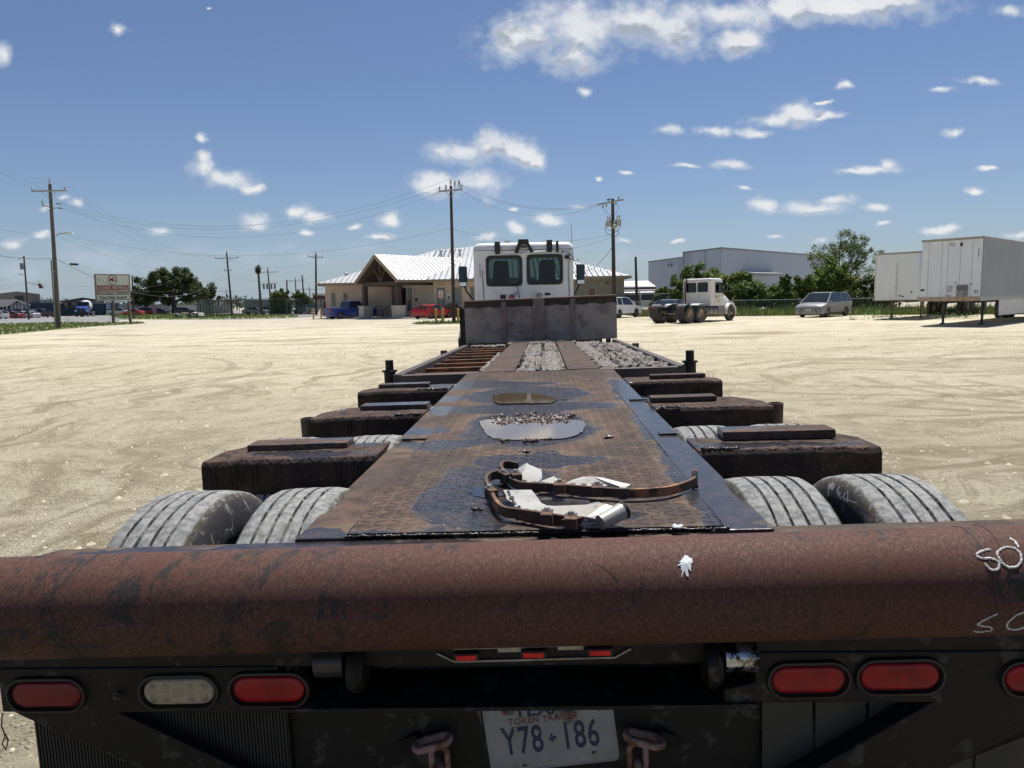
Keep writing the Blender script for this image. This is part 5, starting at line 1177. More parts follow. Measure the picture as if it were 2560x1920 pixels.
# ================================================================== ground
def sheet_poly(name,pts,z,mat,kind='structure',label=None,cat=None):
    b=MB(); b.add([(x,y,z) for x,y in pts],[tuple(range(len(pts)))]); o=b.build(name,mat,recalc=False)
    if o.data.polygons[0].normal.z<0: o.data.flip_normals()
    return tag(o,label,cat,None,kind)
m,n=newmat('caliche'); tc=n.n('ShaderNodeNewGeometry').outputs['Position']
x,y,z=n.sep(tc)[0:3]
wx=n.v('MULTIPLY',n.v('SUBTRACT',n.noisev(tc,.25,3),(.5,.5,.5)),(5,5,0)); Wd=n.v('ADD',tc,wx); X_,Y_=n.sep(Wd)[0:2]
c1=n.noise(tc,.3,7,.6); c2=n.noise(tc,1.6,10,.72); c3=n.noise(tc,26.,8,.75)
side=n.ss(x,-1.,3.)
lv_=n.comb(n.m('MULTIPLY',X_,2.1),n.m('MULTIPLY',Y_,.26),0.)                       # wheel lines running along the yard on the left
rv_=n.comb(n.m('ADD',n.m('MULTIPLY',X_,.3),n.m('MULTIPLY',Y_,.1)),n.m('SUBTRACT',n.m('MULTIPLY',Y_,1.7),n.m('MULTIPLY',X_,.5)),3.)
fv_=n.comb(n.m('MULTIPLY',X_,.16),n.m('MULTIPLY',Y_,.5),7.)
s1=n.noise(lv_,1.,9,.68); s2=n.noise(rv_,1.,9,.68); s3=n.noise(fv_,1.,8,.65)
far=n.ss(y,14.,34.)
st=n.lerp(side,0.,1.,0.,1.)
sm=n.m('ADD',n.m('MULTIPLY',s1,n.m('SUBTRACT',1.,side)),n.m('MULTIPLY',s2,side))
sm=n.m('ADD',n.m('MULTIPLY',sm,n.m('SUBTRACT',1.,far)),n.m('MULTIPLY',s3,far))
c=n.mix(n.ss(c1,.38,.62),(.66,.59,.43),(.58,.515,.365))
c=n.mix(n.m('MULTIPLY',n.ss(sm,.49,.62),.85),c,(.38,.325,.215))
c=n.mix(n.m('MULTIPLY',n.ss(sm,.47,.33),.6),c,(.75,.69,.54))
c=n.mix(n.m('MULTIPLY',n.ss(c2,.50,.64),.7),c,(.39,.335,.225))
near=n.ss(y,12.,5.)
c=n.mix(n.m('MULTIPLY',n.m('MULTIPLY',n.ss(n.noise(Wd,.7,9,.7),.47,.6),near),.75),c,(.31,.25,.15))
c=n.mix(n.m('MULTIPLY',n.ss(c3,.53,.66),.5),c,(.36,.315,.215))
c=n.mix(n.m('MULTIPLY',n.ss(c3,.40,.30),.5),c,(.84,.79,.65))
vs_=n.n('ShaderNodeTexVoronoi',{'Vector':n.v('ADD',tc,n.v('MULTIPLY',n.noisev(tc,8.,3),(.2,.2,0))),'Scale':3.2}); spk=n.m('MULTIPLY',n.ss(vs_.outputs[0],.16,.08),n.ss(n.noise(tc,.5,5,.7),.5,.6))
c=n.mix(n.m('MULTIPLY',spk,.75),c,(.20,.17,.11))
c=n.mix(n.m('MULTIPLY',n.m('MULTIPLY',far,n.ss(s3,.6,.45)),.4),c,(.68,.625,.50))
# tyre tracks: rings with a lugged tread pattern
tr=None
for (cx_,cy_,r,w_) in[(11.,12.5,4.4,.15),(11.9,12.4,4.5,.14),(12.6,12.7,4.4,.13),(9.2,13.2,4.2,.14),(8.3,13.3,4.4,.13),(8.,21.,9.,.14),(8.4,21.,10.2,.14),(-9.,2.,5.4,.14),(-9.3,1.6,6.0,.14),(-16,16,9,.14),(-16,16.4,9.8,.14),(12.5,2.,6.5,.14),(12.8,1.6,7.2,.14)]:
    d=n.v('LENGTH',n.v('SUBTRACT',n.comb(x,y,0.),(cx_,cy_,0)))
    q=n.ss(n.m('ABSOLUTE',n.m('SUBTRACT',d,r)),w_,w_*.6)
    a=n.m('ARCTAN2',n.m('SUBTRACT',y,cy_),n.m('SUBTRACT',x,cx_))
    l=n.m('ADD',.25,n.m('MULTIPLY',n.ss(n.m('SINE',n.m('MULTIPLY',d,2*pi/.07)),-.2,.5),.75))
    q=n.m('MULTIPLY',n.m('MULTIPLY',q,l),n.ss(n.noise(n.v('ADD',tc,(r,r,0)),.35,3),.42,.52))
    tr=q if tr is None else n.m('MAXIMUM',tr,q)
c=n.mix(n.m('MULTIPLY',n.ss(y,40.,75.),.6),c,(.43,.40,.34))
c=n.mix(n.m('MULTIPLY',tr,.55),c,(.36,.30,.195))
hh=n.m('ADD',n.m('MULTIPLY',n.noise(tc,4.,12,.75),1.3),n.m('MULTIPLY',c3,.5)); hh=n.m('SUBTRACT',hh,n.m('MULTIPLY',tr,.45))
vo=n.n('ShaderNodeTexVoronoi',{'Vector':tc,'Scale':32.}).outputs[0]; hh=n.m('ADD',hh,n.m('MULTIPLY',n.ss(vo,.35,.1),.25))
n.out(bsdf(n,c,.95,0,bump(n,hh,1.,.11),.2)); m_cal=m
b=MB(); G=4000.; b.add([(-G,-300,0),(G,-300,0),(G,G,0),(-G,G,0)],[(0,1,2,3)]); g=b.build('ground',m_cal,recalc=False); tag(g,kind='structure')
# loose stones and clods near the trailer
m_stone=M('caliche_stone',(.62,.56,.43),.9,0,(.40,.35,.25),10,.8)
rn=random.Random(4); b=MB()
for i in range(9000):
    s_=rn.choice((-1,1)); y=1+29*rn.random()**1.6; x=s_*rn.uniform(1.5,5+y*.75)
    if abs(x)<1.5: continue
    z_=rn.uniform(.005,.016)*(1+y*.05)*(1.9 if rn.random()<.08 else 1); k=5
    p=[(x+z_*rn.uniform(.7,1.4)*cos(2*pi*i_/k),y+z_*rn.uniform(.7,1.4)*sin(2*pi*i_/k),-.002) for i_ in range(k)]
    b.add(p+[(x+rn.uniform(-.3,.3)*z_,y,z_*rn.uniform(.5,.9))],[(i_,(i_+1)%k,k) for i_ in range(k)])
o=b.build('gravel',m_stone,recalc=True); tag(o,'loose pale stones scattered over the yard on both sides of the trailer','gravel',None,'stuff')
m_road=M('asphalt_grey',(.15,.15,.15),.9,0,(.21,.205,.2),.25,.8,.3,8,.01,det=8)
m_road2=M('asphalt_dark',(.15,.15,.15),.9,0,(.2,.2,.195),.3,.8)
def G2(L): return [tuple(gr(a,b_)[:2]) for a,b_ in L]
road=sheet_poly('road',[(-260,165),(-130,150),(-40,176),(20,150),(40,165),(60,210),(-20,260),(-300,200)],.004,m_road) if 0 else None
rp=G2([(-420,812),(-200,812),(0,812),(150,807),(290,807),(300,800),(360,799),(450,799),(560,800),(700,797),(800,792),(812,786),(700,783),(480,783),(380,781),(200,786),(0,793),(-420,797)])
sheet_poly('road',rp,.004,m_road)
sheet_poly('roadside_lot',[(-260,168),(-30,168),(-20,330),(-400,330)],.002,M('pale_concrete',(.36,.35,.33),.9,0,(.42,.41,.38),.1,.8))
m_grass=M('grass_ground',(.13,.17,.055),.95,0,(.20,.21,.09),.8,.9,.6,6,.05,det=9,dust=(.2,.18,.09),dsc=.5,damt=.3)
V1=G2([(-420,850),(0,837.5),(147,824),(250,815),(340,810.5),(368,808),(345,805),(290,806.5),(150,806.5),(0,810),(-420,812)])
sheet_poly('verge_ground',V1,.008,m_grass)
V2=G2([(283,792),(300,797),(420,799),(500,798.5),(620,797),(740,794),(745,789),(620,786),(505,784),(400,784),(290,787)])
sheet_poly('verge_ground',V2,.010,m_grass)
V3=[(11.2,62),(14,58.3),(19,57.2),(24,55.4),(30,51.5),(42,42),(60,36),(75,60),(60,75),(30,84),(11,86)]
sheet_poly('verge_ground',V3,.006,m_grass)
V4=[tuple(at(a,790,Y_)[:2]) for a,Y_ in((1028,55),(1040,52.8),(1160,52.2),(1172,53.5),(1165,57),(1060,57.5))]
sheet_poly('verge_ground',V4,.006,m_grass)
def inside(p,poly):
    x,y=p; r=False
    for (x0,y0),(x1,y1) in zip(poly,poly[1:]+poly[:1]):
        if (y0>y)!=(y1>y) and x<(x1-x0)*(y-y0)/(y1-y0)+x0: r=not r
    return r
def leafmat(name,c1,c2,c3=None,tr=.25):
    if name in MATS: return MATS[name]
    m,n=newmat(name); gi=n.n('ShaderNodeNewGeometry').outputs['Random Per Island']
    c=n.mix(gi,c1,c2); tc=n.n('ShaderNodeTexCoord').outputs['Object']
    if c3: c=n.mix(n.ss(n.noise(tc,.7,3),.5,.62),c,c3)
    d=n.n('ShaderNodeBsdfPrincipled',{'Base Color':c,'Roughness':.65,'Specular IOR Level':.25}).outputs[0]
    t=n.n('ShaderNodeBsdfTranslucent',{0:c}).outputs[0]
    n.out(n.n('ShaderNodeMixShader',{0:tr,1:d,2:t}).outputs[0]); MATS[name]=m; return m
def grass(name,label,poly,N_,h,mat,seed,wd=.03,clump=0.,hm=None):
    rn=random.Random(seed); b=MB(); xs=[p[0] for p in poly]; ys=[p[1] for p in poly]; k=0; tries=0
    while k<N_ and tries<N_*30:
        tries+=1; x=rn.uniform(min(xs),max(xs)); y=rn.uniform(min(ys),max(ys))
        if not inside((x,y),poly): continue
        k+=1; hh=h*rn.uniform(.4,1.3)*(hm(x,y) if hm else 1); a=rn.uniform(0,pi); w_=wd*rn.uniform(.6,1.4); lx,ly=rn.uniform(-.35,.35)*hh,rn.uniform(-.35,.35)*hh
        b.add([(x-w_*cos(a),y-w_*sin(a),0),(x+w_*cos(a),y+w_*sin(a),0),(x+w_*.5*cos(a)+lx*.5,y+w_*.5*sin(a)+ly*.5,hh*.6),(x+lx,y+ly,hh)],[(0,1,2,3)])
    o=b.build(name,mat,recalc=False); return tag(o,label,'grass',None,'stuff')
m_gr=leafmat('grass_blades',(.12,.17,.045),(.22,.25,.09)); m_wd=leafmat('weed_leaves',(.10,.16,.05),(.19,.26,.09))
grass('roadside_grass','strip of short green grass between the road and the yard on the left',V1,9000,.16,m_gr,1,.07)
grass('roadside_grass','grass strip beyond the road in front of the green screened fence',V2,5000,.22,m_gr,2,.12)
f3=[(11.2,62),(14,58.4),(19,57.3),(24,55.5),(30,51.6),(42,42.3),(48,46),(33,60),(22,68),(11,74)]
grass('fence_grass','tall weedy grass along the chain link fence on the right',f3,16000,.42,m_gr,3,.06,hm=lambda x,y:1.+.8*max(0,sin(x*1.3)+sin(y*.9+x))*.5)
grass('pole_grass','patch of grass around the foot of the middle utility pole and yellow bollards',V4,900,.2,m_gr,5,.03)
def weeds(label,L,seed,N_=220,h=.35,sp=.6):
    rn=random.Random(seed); b=MB()
    for i in range(N_):
        cx_,cy_=rn.choice(L); x=cx_+rn.gauss(0,sp); y=cy_+rn.gauss(0,sp*.6); z_=abs(rn.gauss(0,.5))*h; s_=rn.uniform(.04,.1)
        d=Vector((rn.uniform(-1,1),rn.uniform(-1,1),rn.uniform(-.2,1))).normalized(); e=d.orthogonal().normalized()*s_*.5; p=Vector((x,y,z_+.02))
        b.add([p,p+d*s_*.5+e,p+d*s_,p+d*s_*.5-e],[(0,1,2,3)])
    o=b.build('weeds',m_wd,recalc=False); tag(o,label,'weeds',None,'stuff')
p=gr(2225,797); weeds('low green weeds around the legs of the cream trailer',[(p.x-1.4,p.y),(p.x-.6,p.y+.1),(p.x,p.y),(p.x+.5,p.y),(p.x-.1,p.y+.3)],6,420,.5,.5)
p=gr(2410,797); weeds('low green weeds between the black legs of the near trailer',[(p.x-2.,p.y+.2),(p.x-.9,p.y),(p.x,p.y+.3),(p.x+.5,p.y)],8,300,.35,.35)
p=gr(2130,801); weeds('small tuft of weeds in the gravel left of the cream trailer',[(p.x,p.y)],9,60,.3,.15)
p=gr(155,816); weeds('leafy weeds at the foot of the left utility pole',[(p.x,p.y),(p.x+.8,p.y)],10,260,1.0,.6)
p=gr(300,806); weeds('bushy weeds at the foot of the building materials sign',[(p.x-1,p.y),(p.x+1.2,p.y),(p.x,p.y)],11,420,1.3,1.2)
# ================================================================== trees and bushes
m_bark=M('bark',(.06,.045,.035),.9,0,(.11,.09,.07),8,.8)
def tree(name,label,cat,X,Y,lobes,N_,ls,c1,c2,trunk=None,seed=1,c3=None,group=None,aspect=1.,fill=.45,hang=0.,twig=0):
    """lobes: (dx,dy,dz,rx,ry,rz) relative to the base; leaf sprays on and inside the lobes"""
    rn=random.Random(seed); t=thing(name,label,cat,(X,Y,0),0.,group); b=MB(); vol=[l[3]*l[5] for l in lobes]; S_=sum(vol)
    for l,v in zip(lobes,vol):
        # clumps over the lobe: sub-balls with gaps between
        nc=max(8,int(26*v/S_*len(lobes)**.8)); cl_=[]
        for _ in range(nc):
            d=Vector((rn.gauss(0,1),rn.gauss(0,1),rn.gauss(0,1)+.15)).normalized(); f=rn.uniform(fill,1.02)
            cl_.append((Vector((l[0]+d.x*l[3]*f,l[1]+d.y*l[4]*f,l[2]+d.z*l[5]*f)),rn.uniform(.22,.42)*min(l[3],l[5])))
        for _ in range(int(N_*v/S_)):
            c_,r=rn.choice(cl_); d=Vector((rn.gauss(0,1),rn.gauss(0,1),rn.gauss(0,1))).normalized()*r*(rn.random()**.4)*rn.uniform(.8,1.3)
            p=c_+d
            if p.z<.05: p.z=rn.uniform(.05,.5)
            s_=ls*rn.uniform(.6,1.5); a=Vector((rn.uniform(-1,1),rn.uniform(-1,1),rn.uniform(-.7,.5)-hang)).normalized(); e=a.cross(Vector((rn.uniform(-1,1),rn.uniform(-1,1),rn.uniform(-1,1)))).normalized()*s_*.42/aspect
            b.add([p-a*s_*.5,p+e*.9,p+a*s_*.6,p-e],[(0,1,2,3)])
    b.build('crown',leafmat(name+'_leaf_%d'%seed,c1,c2,c3),t,recalc=False)
    b=MB()
    if trunk:
        h,r=trunk
        b.tube([(0,0,-.05),(.03*h,0,h*.4),(0,.02*h,h*.75),(.02*h,0,h)],[r*1.35,r,r*.85,r*.6],10)
        for l in lobes:
            tip=Vector((l[0],l[1],l[2]+l[5]*.4)); s0=Vector((0,0,h*rn.uniform(.6,.95))); m_=s0.lerp(tip,.5)+Vector((rn.uniform(-.1,.1)*l[3],0,-.12*l[5]))
            b.tube([s0,m_,tip],[r*.5,r*.32,r*.1],7)
            for _ in range(3):
                d=Vector((rn.uniform(-1,1)*l[3],rn.uniform(-1,1)*l[4],rn.uniform(-.3,.9)*l[5]))*.8; q=Vector((l[0],l[1],l[2]))+d
                b.tube([m_,m_.lerp(q,.6)+Vector((0,0,-.05*l[5])),q],[r*.25,r*.14,r*.04],5)
    else:
        for l in lobes:
            b.tube([(l[0]*.6,l[1],0),(l[0],l[1],l[2]*.6),(l[0],l[1],l[2]+l[5]*.6)],[.06,.045,.015],6)
    b.build('trunk' if trunk else 'stems',m_bark,t,True)
    return t
def txp(px,Y): return (px-CX)/F*Y
Yo=205.; k=Yo/F
tree('oak_tree','big spreading dark green oak standing alone left of the screened fence','tree',txp(445,Yo),Yo,
 [(-8*1,0,6.2,4.6,4.5,4.0),(-3.6,0,9.6,4.4,4.5,3.8),(2.6,0,9.8,4.4,4.5,3.9),(0,0,6.6,6.,4.5,3.6),(7.0,0,6.,5.0,4.5,3.4),(10.2,0,4.6,3.0,3.5,2.7),(-10.,0,4.6,2.8,3.,2.4)],30000,.42,(.045,.065,.025),(.09,.115,.045),(3.6,.75),2,None,None,1.,.3)
GB='green bushes behind the right fence'
def bush(px,Y,hs,label,seed,N_=7000,c1=(.08,.125,.03),c2=(.19,.24,.07),ls=.24,c3=None,hang=0.,asp=1.,name='bush',fill=.35):
    """hs: list of (px, top y, half width px) -> lobes"""
    X=txp(px,Y); L_=[]
    for (qx,ty_,hw) in hs:
        zt=at(qx,ty_-4,Y).z; hwm=hw/F*Y*1.12; rz=min(zt*.5,hwm*1.1)
        L_.append((txp(qx,Y)-X,0,zt-rz,hwm,hwm*.9,rz)); 
        L_.append((txp(qx,Y)-X,0,max(.8,(zt-rz)*.5),hwm*1.1,hwm*.9,max(.9,(zt-rz)*.6)))
    return tree(name,label,'bush' if name=='bush' else 'tree',X,Y,L_,int(N_*1.5),ls,c1,c2,None,seed,c3,None,asp,fill,hang)
bush(1700,84,[(1735,664,30),(1700,690,30),(1668,712,26),(1645,735,20),(1750,690,30)],'dark green bush sloping down to the left, beside the corner of the grey warehouse',11,12000,c3=(.06,.085,.025))
bush(1815,80,[(1790,674,30),(1835,676,34),(1870,690,28)],'bright green bush directly behind the white day cab truck roof',12,11000,(.12,.17,.04),(.24,.29,.09))
bush(1905,76,[(1890,705,24),(1925,715,26),(1950,706,16),(1860,712,24),(1960,715,24)],'medium green bush under the awning of the grey warehouse',13,9000,(.09,.13,.035),(.2,.25,.08),c3=(.06,.08,.025))
bush(1962,74,[(1963,690,11),(1965,720,20)],'vine covered post rising from the hedge left of the silver minivan',14,4500,(.06,.09,.025),(.14,.18,.05))
b_=bush(2060,76,[(2075,652,34),(2035,675,32),(2005,695,28),(2110,690,34),(2055,715,45)],'large yellow green bush above the silver minivan',15,17000,(.11,.16,.035),(.25,.30,.08),.26,c3=(.08,.105,.03),asp=1.3)
bush(2160,72,[(2150,705,30),(2185,690,34),(2215,680,40)],'dark shady bush between the minivan and the cream trailer',16,9000,(.06,.08,.025),(.13,.16,.05))
Yt=88
tree('mesquite_tree','tall airy tree with feathery foliage rising behind the warehouse end','tree',txp(2100,Yt),Yt,[(-1.8,0,6.6,1.9,2,1.5),(-.2,0,7.9,2.3,2,1.5),(2.0,0,7.4,2.2,2,1.5),(3.3,0,6.3,1.5,1.6,1.2),(-2.9,0,5.6,1.4,1.6,1.2),(1.,0,5.6,2.6,2,1.6),(-1,0,4.2,2.4,2,1.8),(2.2,0,4,2.2,2,1.8)],9500,.25,(.08,.115,.045),(.18,.22,.09),(3.2,.2),17,None,None,2.2,.55,.2)
Yb=128
bush(735,Yb,[(715,722,20),(700,735,18),(760,728,20),(775,738,14)],'round green bush by the poles beyond the screened fence',18,5000,(.06,.09,.02),(.13,.16,.05),.32)
# far tree line
rn=random.Random(31); b=MB()
for i in range(9000):
    X=rn.uniform(-420,330); Y=rn.uniform(560,640); hmax=(6.0+3*sin(X*.045)+2.2*sin(X*.13+1))*rn.uniform(.55,1.1)*(1 if -420<X<330 else .6); z_=rn.random()**.6*max(1.5,hmax); s_=rn.uniform(1.,2.4)
    d=Vector((rn.uniform(-1,1),rn.uniform(-1,1),rn.uniform(-1,1))).normalized(); e=d.orthogonal().normalized()*s_*.6; p=Vector((X,Y,z_))
    b.add([p-d*s_*.6,p+e,p+d*s_*.6,p-e],[(0,1,2,3)])
o=b.build('distant_woods',leafmat('far_leaf',(.05,.07,.035),(.08,.1,.05)),recalc=False); tag(o,'low dark tree line on the horizon','woods',None,'stuff')
# ================================================================== utility poles and wires
m_pole=M('weathered_pole',(.13,.115,.10),.9,0,(.08,.07,.06),6,.8,.4,30,.01,stretch=(1,1,.1)); m_poled=M('creosote_pole',(.028,.023,.02),.85,0,(.07,.05,.04),5,.8,.4,30,.01,stretch=(1,1,.15)); m_ins=M('porcelain',(.32,.31,.29),.35,0,(.25,.25,.24),5,.5); m_steel=M('galvanised',(.22,.22,.22),.5,.4,(.14,.14,.14),8,.8)
POLES=[]
def pole(label,bx,by,tx,ty_,Y,r,mat=None,arms=(),extra=None,group=None,rb=None):
    """a leaning wooden pole from the ground to the pixel top; arms: (dz below top, half length, tilt, n insulators)"""
    B=at(bx,by,Y); B.z=0; T=at(tx,ty_,Y); t=thing('utility_pole',label,'utility pole',tuple(B),0.); T_=T-B
    b=MB(); b.cyl((0,0,-.1),T_,rb or r*1.25,r*.8,14); b.build('shaft',mat or m_pole,t,True)
    for (dz_,hl,tl__,ni,yw) in arms:
        c_=T_*(1-dz_/T_.length)+Vector((0,-r-.05,0)); dx=Vector((cos(R(tl__))*cos(R(yw)),sin(R(yw)),sin(R(tl__))))
        b=MB(); b.bar(c_-dx*hl,c_+dx*hl,.1,.12); b.bar(c_-dx*hl*.5+Vector((0,0,0)),c_+Vector((0,0,-hl*.45)),.03,.03); b.bar(c_+dx*hl*.5,c_+Vector((0,0,-hl*.45)),.03,.03); ca=b.build('crossarm',m_ins if mat is None or 1 else m_pole,t)
        for i in range(ni):
            u_=-1+2*i/(ni-1) if ni>1 else 0; p=c_+dx*hl*.96*u_; b=MB(); b.lathe([(0,.03),(.12,.03),(.14,.07),(.18,.04),(.22,.075),(.26,.04),(.3,.07),(.36,.03)],p,(0,0,1),10); b.build('insulator',m_ins,ca,True)
    b=MB(); b.lathe([(0,.03),(.1,.03),(.14,.07),(.2,.04),(.26,.08),(.32,.04),(.38,.075),(.46,.03)],T_,(0,0,1),10)
    if arms: b.build('pin_insulator',m_ins,t,True)
    return t,B,T_
def tz(py,px,Y): return at(px,py,Y).z
pl,PB,PT=pole('tall weathered pole with two crossarms and a street lamp, in the left grass',147,820,124.5,460,62,.16,None,[(.6,1.45,0,2,0)],rb=.2)
Yp=62
def rel(px,py,dY=0.): return at(px,py,Yp+dY)-PB
b=MB(); b.bar(rel(106,513),rel(138,521),.1,.11); b.bar(rel(106,516),rel(130,530),.03,.03); ca=b.build('crossarm',m_ins,pl)
b=MB(); q=rel(106.5,513); b.lathe([(0,.04),(.1,.04),(.14,.08),(.2,.04),(.26,.08),(.4,.04)],q,(0,0,1),10); b.build('insulator',m_ins,ca,True)
for a0,a1 in(((136,508),(156,511)),((138,519),(159,522))):
    b=MB(); p,q=rel(*a0),rel(*a1); b.cyl(p,q,.02,n=6)
    for k in range(6): c_=p.lerp(q,.25+.12*k); b.cyl(c_,c_.lerp(q,.05),.07,n=8)
    b.build('dead_end_insulator',m_ins,pl)
b=MB(); b.tube([rel(140.5,590),rel(148,584),rel(156,583),rel(166,583.5)],.03,6); la=b.build('lamp_arm',m_steel,pl,True)
b=MB(); b.hexa([rel(162,583)+Vector(v) for v in((0,-.15,-.05),(.7,-.15,-.05),(.7,.15,-.05),(0,.15,-.05),(.05,-.12,.12),(.65,-.12,.06),(.65,.12,.06),(.05,.12,.12))]); b.cyl(rel(168,581),rel(168,578),.07,n=8); b.build('street_lamp',M('lamp_head',(.6,.62,.63),.4),la,bevel=.03)
B=gr(139,822); T=at(128,650,Yp-1); b=MB(); b.tube([(B.x,B.y,0),tuple(T)],.06,8); b.bar(at(131,678,Yp-1),at(137,678,Yp-.2),.05,.05); o=b.build('guy_strut',M('strut_grey_green',(.16,.18,.17),.6),None,True); top(o,'thin grey steel strut leaning against the far left utility pole','strut')
pole2,PB2,PT2=pole('thinner pole with a dark box and traffic signal wires behind the far left pole',71.5,792,59.6,640,128,.15,m_pole,[])
b=MB(); q=at(58,665,128)-PB2; b.box(q-Vector((.45,.2,.6)),q+Vector((-.05,.2,.5))); b.cyl(at(46,648,128)-PB2,at(62,642,128)-PB2,.05); b.cyl(at(46,686,128)-PB2,at(61,688,128)-PB2,.05); b.build('transformer',m_steel,pole2)
pole('slim black pole standing directly right of the building materials sign',334,787,330,688,110,.11,m_poled,[])
pole('leaning pole with one crossarm left of the palm, above the screened fence',580,779,566.5,632,122,.15,m_poled,[(.9,2.0,0,2,0),(3.,.6,0,2,40)])
pole('dark straight pole with a short crowded crossarm by the left end of the tan building',790,775,789.5,635,112,.15,m_poled,[(.5,1.1,-3,4,20)])
t_,B_,T_=pole('leaning pole with three pots on a rack below its crossarm',678,765,669,672,150,.14,m_poled,[(.7,2.2,0,2,0)])
b=MB()
for dx in(-1.4,-.5,.6,1.5): b.cyl((T_.x+dx*.8+.1,T_.y,T_.z-4.2),(T_.x+dx*.8+.1,T_.y,T_.z-3.2),.2,n=10)
b.bar((T_.x-1.6,0,T_.z-3.1),(T_.x+1.8,0,T_.z-3.1),.12,.12); b.build('transformer',m_steel,t_)
pole('short cut off pole left of the round bush',718,770,717,700,135,.14,m_poled,[])
pole('far pole with one plain crossarm above the round bush',742,765,738,697,165,.13,m_poled,[(.5,2.,0,2,0)])
pole('bare leaning pole just right of the round bush top',762,768,755,688,140,.14,m_poled,[])
pole('small distant pole between the oak and the leaning pole',568,765,565,724,235,.14,m_poled,[(.5,2.5,0,2,0)])
pole('tiny distant pole with a crossarm left of the palm tree',593,765,592,740,300,.14,m_poled,[(.5,3,0,2,0)])
t_,B_,T_=pole('distant double framed pole at the left corner of the tan building roof',778,765,773,718,170,.1,m_poled,[(.5,3.2,0,3,0)])
b=MB(); b.bar((T_.x+1.6,0,0),(T_.x+1.6,0,T_.z),.2,.2); b.bar((T_.x-.2,0,T_.z-3.5),(T_.x+1.8,0,T_.z-3.5),.15,.15); b.build('second_leg',m_poled,t_)
plm,MBs,MT=pole('tall dark pole with a slanted crossarm in front of the tan building',1135,807,1127,465,54.5,.125,m_poled,[(.35,1.0,8,2,35)],rb=.15)
b=MB(); 
for u_,v_ in((1115,474),(1137,464),(1148,463)):
    q=at(u_,v_,54.3)-MBs; b.lathe([(-.2,.035),(.0,.035),(.05,.08),(.1,.045),(.16,.085),(.22,.045),(.28,.08),(.36,.03)],q,(0,0,1),10)
b.build('insulator',m_ins,plm,True)
plr,RB,RT_=pole('black pole with transformers and a slanted crossarm behind the right end of the headboard',1536,804,1531.5,497,49,.125,m_poled,[])
q0,q1=at(1494,512,48.8)-RB,at(1559,499,48.8)-RB; b=MB(); b.bar(q0,q1,.09,.1); ca=b.build('crossarm',m_ins,plr)
for u_,v_,sg in((1507,511,-1),(1516,509,-1),(1540,504,-1),(1522,506,1),(1547,500,1)):
    b=MB(); q=at(u_,v_,48.7)-RB; b.lathe([(0,.03),(.06,.07),(.12,.04),(.18,.07),(.24,.04)],q,(0,0,sg),9); b.build('insulator',m_ins,ca,True)
b=MB(); b.bar(at(1516,500,48.6)-RB,at(1527,497,48.6)-RB,.06,.06); b.build('cutout_fuse',m_poled,plr)
m_tank=M('transformer_grey',(.33,.33,.31),.5,.1,(.27,.27,.25),6,.8)
for (u0,v0,u1,v1) in((1516,551,1528,567),(1540,548,1553,565),(1531,562,1542,571)):
    a=at((u0+u1)/2,v1,48.7)-RB; c_=at((u0+u1)/2,v0,48.7)-RB; r=(u1-u0)/2/F*48.7; b=MB(); b.lathe([(0,r*.9),(.03,r),((c_.z-a.z)-.05,r),((c_.z-a.z),r*1.1),((c_.z-a.z)+.04,r*.6)],a,(0,0,1),18); tk=b.build('transformer',m_tank,plr,True)
    b=MB()
    for s in(-.4,.4): b.lathe([(0,.03),(.05,.06),(.1,.03),(.15,.055),(.25,.02)],c_+Vector((s*r,0,.03)),(0,0,1),8)
    b.build('bushing',m_ins,tk,True)
b=MB(); b.tube([at(u_,v_,48.5)-RB for u_,v_ in((1514,555),(1513,575),(1517,584),(1528,588),(1535,582),(1545,576),(1552,565))],.018,5); b.tube([at(u_,v_,48.5)-RB for u_,v_ in((1508,518),(1514,530),(1525,538),(1540,535),(1546,520),(1545,512))],.012,5); b.tube([at(u_,v_,48.5)-RB for u_,v_ in((1516,558),(1517,574),(1532,578),(1544,575),(1547,586),(1537,592))],.015,5); b.build('drop_wire',m_poled,plr,True)
pole('bare black stub pole between the tan building and the grey warehouse',1593,790,1589,642,74,.14,m_poled,[])
pole('small far pole with an arm left of the warehouse corner',1557,740,1557,685,190,.12,m_poled,[(.5,1.6,0,2,0)])
m_wire=M('wire_black',(.10,.105,.11),.6)
def wire(label,P_,sag,r=.012,K=22,cat_='cable',gr_=None):
    """P_: end points (px,py,Y)"""
    b=MB(); pts=[]
    for (a,c_) in zip(P_,P_[1:]):
        A=at(*a); B_=at(*c_)
        for i in range(K+1 if (c_==P_[-1]) else K):
            t=i/K; q=A.lerp(B_,t); q.z-=sag*4*t*(1-t); pts.append(q)
    b.tube(pts,r,5); o=b.build('overhead_wire',m_wire,None,True); 
    me=o.data; c_=pts[0].copy()
    for v in me.vertices: v.co-=c_
    o.location=c_; return tag(o,label,cat_,gr_)
GW='overhead wires'
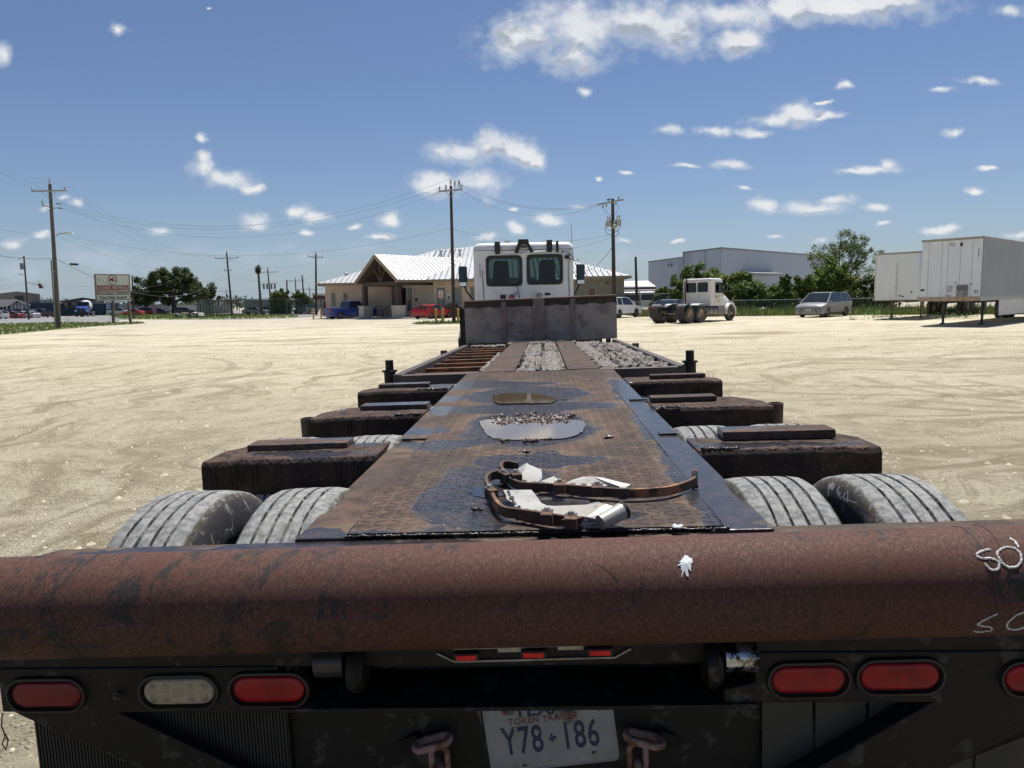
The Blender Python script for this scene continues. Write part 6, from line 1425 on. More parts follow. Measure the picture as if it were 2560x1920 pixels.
W_=[('upper left wire coming in to the pole top insulator',[(-60,385,40),(124,444,62)],.5),
('second wire from the upper left to the far left pole',[(-60,395,40),(121,456,62)],.5),
('wire from the left edge to the left crossarm insulator',[(-60,421,45),(82,458,62)],.5),
('long wire from the far left pole top down to the leaning pole',[(124,444,62),(545,637,122)],2.2),
('lower long wire from the left crossarm down to the leaning pole',[(86,462,62),(566,640,122)],2.2),
('long wire from the crossarm right end to the leaning pole',[(166,463,62),(590,637,122)],2.4),
('upper wire spanning from the far left pole to the middle pole top',[(157,511,62),(1126,447,54.5)],2.6),
('middle wire spanning from the far left pole to the middle pole',[(160,521,62),(1110,466,54.5)],2.4),
('lower of the three wires spanning from the far left pole to the middle pole',[(160,524,62),(1116,474,54.5)],2.9),
('low neutral wire from the street lamp pole to the middle pole',[(143,582,62),(1128,570,54.5)],2.0),
('service wire from left of frame to the street lamp',[(-60,558,50),(140,583,62)],.3),
('wire sloping from the street lamp down behind the oak',[(145,590,62),(470,667,150)],1.5),
('thick cable from the left edge past the far left pole',[(-60,629,50),(133,646,62)],.2),
('thick cable from the far left pole down over the sign toward the oak',[(143,648,62),(545,696,128)],3.2),
('wire from the middle pole top to the black transformer pole',[(1127,446,54.5),(1508,507,49)],1.1),
('second wire from the middle pole crossarm to the transformer pole',[(1147,462,54.5),(1516,509,49)],1.0),
('third wire from the middle pole crossarm to the transformer pole',[(1146,472,54.5),(1500,512,49)],1.3),
('neutral wire from the middle pole to the transformer pole, drooping over the truck cab',[(1132,571,54.5),(1530,586,49)],.75),
('lower neutral wire from the middle pole across the cab roof',[(1133,573,54.5),(1532,592,49)],1.3),
('thick service drop from the transformer pole to the tan building roof',[(1531,617,49),(1440,668,80)],.9),
('wire pair from the left edge to the traffic signal pole',[(-60,717,128),(66,705,128)],.2),
('lower wire from the left edge to the traffic signal pole',[(-60,726,128),(64,712,128)],.2),
('wire rising from the left edge to the box on the thin pole',[(-60,715,128),(46,688,128),(56,682,128)],.1),
('wire from the traffic signal pole behind the sign to the slim black pole',[(66,704,128),(330,713,110)],.5),
('wire from the slim black pole into the oak crown',[(330,713,110),(430,700,190)],.8),
('wire from the oak to the leaning pole, upper',[(480,700,190),(568,690,122)],.5),
('wire from the oak to the leaning pole, lower',[(500,704,190),(569,697,122)],.4),
('wire between the leaning pole and the pot rack pole, upper',[(572,648,122),(790,654,112)],1.2),
('wire between the leaning pole and the straight dark pole, lower',[(575,690,122),(790,688,112)],1.0),
('faint wire behind the sign below the cable',[(80,712,128),(568,720,150)],1.)]
for lab,P_,s_ in W_: wire(lab,P_,s_,.02 if 'thick' in lab else (.0075 if P_[0][2]<70 else .011))
b=MB(); c_=at(185,660,66); b.cyl(c_-Vector((.35,0,0)),c_+Vector((.35,0,-.05)),.1,n=10); top(b.build('splice_case',m_dark,None,True),'black splice case hanging on the thick cable left of the sign','splice case')
tl2=thing('traffic_signal','small black traffic signal hanging from wires right of the thin pole','traffic signal',tuple(at(102,721,126)))
b=MB(); b.hexa([Vector(v) for v in((-.12,-.2,0),(.35,-.2,0),(.35,.2,0),(-.12,.2,0),(-.35,-.2,.8),(.05,-.2,.8),(.05,.2,.8),(-.35,.2,.8))]); b.build('housing',m_dark,tl2); b=MB(); b.bar((-.2,0,.75),(-.25,0,1.3),.05,.05); b.build('hanger',m_dark,tl2)
wire('short wire carrying the small traffic signal',[(66,707,128),(99,712,126),(112,717,126)],.0,.04)
# palm and far thin things
pt=at(645,668,126); t=thing('palm_tree','slender palm with a small scruffy head above the screened fence','tree',(pt.x,126,0)); b=MB(); b.tube([(.1,0,0),(.05,0,4),(0,0,pt.z-.3)],[.28,.2,.17],10); b.build('trunk',m_pole,t,True)
rn=random.Random(5); b=MB()
for i in range(500):
    d=Vector((rn.gauss(0,1),rn.gauss(0,1),rn.gauss(0,1)-.2)).normalized(); p=Vector((0,0,pt.z-.4))+Vector((d.x*.3,d.y*.3,d.z*.55))*rn.random()**.4; a=(d+Vector((0,0,-.3))).normalized()*.5; e=a.cross(Vector((rn.random(),rn.random(),1))).normalized()*.06; b.add([p-e,p+a,p+e],[(0,1,2)])
b.build('crown',leafmat('palm_leaf',(.07,.08,.03),(.15,.14,.06)),t,recalc=False)
# ================================================================== big sign on the left
Ys=80.
m_sw=M('sign_cream',(.70,.68,.63),.6,0,(.64,.62,.57),1.5,.8); m_sr=M('sign_red',(.33,.03,.03),.6); m_sk=M('sign_ink',(.03,.035,.04),.7); m_post=M('sign_timber',(.16,.13,.10),.9,0,(.1,.085,.07),6,.8); m_swt=M('sign_letter_white',(.62,.60,.57),.6)
base=at(305,800,Ys); sg=thing('building_materials_sign','large cream and red roadside sign of a building materials yard on wooden posts','sign',(base.x,Ys,0))
def sp(px,py,dY=0.): return at(px,py,Ys+dY)-Vector((base.x,Ys,0))
TL,TR_,BL,BR=sp(237,686),sp(323,687),sp(241,750),sp(326,749)
ux=(TR_-TL).normalized(); W0=(TR_-TL).length; 
b=MB(); b.slab([TL,TR_,BR,BL],(0,.08,0)); bd=b.build('board',m_sw,sg)
b=MB(); b.bar(TL,TR_,.1,.14,(0,1,0)); b.bar(TL,BL,.14,.14,(0,1,0)); b.bar(TR_,BR,.08,.12,(0,1,0)); b.bar(BL,BR,.06,.1,(0,1,0)); b.build('frame',M('sign_frame',(.25,.2,.17),.8),sg)
for a0,a1 in(((282,752),(283.5,807)),((321,752),(326,803))):
    p,q=sp(*a0,.1),sp(*a1,.1); q.z=-.1; b=MB(); b.bar(p,q,.22,.22,(0,1,0)); b.build('post',m_post,sg)
b=MB(); p,q=sp(240,752,.1),sp(329,750,.1); b.bar(p,q,.08,.1,(0,1,0)); b.build('rail',m_sw,sg)
def S4(px,py): return frame4(sp(px,py)-Vector((0,.012,0)),(BR-BL),(0,0,1))
pxm=Ys/F
c_=sp(281,699.5); b=MB(); rr_o,rr_i=11.8*pxm,10.4*pxm; vs=[]; K=40
for r in(rr_i,rr_o):
    vs+=[c_+Vector((r*cos(2*pi*i/K),-.01,r*sin(2*pi*i/K))) for i in range(K)]
b.add(vs,[(i,(i+1)%K,K+(i+1)%K,K+i) for i in range(K)]); b.build('logo_ring',m_sk,bd,recalc=False)
text('logo_letter','M',.66,m_sr,S4(278.0,699.5),bd,.002,.008,.86); text('logo_letter','G',.6,m_sr,S4(285.6,700),bd,.003,.008,.8)
a,c_=sp(241.5,713.5),sp(322,726.5); b=MB(); b.slab([sp(241.5,713.5),sp(321.8,713),sp(322.5,725.5),sp(242.5,727)],(0,-.008,0)); b.build('red_band',m_sr,bd)
text('sign_text','BUILDING MATERIALS',11.8*pxm,m_swt,S4(281.5,720).__matmul__(Matrix.Translation((0,0,.006))),bd,.002,.014,.64,1.14)
b=MB(); b.bar(sp(240,729.3)-Vector((0,.01,0)),sp(323,728.6)-Vector((0,.01,0)),.07,.01,(0,1,0)); b.build('red_line',m_sr,bd)
text('sign_text','WHOLESALE DIVISION',9.0*pxm,m_sk,S4(282,734.5),bd,.002,.014,.76,1.14); text('sign_text','TREATING PLANT',9.0*pxm,m_sk,S4(283,744.5),bd,.002,.014,.86,1.14)
# ================================================================== tan office building with a porch
m_stucco=M('tan_stucco',(.56,.44,.33),.9,0,(.52,.405,.30),.8,.8,.3,20,.004); m_stone=M('limestone',(.60,.54,.45),.9,0,(.50,.44,.36),3.,.9,.6,6,.02); m_stucco_dk=M('darker_stucco',(.24,.215,.18),.9,0,(.23,.2,.165),.8,.8); m_metal=M('galvalume_roof',(.66,.67,.67),.5,.1,(.56,.57,.58),.5,.8); m_fascia=M('brown_trim',(.10,.075,.055),.7,0,(.075,.055,.042),5,.8); m_wing=M('office_glass',(.10,.13,.12),.12,0,(.16,.19,.17),.6,.8)
office=thing('office_building','tan stucco office with a ribbed metal hip roof and a timber gabled porch','building',(-6,80,0)); OO=Vector((-6,80,0)); OFF[office.name]=OO
def roofplane(b,poly,down,sp_=.5,ribw=.11,ribh=.03,th=.08,pb=None,ribs=None):
    P_=[Vector(p) for p in poly]; nrm=Vector((0,0,0))
    for a,c_ in zip(P_,P_[1:]+P_[:1]): nrm+=a.cross(c_)
    nrm.normalize()
    if nrm.z<0: nrm=-nrm
    b.slab(P_,-nrm*th)
    d=Vector(down); d=(d-nrm*d.dot(nrm)).normalized(); s_=nrm.cross(d); o=P_[0]
    uv=[((p-o).dot(s_),(p-o).dot(d)) for p in P_]; lo,hi=min(u_ for u_,_ in uv),max(u_ for u_,_ in uv); u_=lo+sp_*.5
    rb_=ribs if ribs is not None else b
    while u_<hi:
        xs=[]
        for (a0,b0),(a1,b1) in zip(uv,uv[1:]+uv[:1]):
            if (a0>u_)!=(a1>u_): xs.append(b0+(b1-b0)*(u_-a0)/(a1-a0))
        if len(xs)>=2:
            A,B_=o+s_*u_+d*min(xs)+nrm*ribh*.5,o+s_*u_+d*max(xs)+nrm*ribh*.5
            if (B_-A).length>.1: rb_.bar(A,B_,ribw,ribh,nrm)
        u_+=sp_
ze=4.0; LF=(-21.9,81,ze); MF=(-8.7,81,ze); MF2=(-8.7,75.2,ze); RF=(12.7,75.2,ze); RBk=(12.7,112,ze); LBk=(-21.9,112,ze); r0=(-9.6,94,8.35); r1=(-1.2,94,9.0)
b=MB(); rbm=MB()
roofplane(b,[LF,MF,r0],(0,-1,0),.6,ribs=rbm); roofplane(b,[MF2,RF,r1,r0],(0,-1,0),.6,ribs=rbm); roofplane(b,[MF,MF2,r0],(-1,0,0),.6,ribs=rbm); roofplane(b,[RF,RBk,r1],(1,0,0),.6,ribs=rbm); roofplane(b,[LBk,LF,r0],(-1,0,0),.6,ribs=rbm); b.slab([LBk,r0,r1,RBk],(0,0,-.08))
rf=b.build('roof',M('main_roof_metal',(.40,.42,.43),.5,.15,(.34,.355,.37),.5,.8),office); rbm.build('roof_seams',M('seam_shadow',(.20,.21,.22),.5,.3),rf)  # main slopes' duller light put into a darker metal than the porch roof
b=MB()
for a,c_ in((LF,MF),(MF2,RF),(RF,RBk),(LBk,LF)): b.bar(Vector(a)-Vector((0,0,.16)),Vector(c_)-Vector((0,0,.16)),.12,.26)
b.build('fascia',M('tan_fascia',(.30,.24,.18),.8),rf)
for u_,v_ in((1103,633),(1150,631),(866,690)):
    q=at(u_,v_,86 if u_>1000 else 84); q.z-=.5; b=MB(); b.cyl(q,q+Vector((0,0,.75)),.13,n=12); b.lathe([(.7,.26),(.85,.26),(.95,.08)],q,(0,0,1),14); b.build('roof_vent',M('bright_vent',(.6,.6,.6),.3,.5),rf,True)
b=MB(); b.box((-21.1,81.7,0),(-9.5,82.1,ze-.12)); b.box((-21.1,82.1,0),(-20.7,111,ze-.12)); b.build('left_wall',m_stucco,office)
b=MB(); b.box((-8.1,75.9,0),(2.2,76.3,ze-.12)); b.build('front_wall',m_stucco,office)
b=MB(); b.box((2.2,75.88,0),(12.1,76.3,ze-.12)); b.box((11.7,76.3,0),(12.1,111,ze-.12)); b.box((-22.2,111,0),(12.1,111.4,ze-.12)); b.build('right_wall',m_stucco_dk,office)  # right part of the front in a darker, greyer tone than front_wall
def window(u0,v0,u1,v1,Yw,frame_=True,mat=None,nm='window',rz=None):
    a=at(u0,v1,Yw-.02); c_=at(u1,v0,Yw-.02); b=MB(); b.box((a.x-.08,Yw-.03,a.z-.08),(c_.x+.08,Yw+.01,c_.z+.08)); w_=b.build(nm,M('window_surround',(.36,.29,.22),.8),office)
    b=MB(); b.box((a.x,Yw-.045,a.z),(c_.x,Yw-.032,c_.z)); b.build('pane',mat or m_wing,w_)
    if (c_.x-a.x)>1.2: b=MB(); b.box(((a.x+c_.x)/2-.03,Yw-.06,a.z),((a.x+c_.x)/2+.03,Yw-.046,c_.z)); b.build('mullion',m_fascia,w_)
Z4=lambda u_,v_:(760+u_/5.027,560+v_/5.027)
for (u0,v0,u1,v1,Yw) in((352,870,384,1030,81.7),(503,870,537,970,81.7),(1680,805,1762,1000,75.9),(1900,800,1972,1000,75.9),(2095,795,2170,950,75.9)):
    a=Z4(u0,v0); c_=Z4(u1,v1); window(*a,*c_,Yw)
for (u0,v0,u1,v1) in((1668,750,1775,765),(340,828,392,836),(495,826,548,834)):
    a=Z4(u0,v0); c_=Z4(u1,v1); Yw=75.9 if u0>1000 else 81.7; p=at(a[0],c_[1],Yw); q=at(c_[0],a[1],Yw); b=MB(); b.box((p.x,Yw-.06,p.z),(q.x,Yw+.0,q.z)); b.build('window_lintel',M('stucco_trim',(.40,.31,.23),.9),office)
Z5p=lambda u_,v_:(1120+u_/4.809,560+v_/4.809)
a=Z5p(1690,775); c_=Z5p(1762,860); window(*a,*c_,75.88,mat=M('brown_shutter',(.14,.105,.08),.7))
a=Z5p(1575,790); c_=Z5p(1640,870); window(*a,*c_,75.88)
a=Z5p(1902,693); c_=Z5p(1938,722); p=at(a[0],c_[1],75.85); q=at(c_[0],a[1],75.85); b=MB(); b.box((p.x,75.82,p.z),(q.x,75.88,q.z)); b.build('wall_vent',m_fascia,office)
a=Z4(1822,920); p=at(*a,75.8); b=MB(); b.box((p.x-.3,75.84,p.z-.45),(p.x+.3,75.9,p.z+.45)); wb=b.build('notice_board',M('notice_white',(.6,.59,.55),.6),office); b=MB(); b.box((p.x-.08,75.82,p.z-.2),(p.x+.08,75.838,p.z+.1)); b.build('notice_print',m_sk,wb)
# lower eave piece on the right side
b=MB(); roofplane(b,[(2.8,74.4,3.72),(7.8,74.4,3.72),(7.8,76.4,4.35),(2.8,76.4,4.35)],(0,-1,0),.6,ribs=None); b.build('side_canopy',m_metal,office)
# porch, turned about 42 degrees
AP=at(937.6,635,75.); el=at(889,705,77.5); er=at(994,699,72.8)
wv=Vector((er.x-el.x,er.y-el.y,0)); hw=wv.length/2; wv.normalize(); av=Vector((-wv.y,wv.x,0)); fc=Vector(((el.x+er.x)/2,(el.y+er.y)/2,0))
zr_,zeave=AP.z,3.98
def pf(s_,t,z): return fc+wv*s_+av*t+Vector((0,0,z))
porch_m=rf
b=MB(); rbm=MB(); Lp=15.
roofplane(b,[pf(-hw,0,zeave),pf(0,0,zr_),pf(0,Lp,zr_),pf(-hw,Lp,zeave)],-wv-Vector((0,0,.8)),.6,ribs=rbm)
roofplane(b,[pf(hw,0,zeave),pf(hw,Lp*.62,zeave),pf(0,Lp,zr_),pf(0,0,zr_)],wv-Vector((0,0,.8)),.6,ribs=rbm)
pr=b.build('porch_roof',m_metal,office); rbm.build('porch_seams',M('seam_shadow',(.20,.21,.22),.5),pr)
b=MB()
b.bar(pf(-hw-.05,-.06,zeave-.18),pf(0,-.06,zr_-.2),.12,.34,(0,0,1)); b.bar(pf(hw+.05,-.06,zeave-.18),pf(0,-.06,zr_-.2),.12,.34,(0,0,1)); b.bar(pf(hw+.02,0,zeave-.16),pf(hw+.02,Lp*.62,zeave-.16),.1,.24); b.bar(pf(-hw-.02,0,zeave-.16),pf(-hw-.02,6,zeave-.16),.1,.24)
b.build('porch_fascia',M('tan_fascia',(.30,.24,.18),.8),office)
b=MB(); s2=.9
b.slab([pf(-hw+.1,.2,zeave-.12),pf(0,.2,zr_-.16),pf(0,5.4,zr_-.16),pf(-hw+.1,5.4,zeave-.12)],(0,0,-.03)); b.slab([pf(hw-.1,.2,zeave-.12),pf(0,.2,zr_-.16),pf(0,5.4,zr_-.16),pf(hw-.1,5.4,zeave-.12)],(0,0,-.03)); b.build('porch_ceiling',m_fascia,office)
bw=hw-.75
b=MB(); b.bar(pf(-bw-.1,.6,zeave-.35),pf(bw+.1,.6,zeave-.35),.3,.42); b.bar(pf(-bw,.6,zeave-.36),pf(-bw,5.4,zeave-.36),.3,.36); b.bar(pf(bw,.6,zeave-.36),pf(bw,5.4,zeave-.36),.3,.36)
b.build('porch_beam',M('dark_timber',(.085,.06,.05),.8,0,(.06,.045,.038),6,.8),office)
b=MB(); b.bar(pf(0,.6,zeave-.2),pf(0,.6,zr_-.3),.2,.2,(wv.x,wv.y,0)); b.bar(pf(0,.6,zeave-.15),pf(-bw*.42,.6,zeave+(zr_-zeave)*.56),.16,.16); b.bar(pf(0,.6,zeave-.15),pf(bw*.42,.6,zeave+(zr_-zeave)*.56),.16,.16); b.build('truss',M('dark_timber',(.085,.06,.05)),office)
for s_ in(-bw,bw):
    b=MB(); b.bar(pf(s_,.6,1.35),pf(s_,.6,zeave-.5),.46,.46,(wv.x,wv.y,0)); b.build('porch_column',M('dark_timber',(.085,.06,.05)),office)
    b=MB(); b.bar(pf(s_,.6,0),pf(s_,.6,1.3),1.05,1.05,(wv.x,wv.y,0)); b.bar(pf(s_,.6,1.3),pf(s_,.6,1.38),1.2,1.2,(wv.x,wv.y,0)); b.build('porch_pier',m_stone,office,bevel=.02)
b=MB(); b.bar(pf(-bw+.2,5.,0),pf(-bw+.2,5.,zeave-.4),1.1,.9,(wv.x,wv.y,0)); b.build('porch_column',M('brown_column',(.13,.10,.08),.8),office)
# stone entrance wall behind the porch
e0,e1=pf(-bw+.4,5.5,0),pf(hw+.15,5.5,0); b=MB(); b.bar(e0+Vector((0,0,1.95)),e1+Vector((0,0,1.95)),.35,3.9); b.prism([(-hw+.4,3.9),(hw-.4,3.9),(0,zr_-.35)],.3,lambda s_,z,t:tuple(pf(s_,5.4+t,z))); b.build('entrance_wall',m_stone,office)
def onwall(u_,v_):   # pixel -> point on the entrance wall face
    d=ray(u_,v_); p0=pf(0,5.32,0); t=(p0-C0).dot(av)/d.dot(av); return C0+d*t
def wquad(u0,v0,u1,v1,mat,nm,pr_=.03,par=None):
    q=[onwall(*Z4(u_,v_))-av*0 for u_,v_ in((u0,v0),(u1,v0),(u1,v1),(u0,v1))]; q[0].z=q[1].z=(q[0].z+q[1].z)/2; q[2].z=q[3].z=max(.15,(q[2].z+q[3].z)/2); b=MB(); b.slab(q,-av*pr_); return b.build(nm,mat,par or office)
m_dglass=M('dark_door_glass',(.012,.015,.016),.08)
for q in((1092,808,1146,1095),(1304,804,1352,1095)):
    f_=wquad(*q,m_fascia,'window',.03); wquad(q[0]+7,q[1]+8,q[2]-7,q[3]-6,m_wing,'pane',.045,f_)
f_=wquad(1158,804,1284,1090,m_fascia,'door',.03); wquad(1166,814,1216,1080,m_dglass,'pane',.045,f_); wquad(1228,814,1276,1080,m_dglass,'pane',.045,f_)
for q in((1005,815,1032,872),(1364,812,1392,870)): wquad(*q,M('sconce_white',(.6,.58,.52),.5),'wall_light',.12)
wquad(1398,930,1426,970,m_fascia,'plaque',.04)
b=MB(); b.slab([pf(-hw-.3,-.2,0),pf(hw+1.,-.2,0),pf(hw+.3,5.3,0),pf(-hw-.3,5.3,0)],(0,0,.15)); b.build('porch_slab',M('pale_concrete',(.36,.35,.33)),office)
def rail(pts,label):
    b=MB(); P_=[at(*Z4(u_,v_),y_) for u_,v_,y_ in pts]; b.tube(P_,.03,6)
    for q in P_: b.cyl((q.x,q.y,0),q,.028,n=6)
    b.tube([q-Vector((0,0,.45)) for q in P_],.018,5); o=b.build('handrail',m_dark,None,True); top(o,label,'handrail')
rail([(757,1035,74.4),(830,1040,73.5)],'short black handrail beside the left porch pier'); rail([(990,1080,73.8),(1038,1040,74.5),(1115,1040,75.5)],'black handrail sloping down in front of the porch entrance'); rail([(905,1035,78),(975,1035,78)],'black handrail far inside the porch')
# bollards and parking sign
m_yel=M('bollard_yellow',(.50,.36,.06),.7,0,(.38,.27,.06),5,.8)
for (u_,Y_,lab) in((121,78.5,'yellow bollard, leftmost of the two left of the blue pickup'),(218,79.5,'yellow bollard right behind the tailgate of the blue pickup'),(1661,54.5,'yellow bollard left of the parking sign post'),(1748,54,'yellow bollard just right of the parking sign post'),(1937,54.2,'yellow bollard right of the middle utility pole')):
    q=at(*Z4(u_,1200),Y_); b=MB(); b.lathe([(0,.09),(1.05,.09),(1.11,.07),(1.14,.02)],(q.x,Y_,0),(0,0,1),14); o=b.build('bollard',m_yel,None,True); top(o,lab,'bollard','yellow bollards')
q=at(*Z4(1718,885),53.6); ps=thing('parking_sign','small red and white parking sign on a thin post among the bollards','sign',(q.x,53.6,0)); b=MB(); b.cyl((0,.03,0),(0,.03,q.z+.3),.025,n=8); b.build('post',m_steel,ps)
b=MB(); b.box((-.16,-.005,q.z-.27),(.16,.005,q.z+.29)); pb_=b.build('sign_plate',m_swt,ps); b=MB()
for z0,z1,x0,x1 in((.24,.26,-.15,.15),(.05,.20,-.04,.04),(.00,.03,-.12,.12),(-.08,-.03,-.12,.12),(-.16,-.11,-.12,.12),(-.24,-.2,-.12,.12)): b.box((x0,-.009,q.z+z0),(x1,-.0055,q.z+z1))
b.build('red_print',m_sr,pb_)
# ================================================================== grey warehouse
m,n=newmat('grey_cladding'); tc=n.n('ShaderNodeTexCoord').outputs['Object']; x,y,z=n.sep(tc)[0:3]
s_=n.m('SINE',n.m('MULTIPLY',n.m('ADD',x,n.m('MULTIPLY',y,.8)),9.)); c=n.mix(n.ss(s_,.5,.9),(.33,.38,.47),(.27,.31,.39)); c=n.mix(n.m('MULTIPLY',n.ss(n.noise(tc,.15,4),.4,.65),.4),c,(.28,.32,.38))
n.out(bsdf(n,c,.6)); m_clad=m
wh=thing('warehouse','big blue grey metal warehouse behind the bushes','building',(33,112,0)); OFF[wh.name]=Vector((33,112,0))
Cc=Vector((33,112,0)); rv=Vector((.74,.673,0)); lv=Vector((-.673,.74,0))
def wp(a,c_,z): return Cc+rv*a+lv*c_+Vector((0,0,z))
zc=9.05
b=MB(); b.hexa([wp(0,0,0),wp(40,0,0),wp(40,7.0,0),wp(0,7.0,0),wp(0,0,zc),wp(40,0,zc-.3),wp(40,7.0,zc-.25),wp(0,7.0,zc-.25)]); b.build('wall',m_clad,wh)
b=MB(); b.hexa([wp(.6,7.0,0),wp(38,7,0),wp(38,18,0),wp(.6,14.4,0),wp(.6,7.0,zc-.95),wp(38,7,zc-1),wp(38,18,zc-2),wp(.6,14.4,zc-1.35)]); b.build('lower_wall',m_clad,wh)
m_trim=M('cladding_trim',(.2,.21,.23),.5)
b=MB(); b.bar(wp(-.05,-.05,zc+.05),wp(40,-.05,zc-.25),.2,.25); b.bar(wp(-.05,-.05,zc+.05),wp(-.05,7.,zc-.2),.2,.25); b.bar(wp(.55,7.,zc-.9),wp(.55,14.4,zc-1.3),.15,.2); b.build('eave_trim',m_trim,wh)
b=MB(); b.bar(wp(-.08,.02,0),wp(-.08,.02,zc),.25,.12,(1,0,0)); b.bar(wp(-.1,2.9,0),wp(-.1,2.9,zc-.3),.12,.1,(1,0,0)); b.bar(wp(-.1,6.98,0),wp(-.1,6.98,zc-.3),.2,.12,(1,0,0)); b.build('corner_flashing',M('flashing_light',(.36,.39,.43),.5),wh)
b=MB(); b.hexa([wp(6,-2.2,5.0),wp(16,-2.2,5.0),wp(16,-.1,5.0),wp(6,-.1,5.0),wp(6,-2.2,5.25),wp(16,-2.2,5.25),wp(16,-.1,5.6),wp(6,-.1,5.6)]); b.build('awning',m_trim,wh)
q=wp(.5,10.,6.9); b=MB(); b.box((q.x-.35,q.y-.45,q.z-.15),(q.x+.25,q.y-.1,q.z+.2)); wl=b.build('wall_light',m_dark,wh); b=MB(); b.box((q.x-.3,q.y-.47,q.z-.12),(q.x+.1,q.y-.452,q.z+.12)); b.build('lamp_glass',m_head,wl)
# ================================================================== chain link fence on the right
m,n=newmat('chain_link'); tc=n.n('ShaderNodeTexCoord').outputs['Object']; x,y,z=n.sep(tc)[0:3]
u_=n.m('MULTIPLY',n.m('SUBTRACT',x,y),.72)
w1=n.m('ABSOLUTE',n.m('SINE',n.m('MULTIPLY',n.m('ADD',u_,z),pi/.08))); w2=n.m('ABSOLUTE',n.m('SINE',n.m('MULTIPLY',n.m('SUBTRACT',u_,z),pi/.08)))
al=n.ss(n.m('MINIMUM',w1,w2),.22,.12)
n.out(n.n('ShaderNodeMixShader',{0:al,1:n.n('ShaderNodeBsdfTransparent').outputs[0],2:bsdf(n,(.16,.165,.165,1),.5,.4)}).outputs[0]); m_link=m
fen=thing('chain_link_fence','low galvanised chain link fence running behind the truck and minivan','fence',(20,64,0)); OFF[fen.name]=Vector((20,64,0))
FP=[Vector(v) for v in((9.8,72.,0),(14.,68.6,0),(21.3,64.8,0),(29.6,57.8,0),(37,51.5,0),(46,44,0))]
hgt=1.22
for a,c_ in zip(FP,FP[1:]):
    b=MB(); b.add([a,c_,c_+Vector((0,0,hgt-.03)),a+Vector((0,0,hgt-.03))],[(0,1,2,3)]); b.build('mesh_panel',m_link,fen,recalc=False)
    b=MB(); b.cyl(a+Vector((0,0,hgt)),c_+Vector((0,0,hgt)),.033,n=8); b.build('top_rail',m_steel,fen,True)
    k=max(1,int((c_-a).length/3)); 
    for i in range(k): q=a.lerp(c_,i/k); b=MB(); b.cyl(q,q+Vector((0,0,hgt+(.12 if i==0 else .0))),.05 if i==0 else .032,n=8); b.build('post',m_steel,fen,True)
tf=thing('chain_link_fence','taller chain link fence in front of the parked white vans','fence',(14,76,0)); OFF[tf.name]=Vector((14,76,0))
b=MB(); a,c_=Vector((10.5,76,0)),Vector((16.5,74,0)); b.add([a,c_,c_+Vector((0,0,2.0)),a+Vector((0,0,2.0))],[(0,1,2,3)]); b.build('mesh_panel',m_link,tf,recalc=False)
for q in(a,a.lerp(c_,.5),c_): b=MB(); b.cyl(q,q+Vector((0,0,2.15)),.05,n=8); b.build('post',m_steel,tf,True)
b=MB(); b.cyl(a+Vector((0,0,2.02)),c_+Vector((0,0,2.02)),.03,n=8); b.build('top_rail',m_steel,tf,True)
# shed roof and white vans seen in the gap
Yg=104
cs=thing('carport','long low carport with a grey roof and a red brown front beam','building',(19,Yg,0)); OFF[cs.name]=Vector((19,Yg,0))
a=at(1553,703,Yg+6); c_=at(1640,706,Yg+6); b=MB(); p,q=at(1550,716,Yg),at(1640,716,Yg); b.hexa([(p.x,Yg,p.z-.15),(q.x,Yg,q.z-.15),(q.x,Yg+6,a.z-.15),(p.x,Yg+6,a.z-.15),(p.x,Yg,p.z),(q.x,Yg,q.z),(q.x,Yg+6,a.z),(p.x,Yg+6,a.z)]); b.build('roof',m_metal,cs)
b=MB(); p,q=at(1552,727,Yg-.2),at(1640,718,Yg-.2); b.box((p.x,Yg-.2,p.z),(q.x,Yg-.02,q.z)); b.build('front_beam',M('red_brown',(.10,.035,.025),.7),cs)
b=MB()
for x_ in(16.2,20.6): b.cyl((x_,Yg+.3,0),(x_,Yg+.3,3.),.1)
b.build('post',m_fascia,cs)
for px,lab in((1572,'white panel van parked left under the carport'),(1612,'white panel van parked right beside the warehouse corner')):
    X=txp(px,98); t=thing('panel_van',lab,'van',(X,98,0),R(-90)); b=MB(); b.box((-2,-1.15,.45),(2.4,1.15,2.75)); b.hexa([(2.4,-1.1,.4),(3.4,-1.05,.4),(3.4,1.05,.4),(2.4,1.1,.4),(2.4,-1.1,2.5),(2.75,-1,2.4),(2.75,1,2.4),(2.4,1.1,2.5)]); b.build('body',paint('van_white',(.62,.62,.61)),t,bevel=.08)
    b=MB(); b.hexa([(3.2,-.95,1.35),(3.24,-.95,1.33),(3.24,.95,1.33),(3.2,.95,1.35),(2.84,-.9,2.25),(2.88,-.9,2.25),(2.88,.9,2.25),(2.84,.9,2.25)]); b.build('windscreen',m_wglass,t)
    for x_ in(2.4,-1.2):
        for s in(-1,1): cwheel(t,x_,s*1.0,.38,.24)
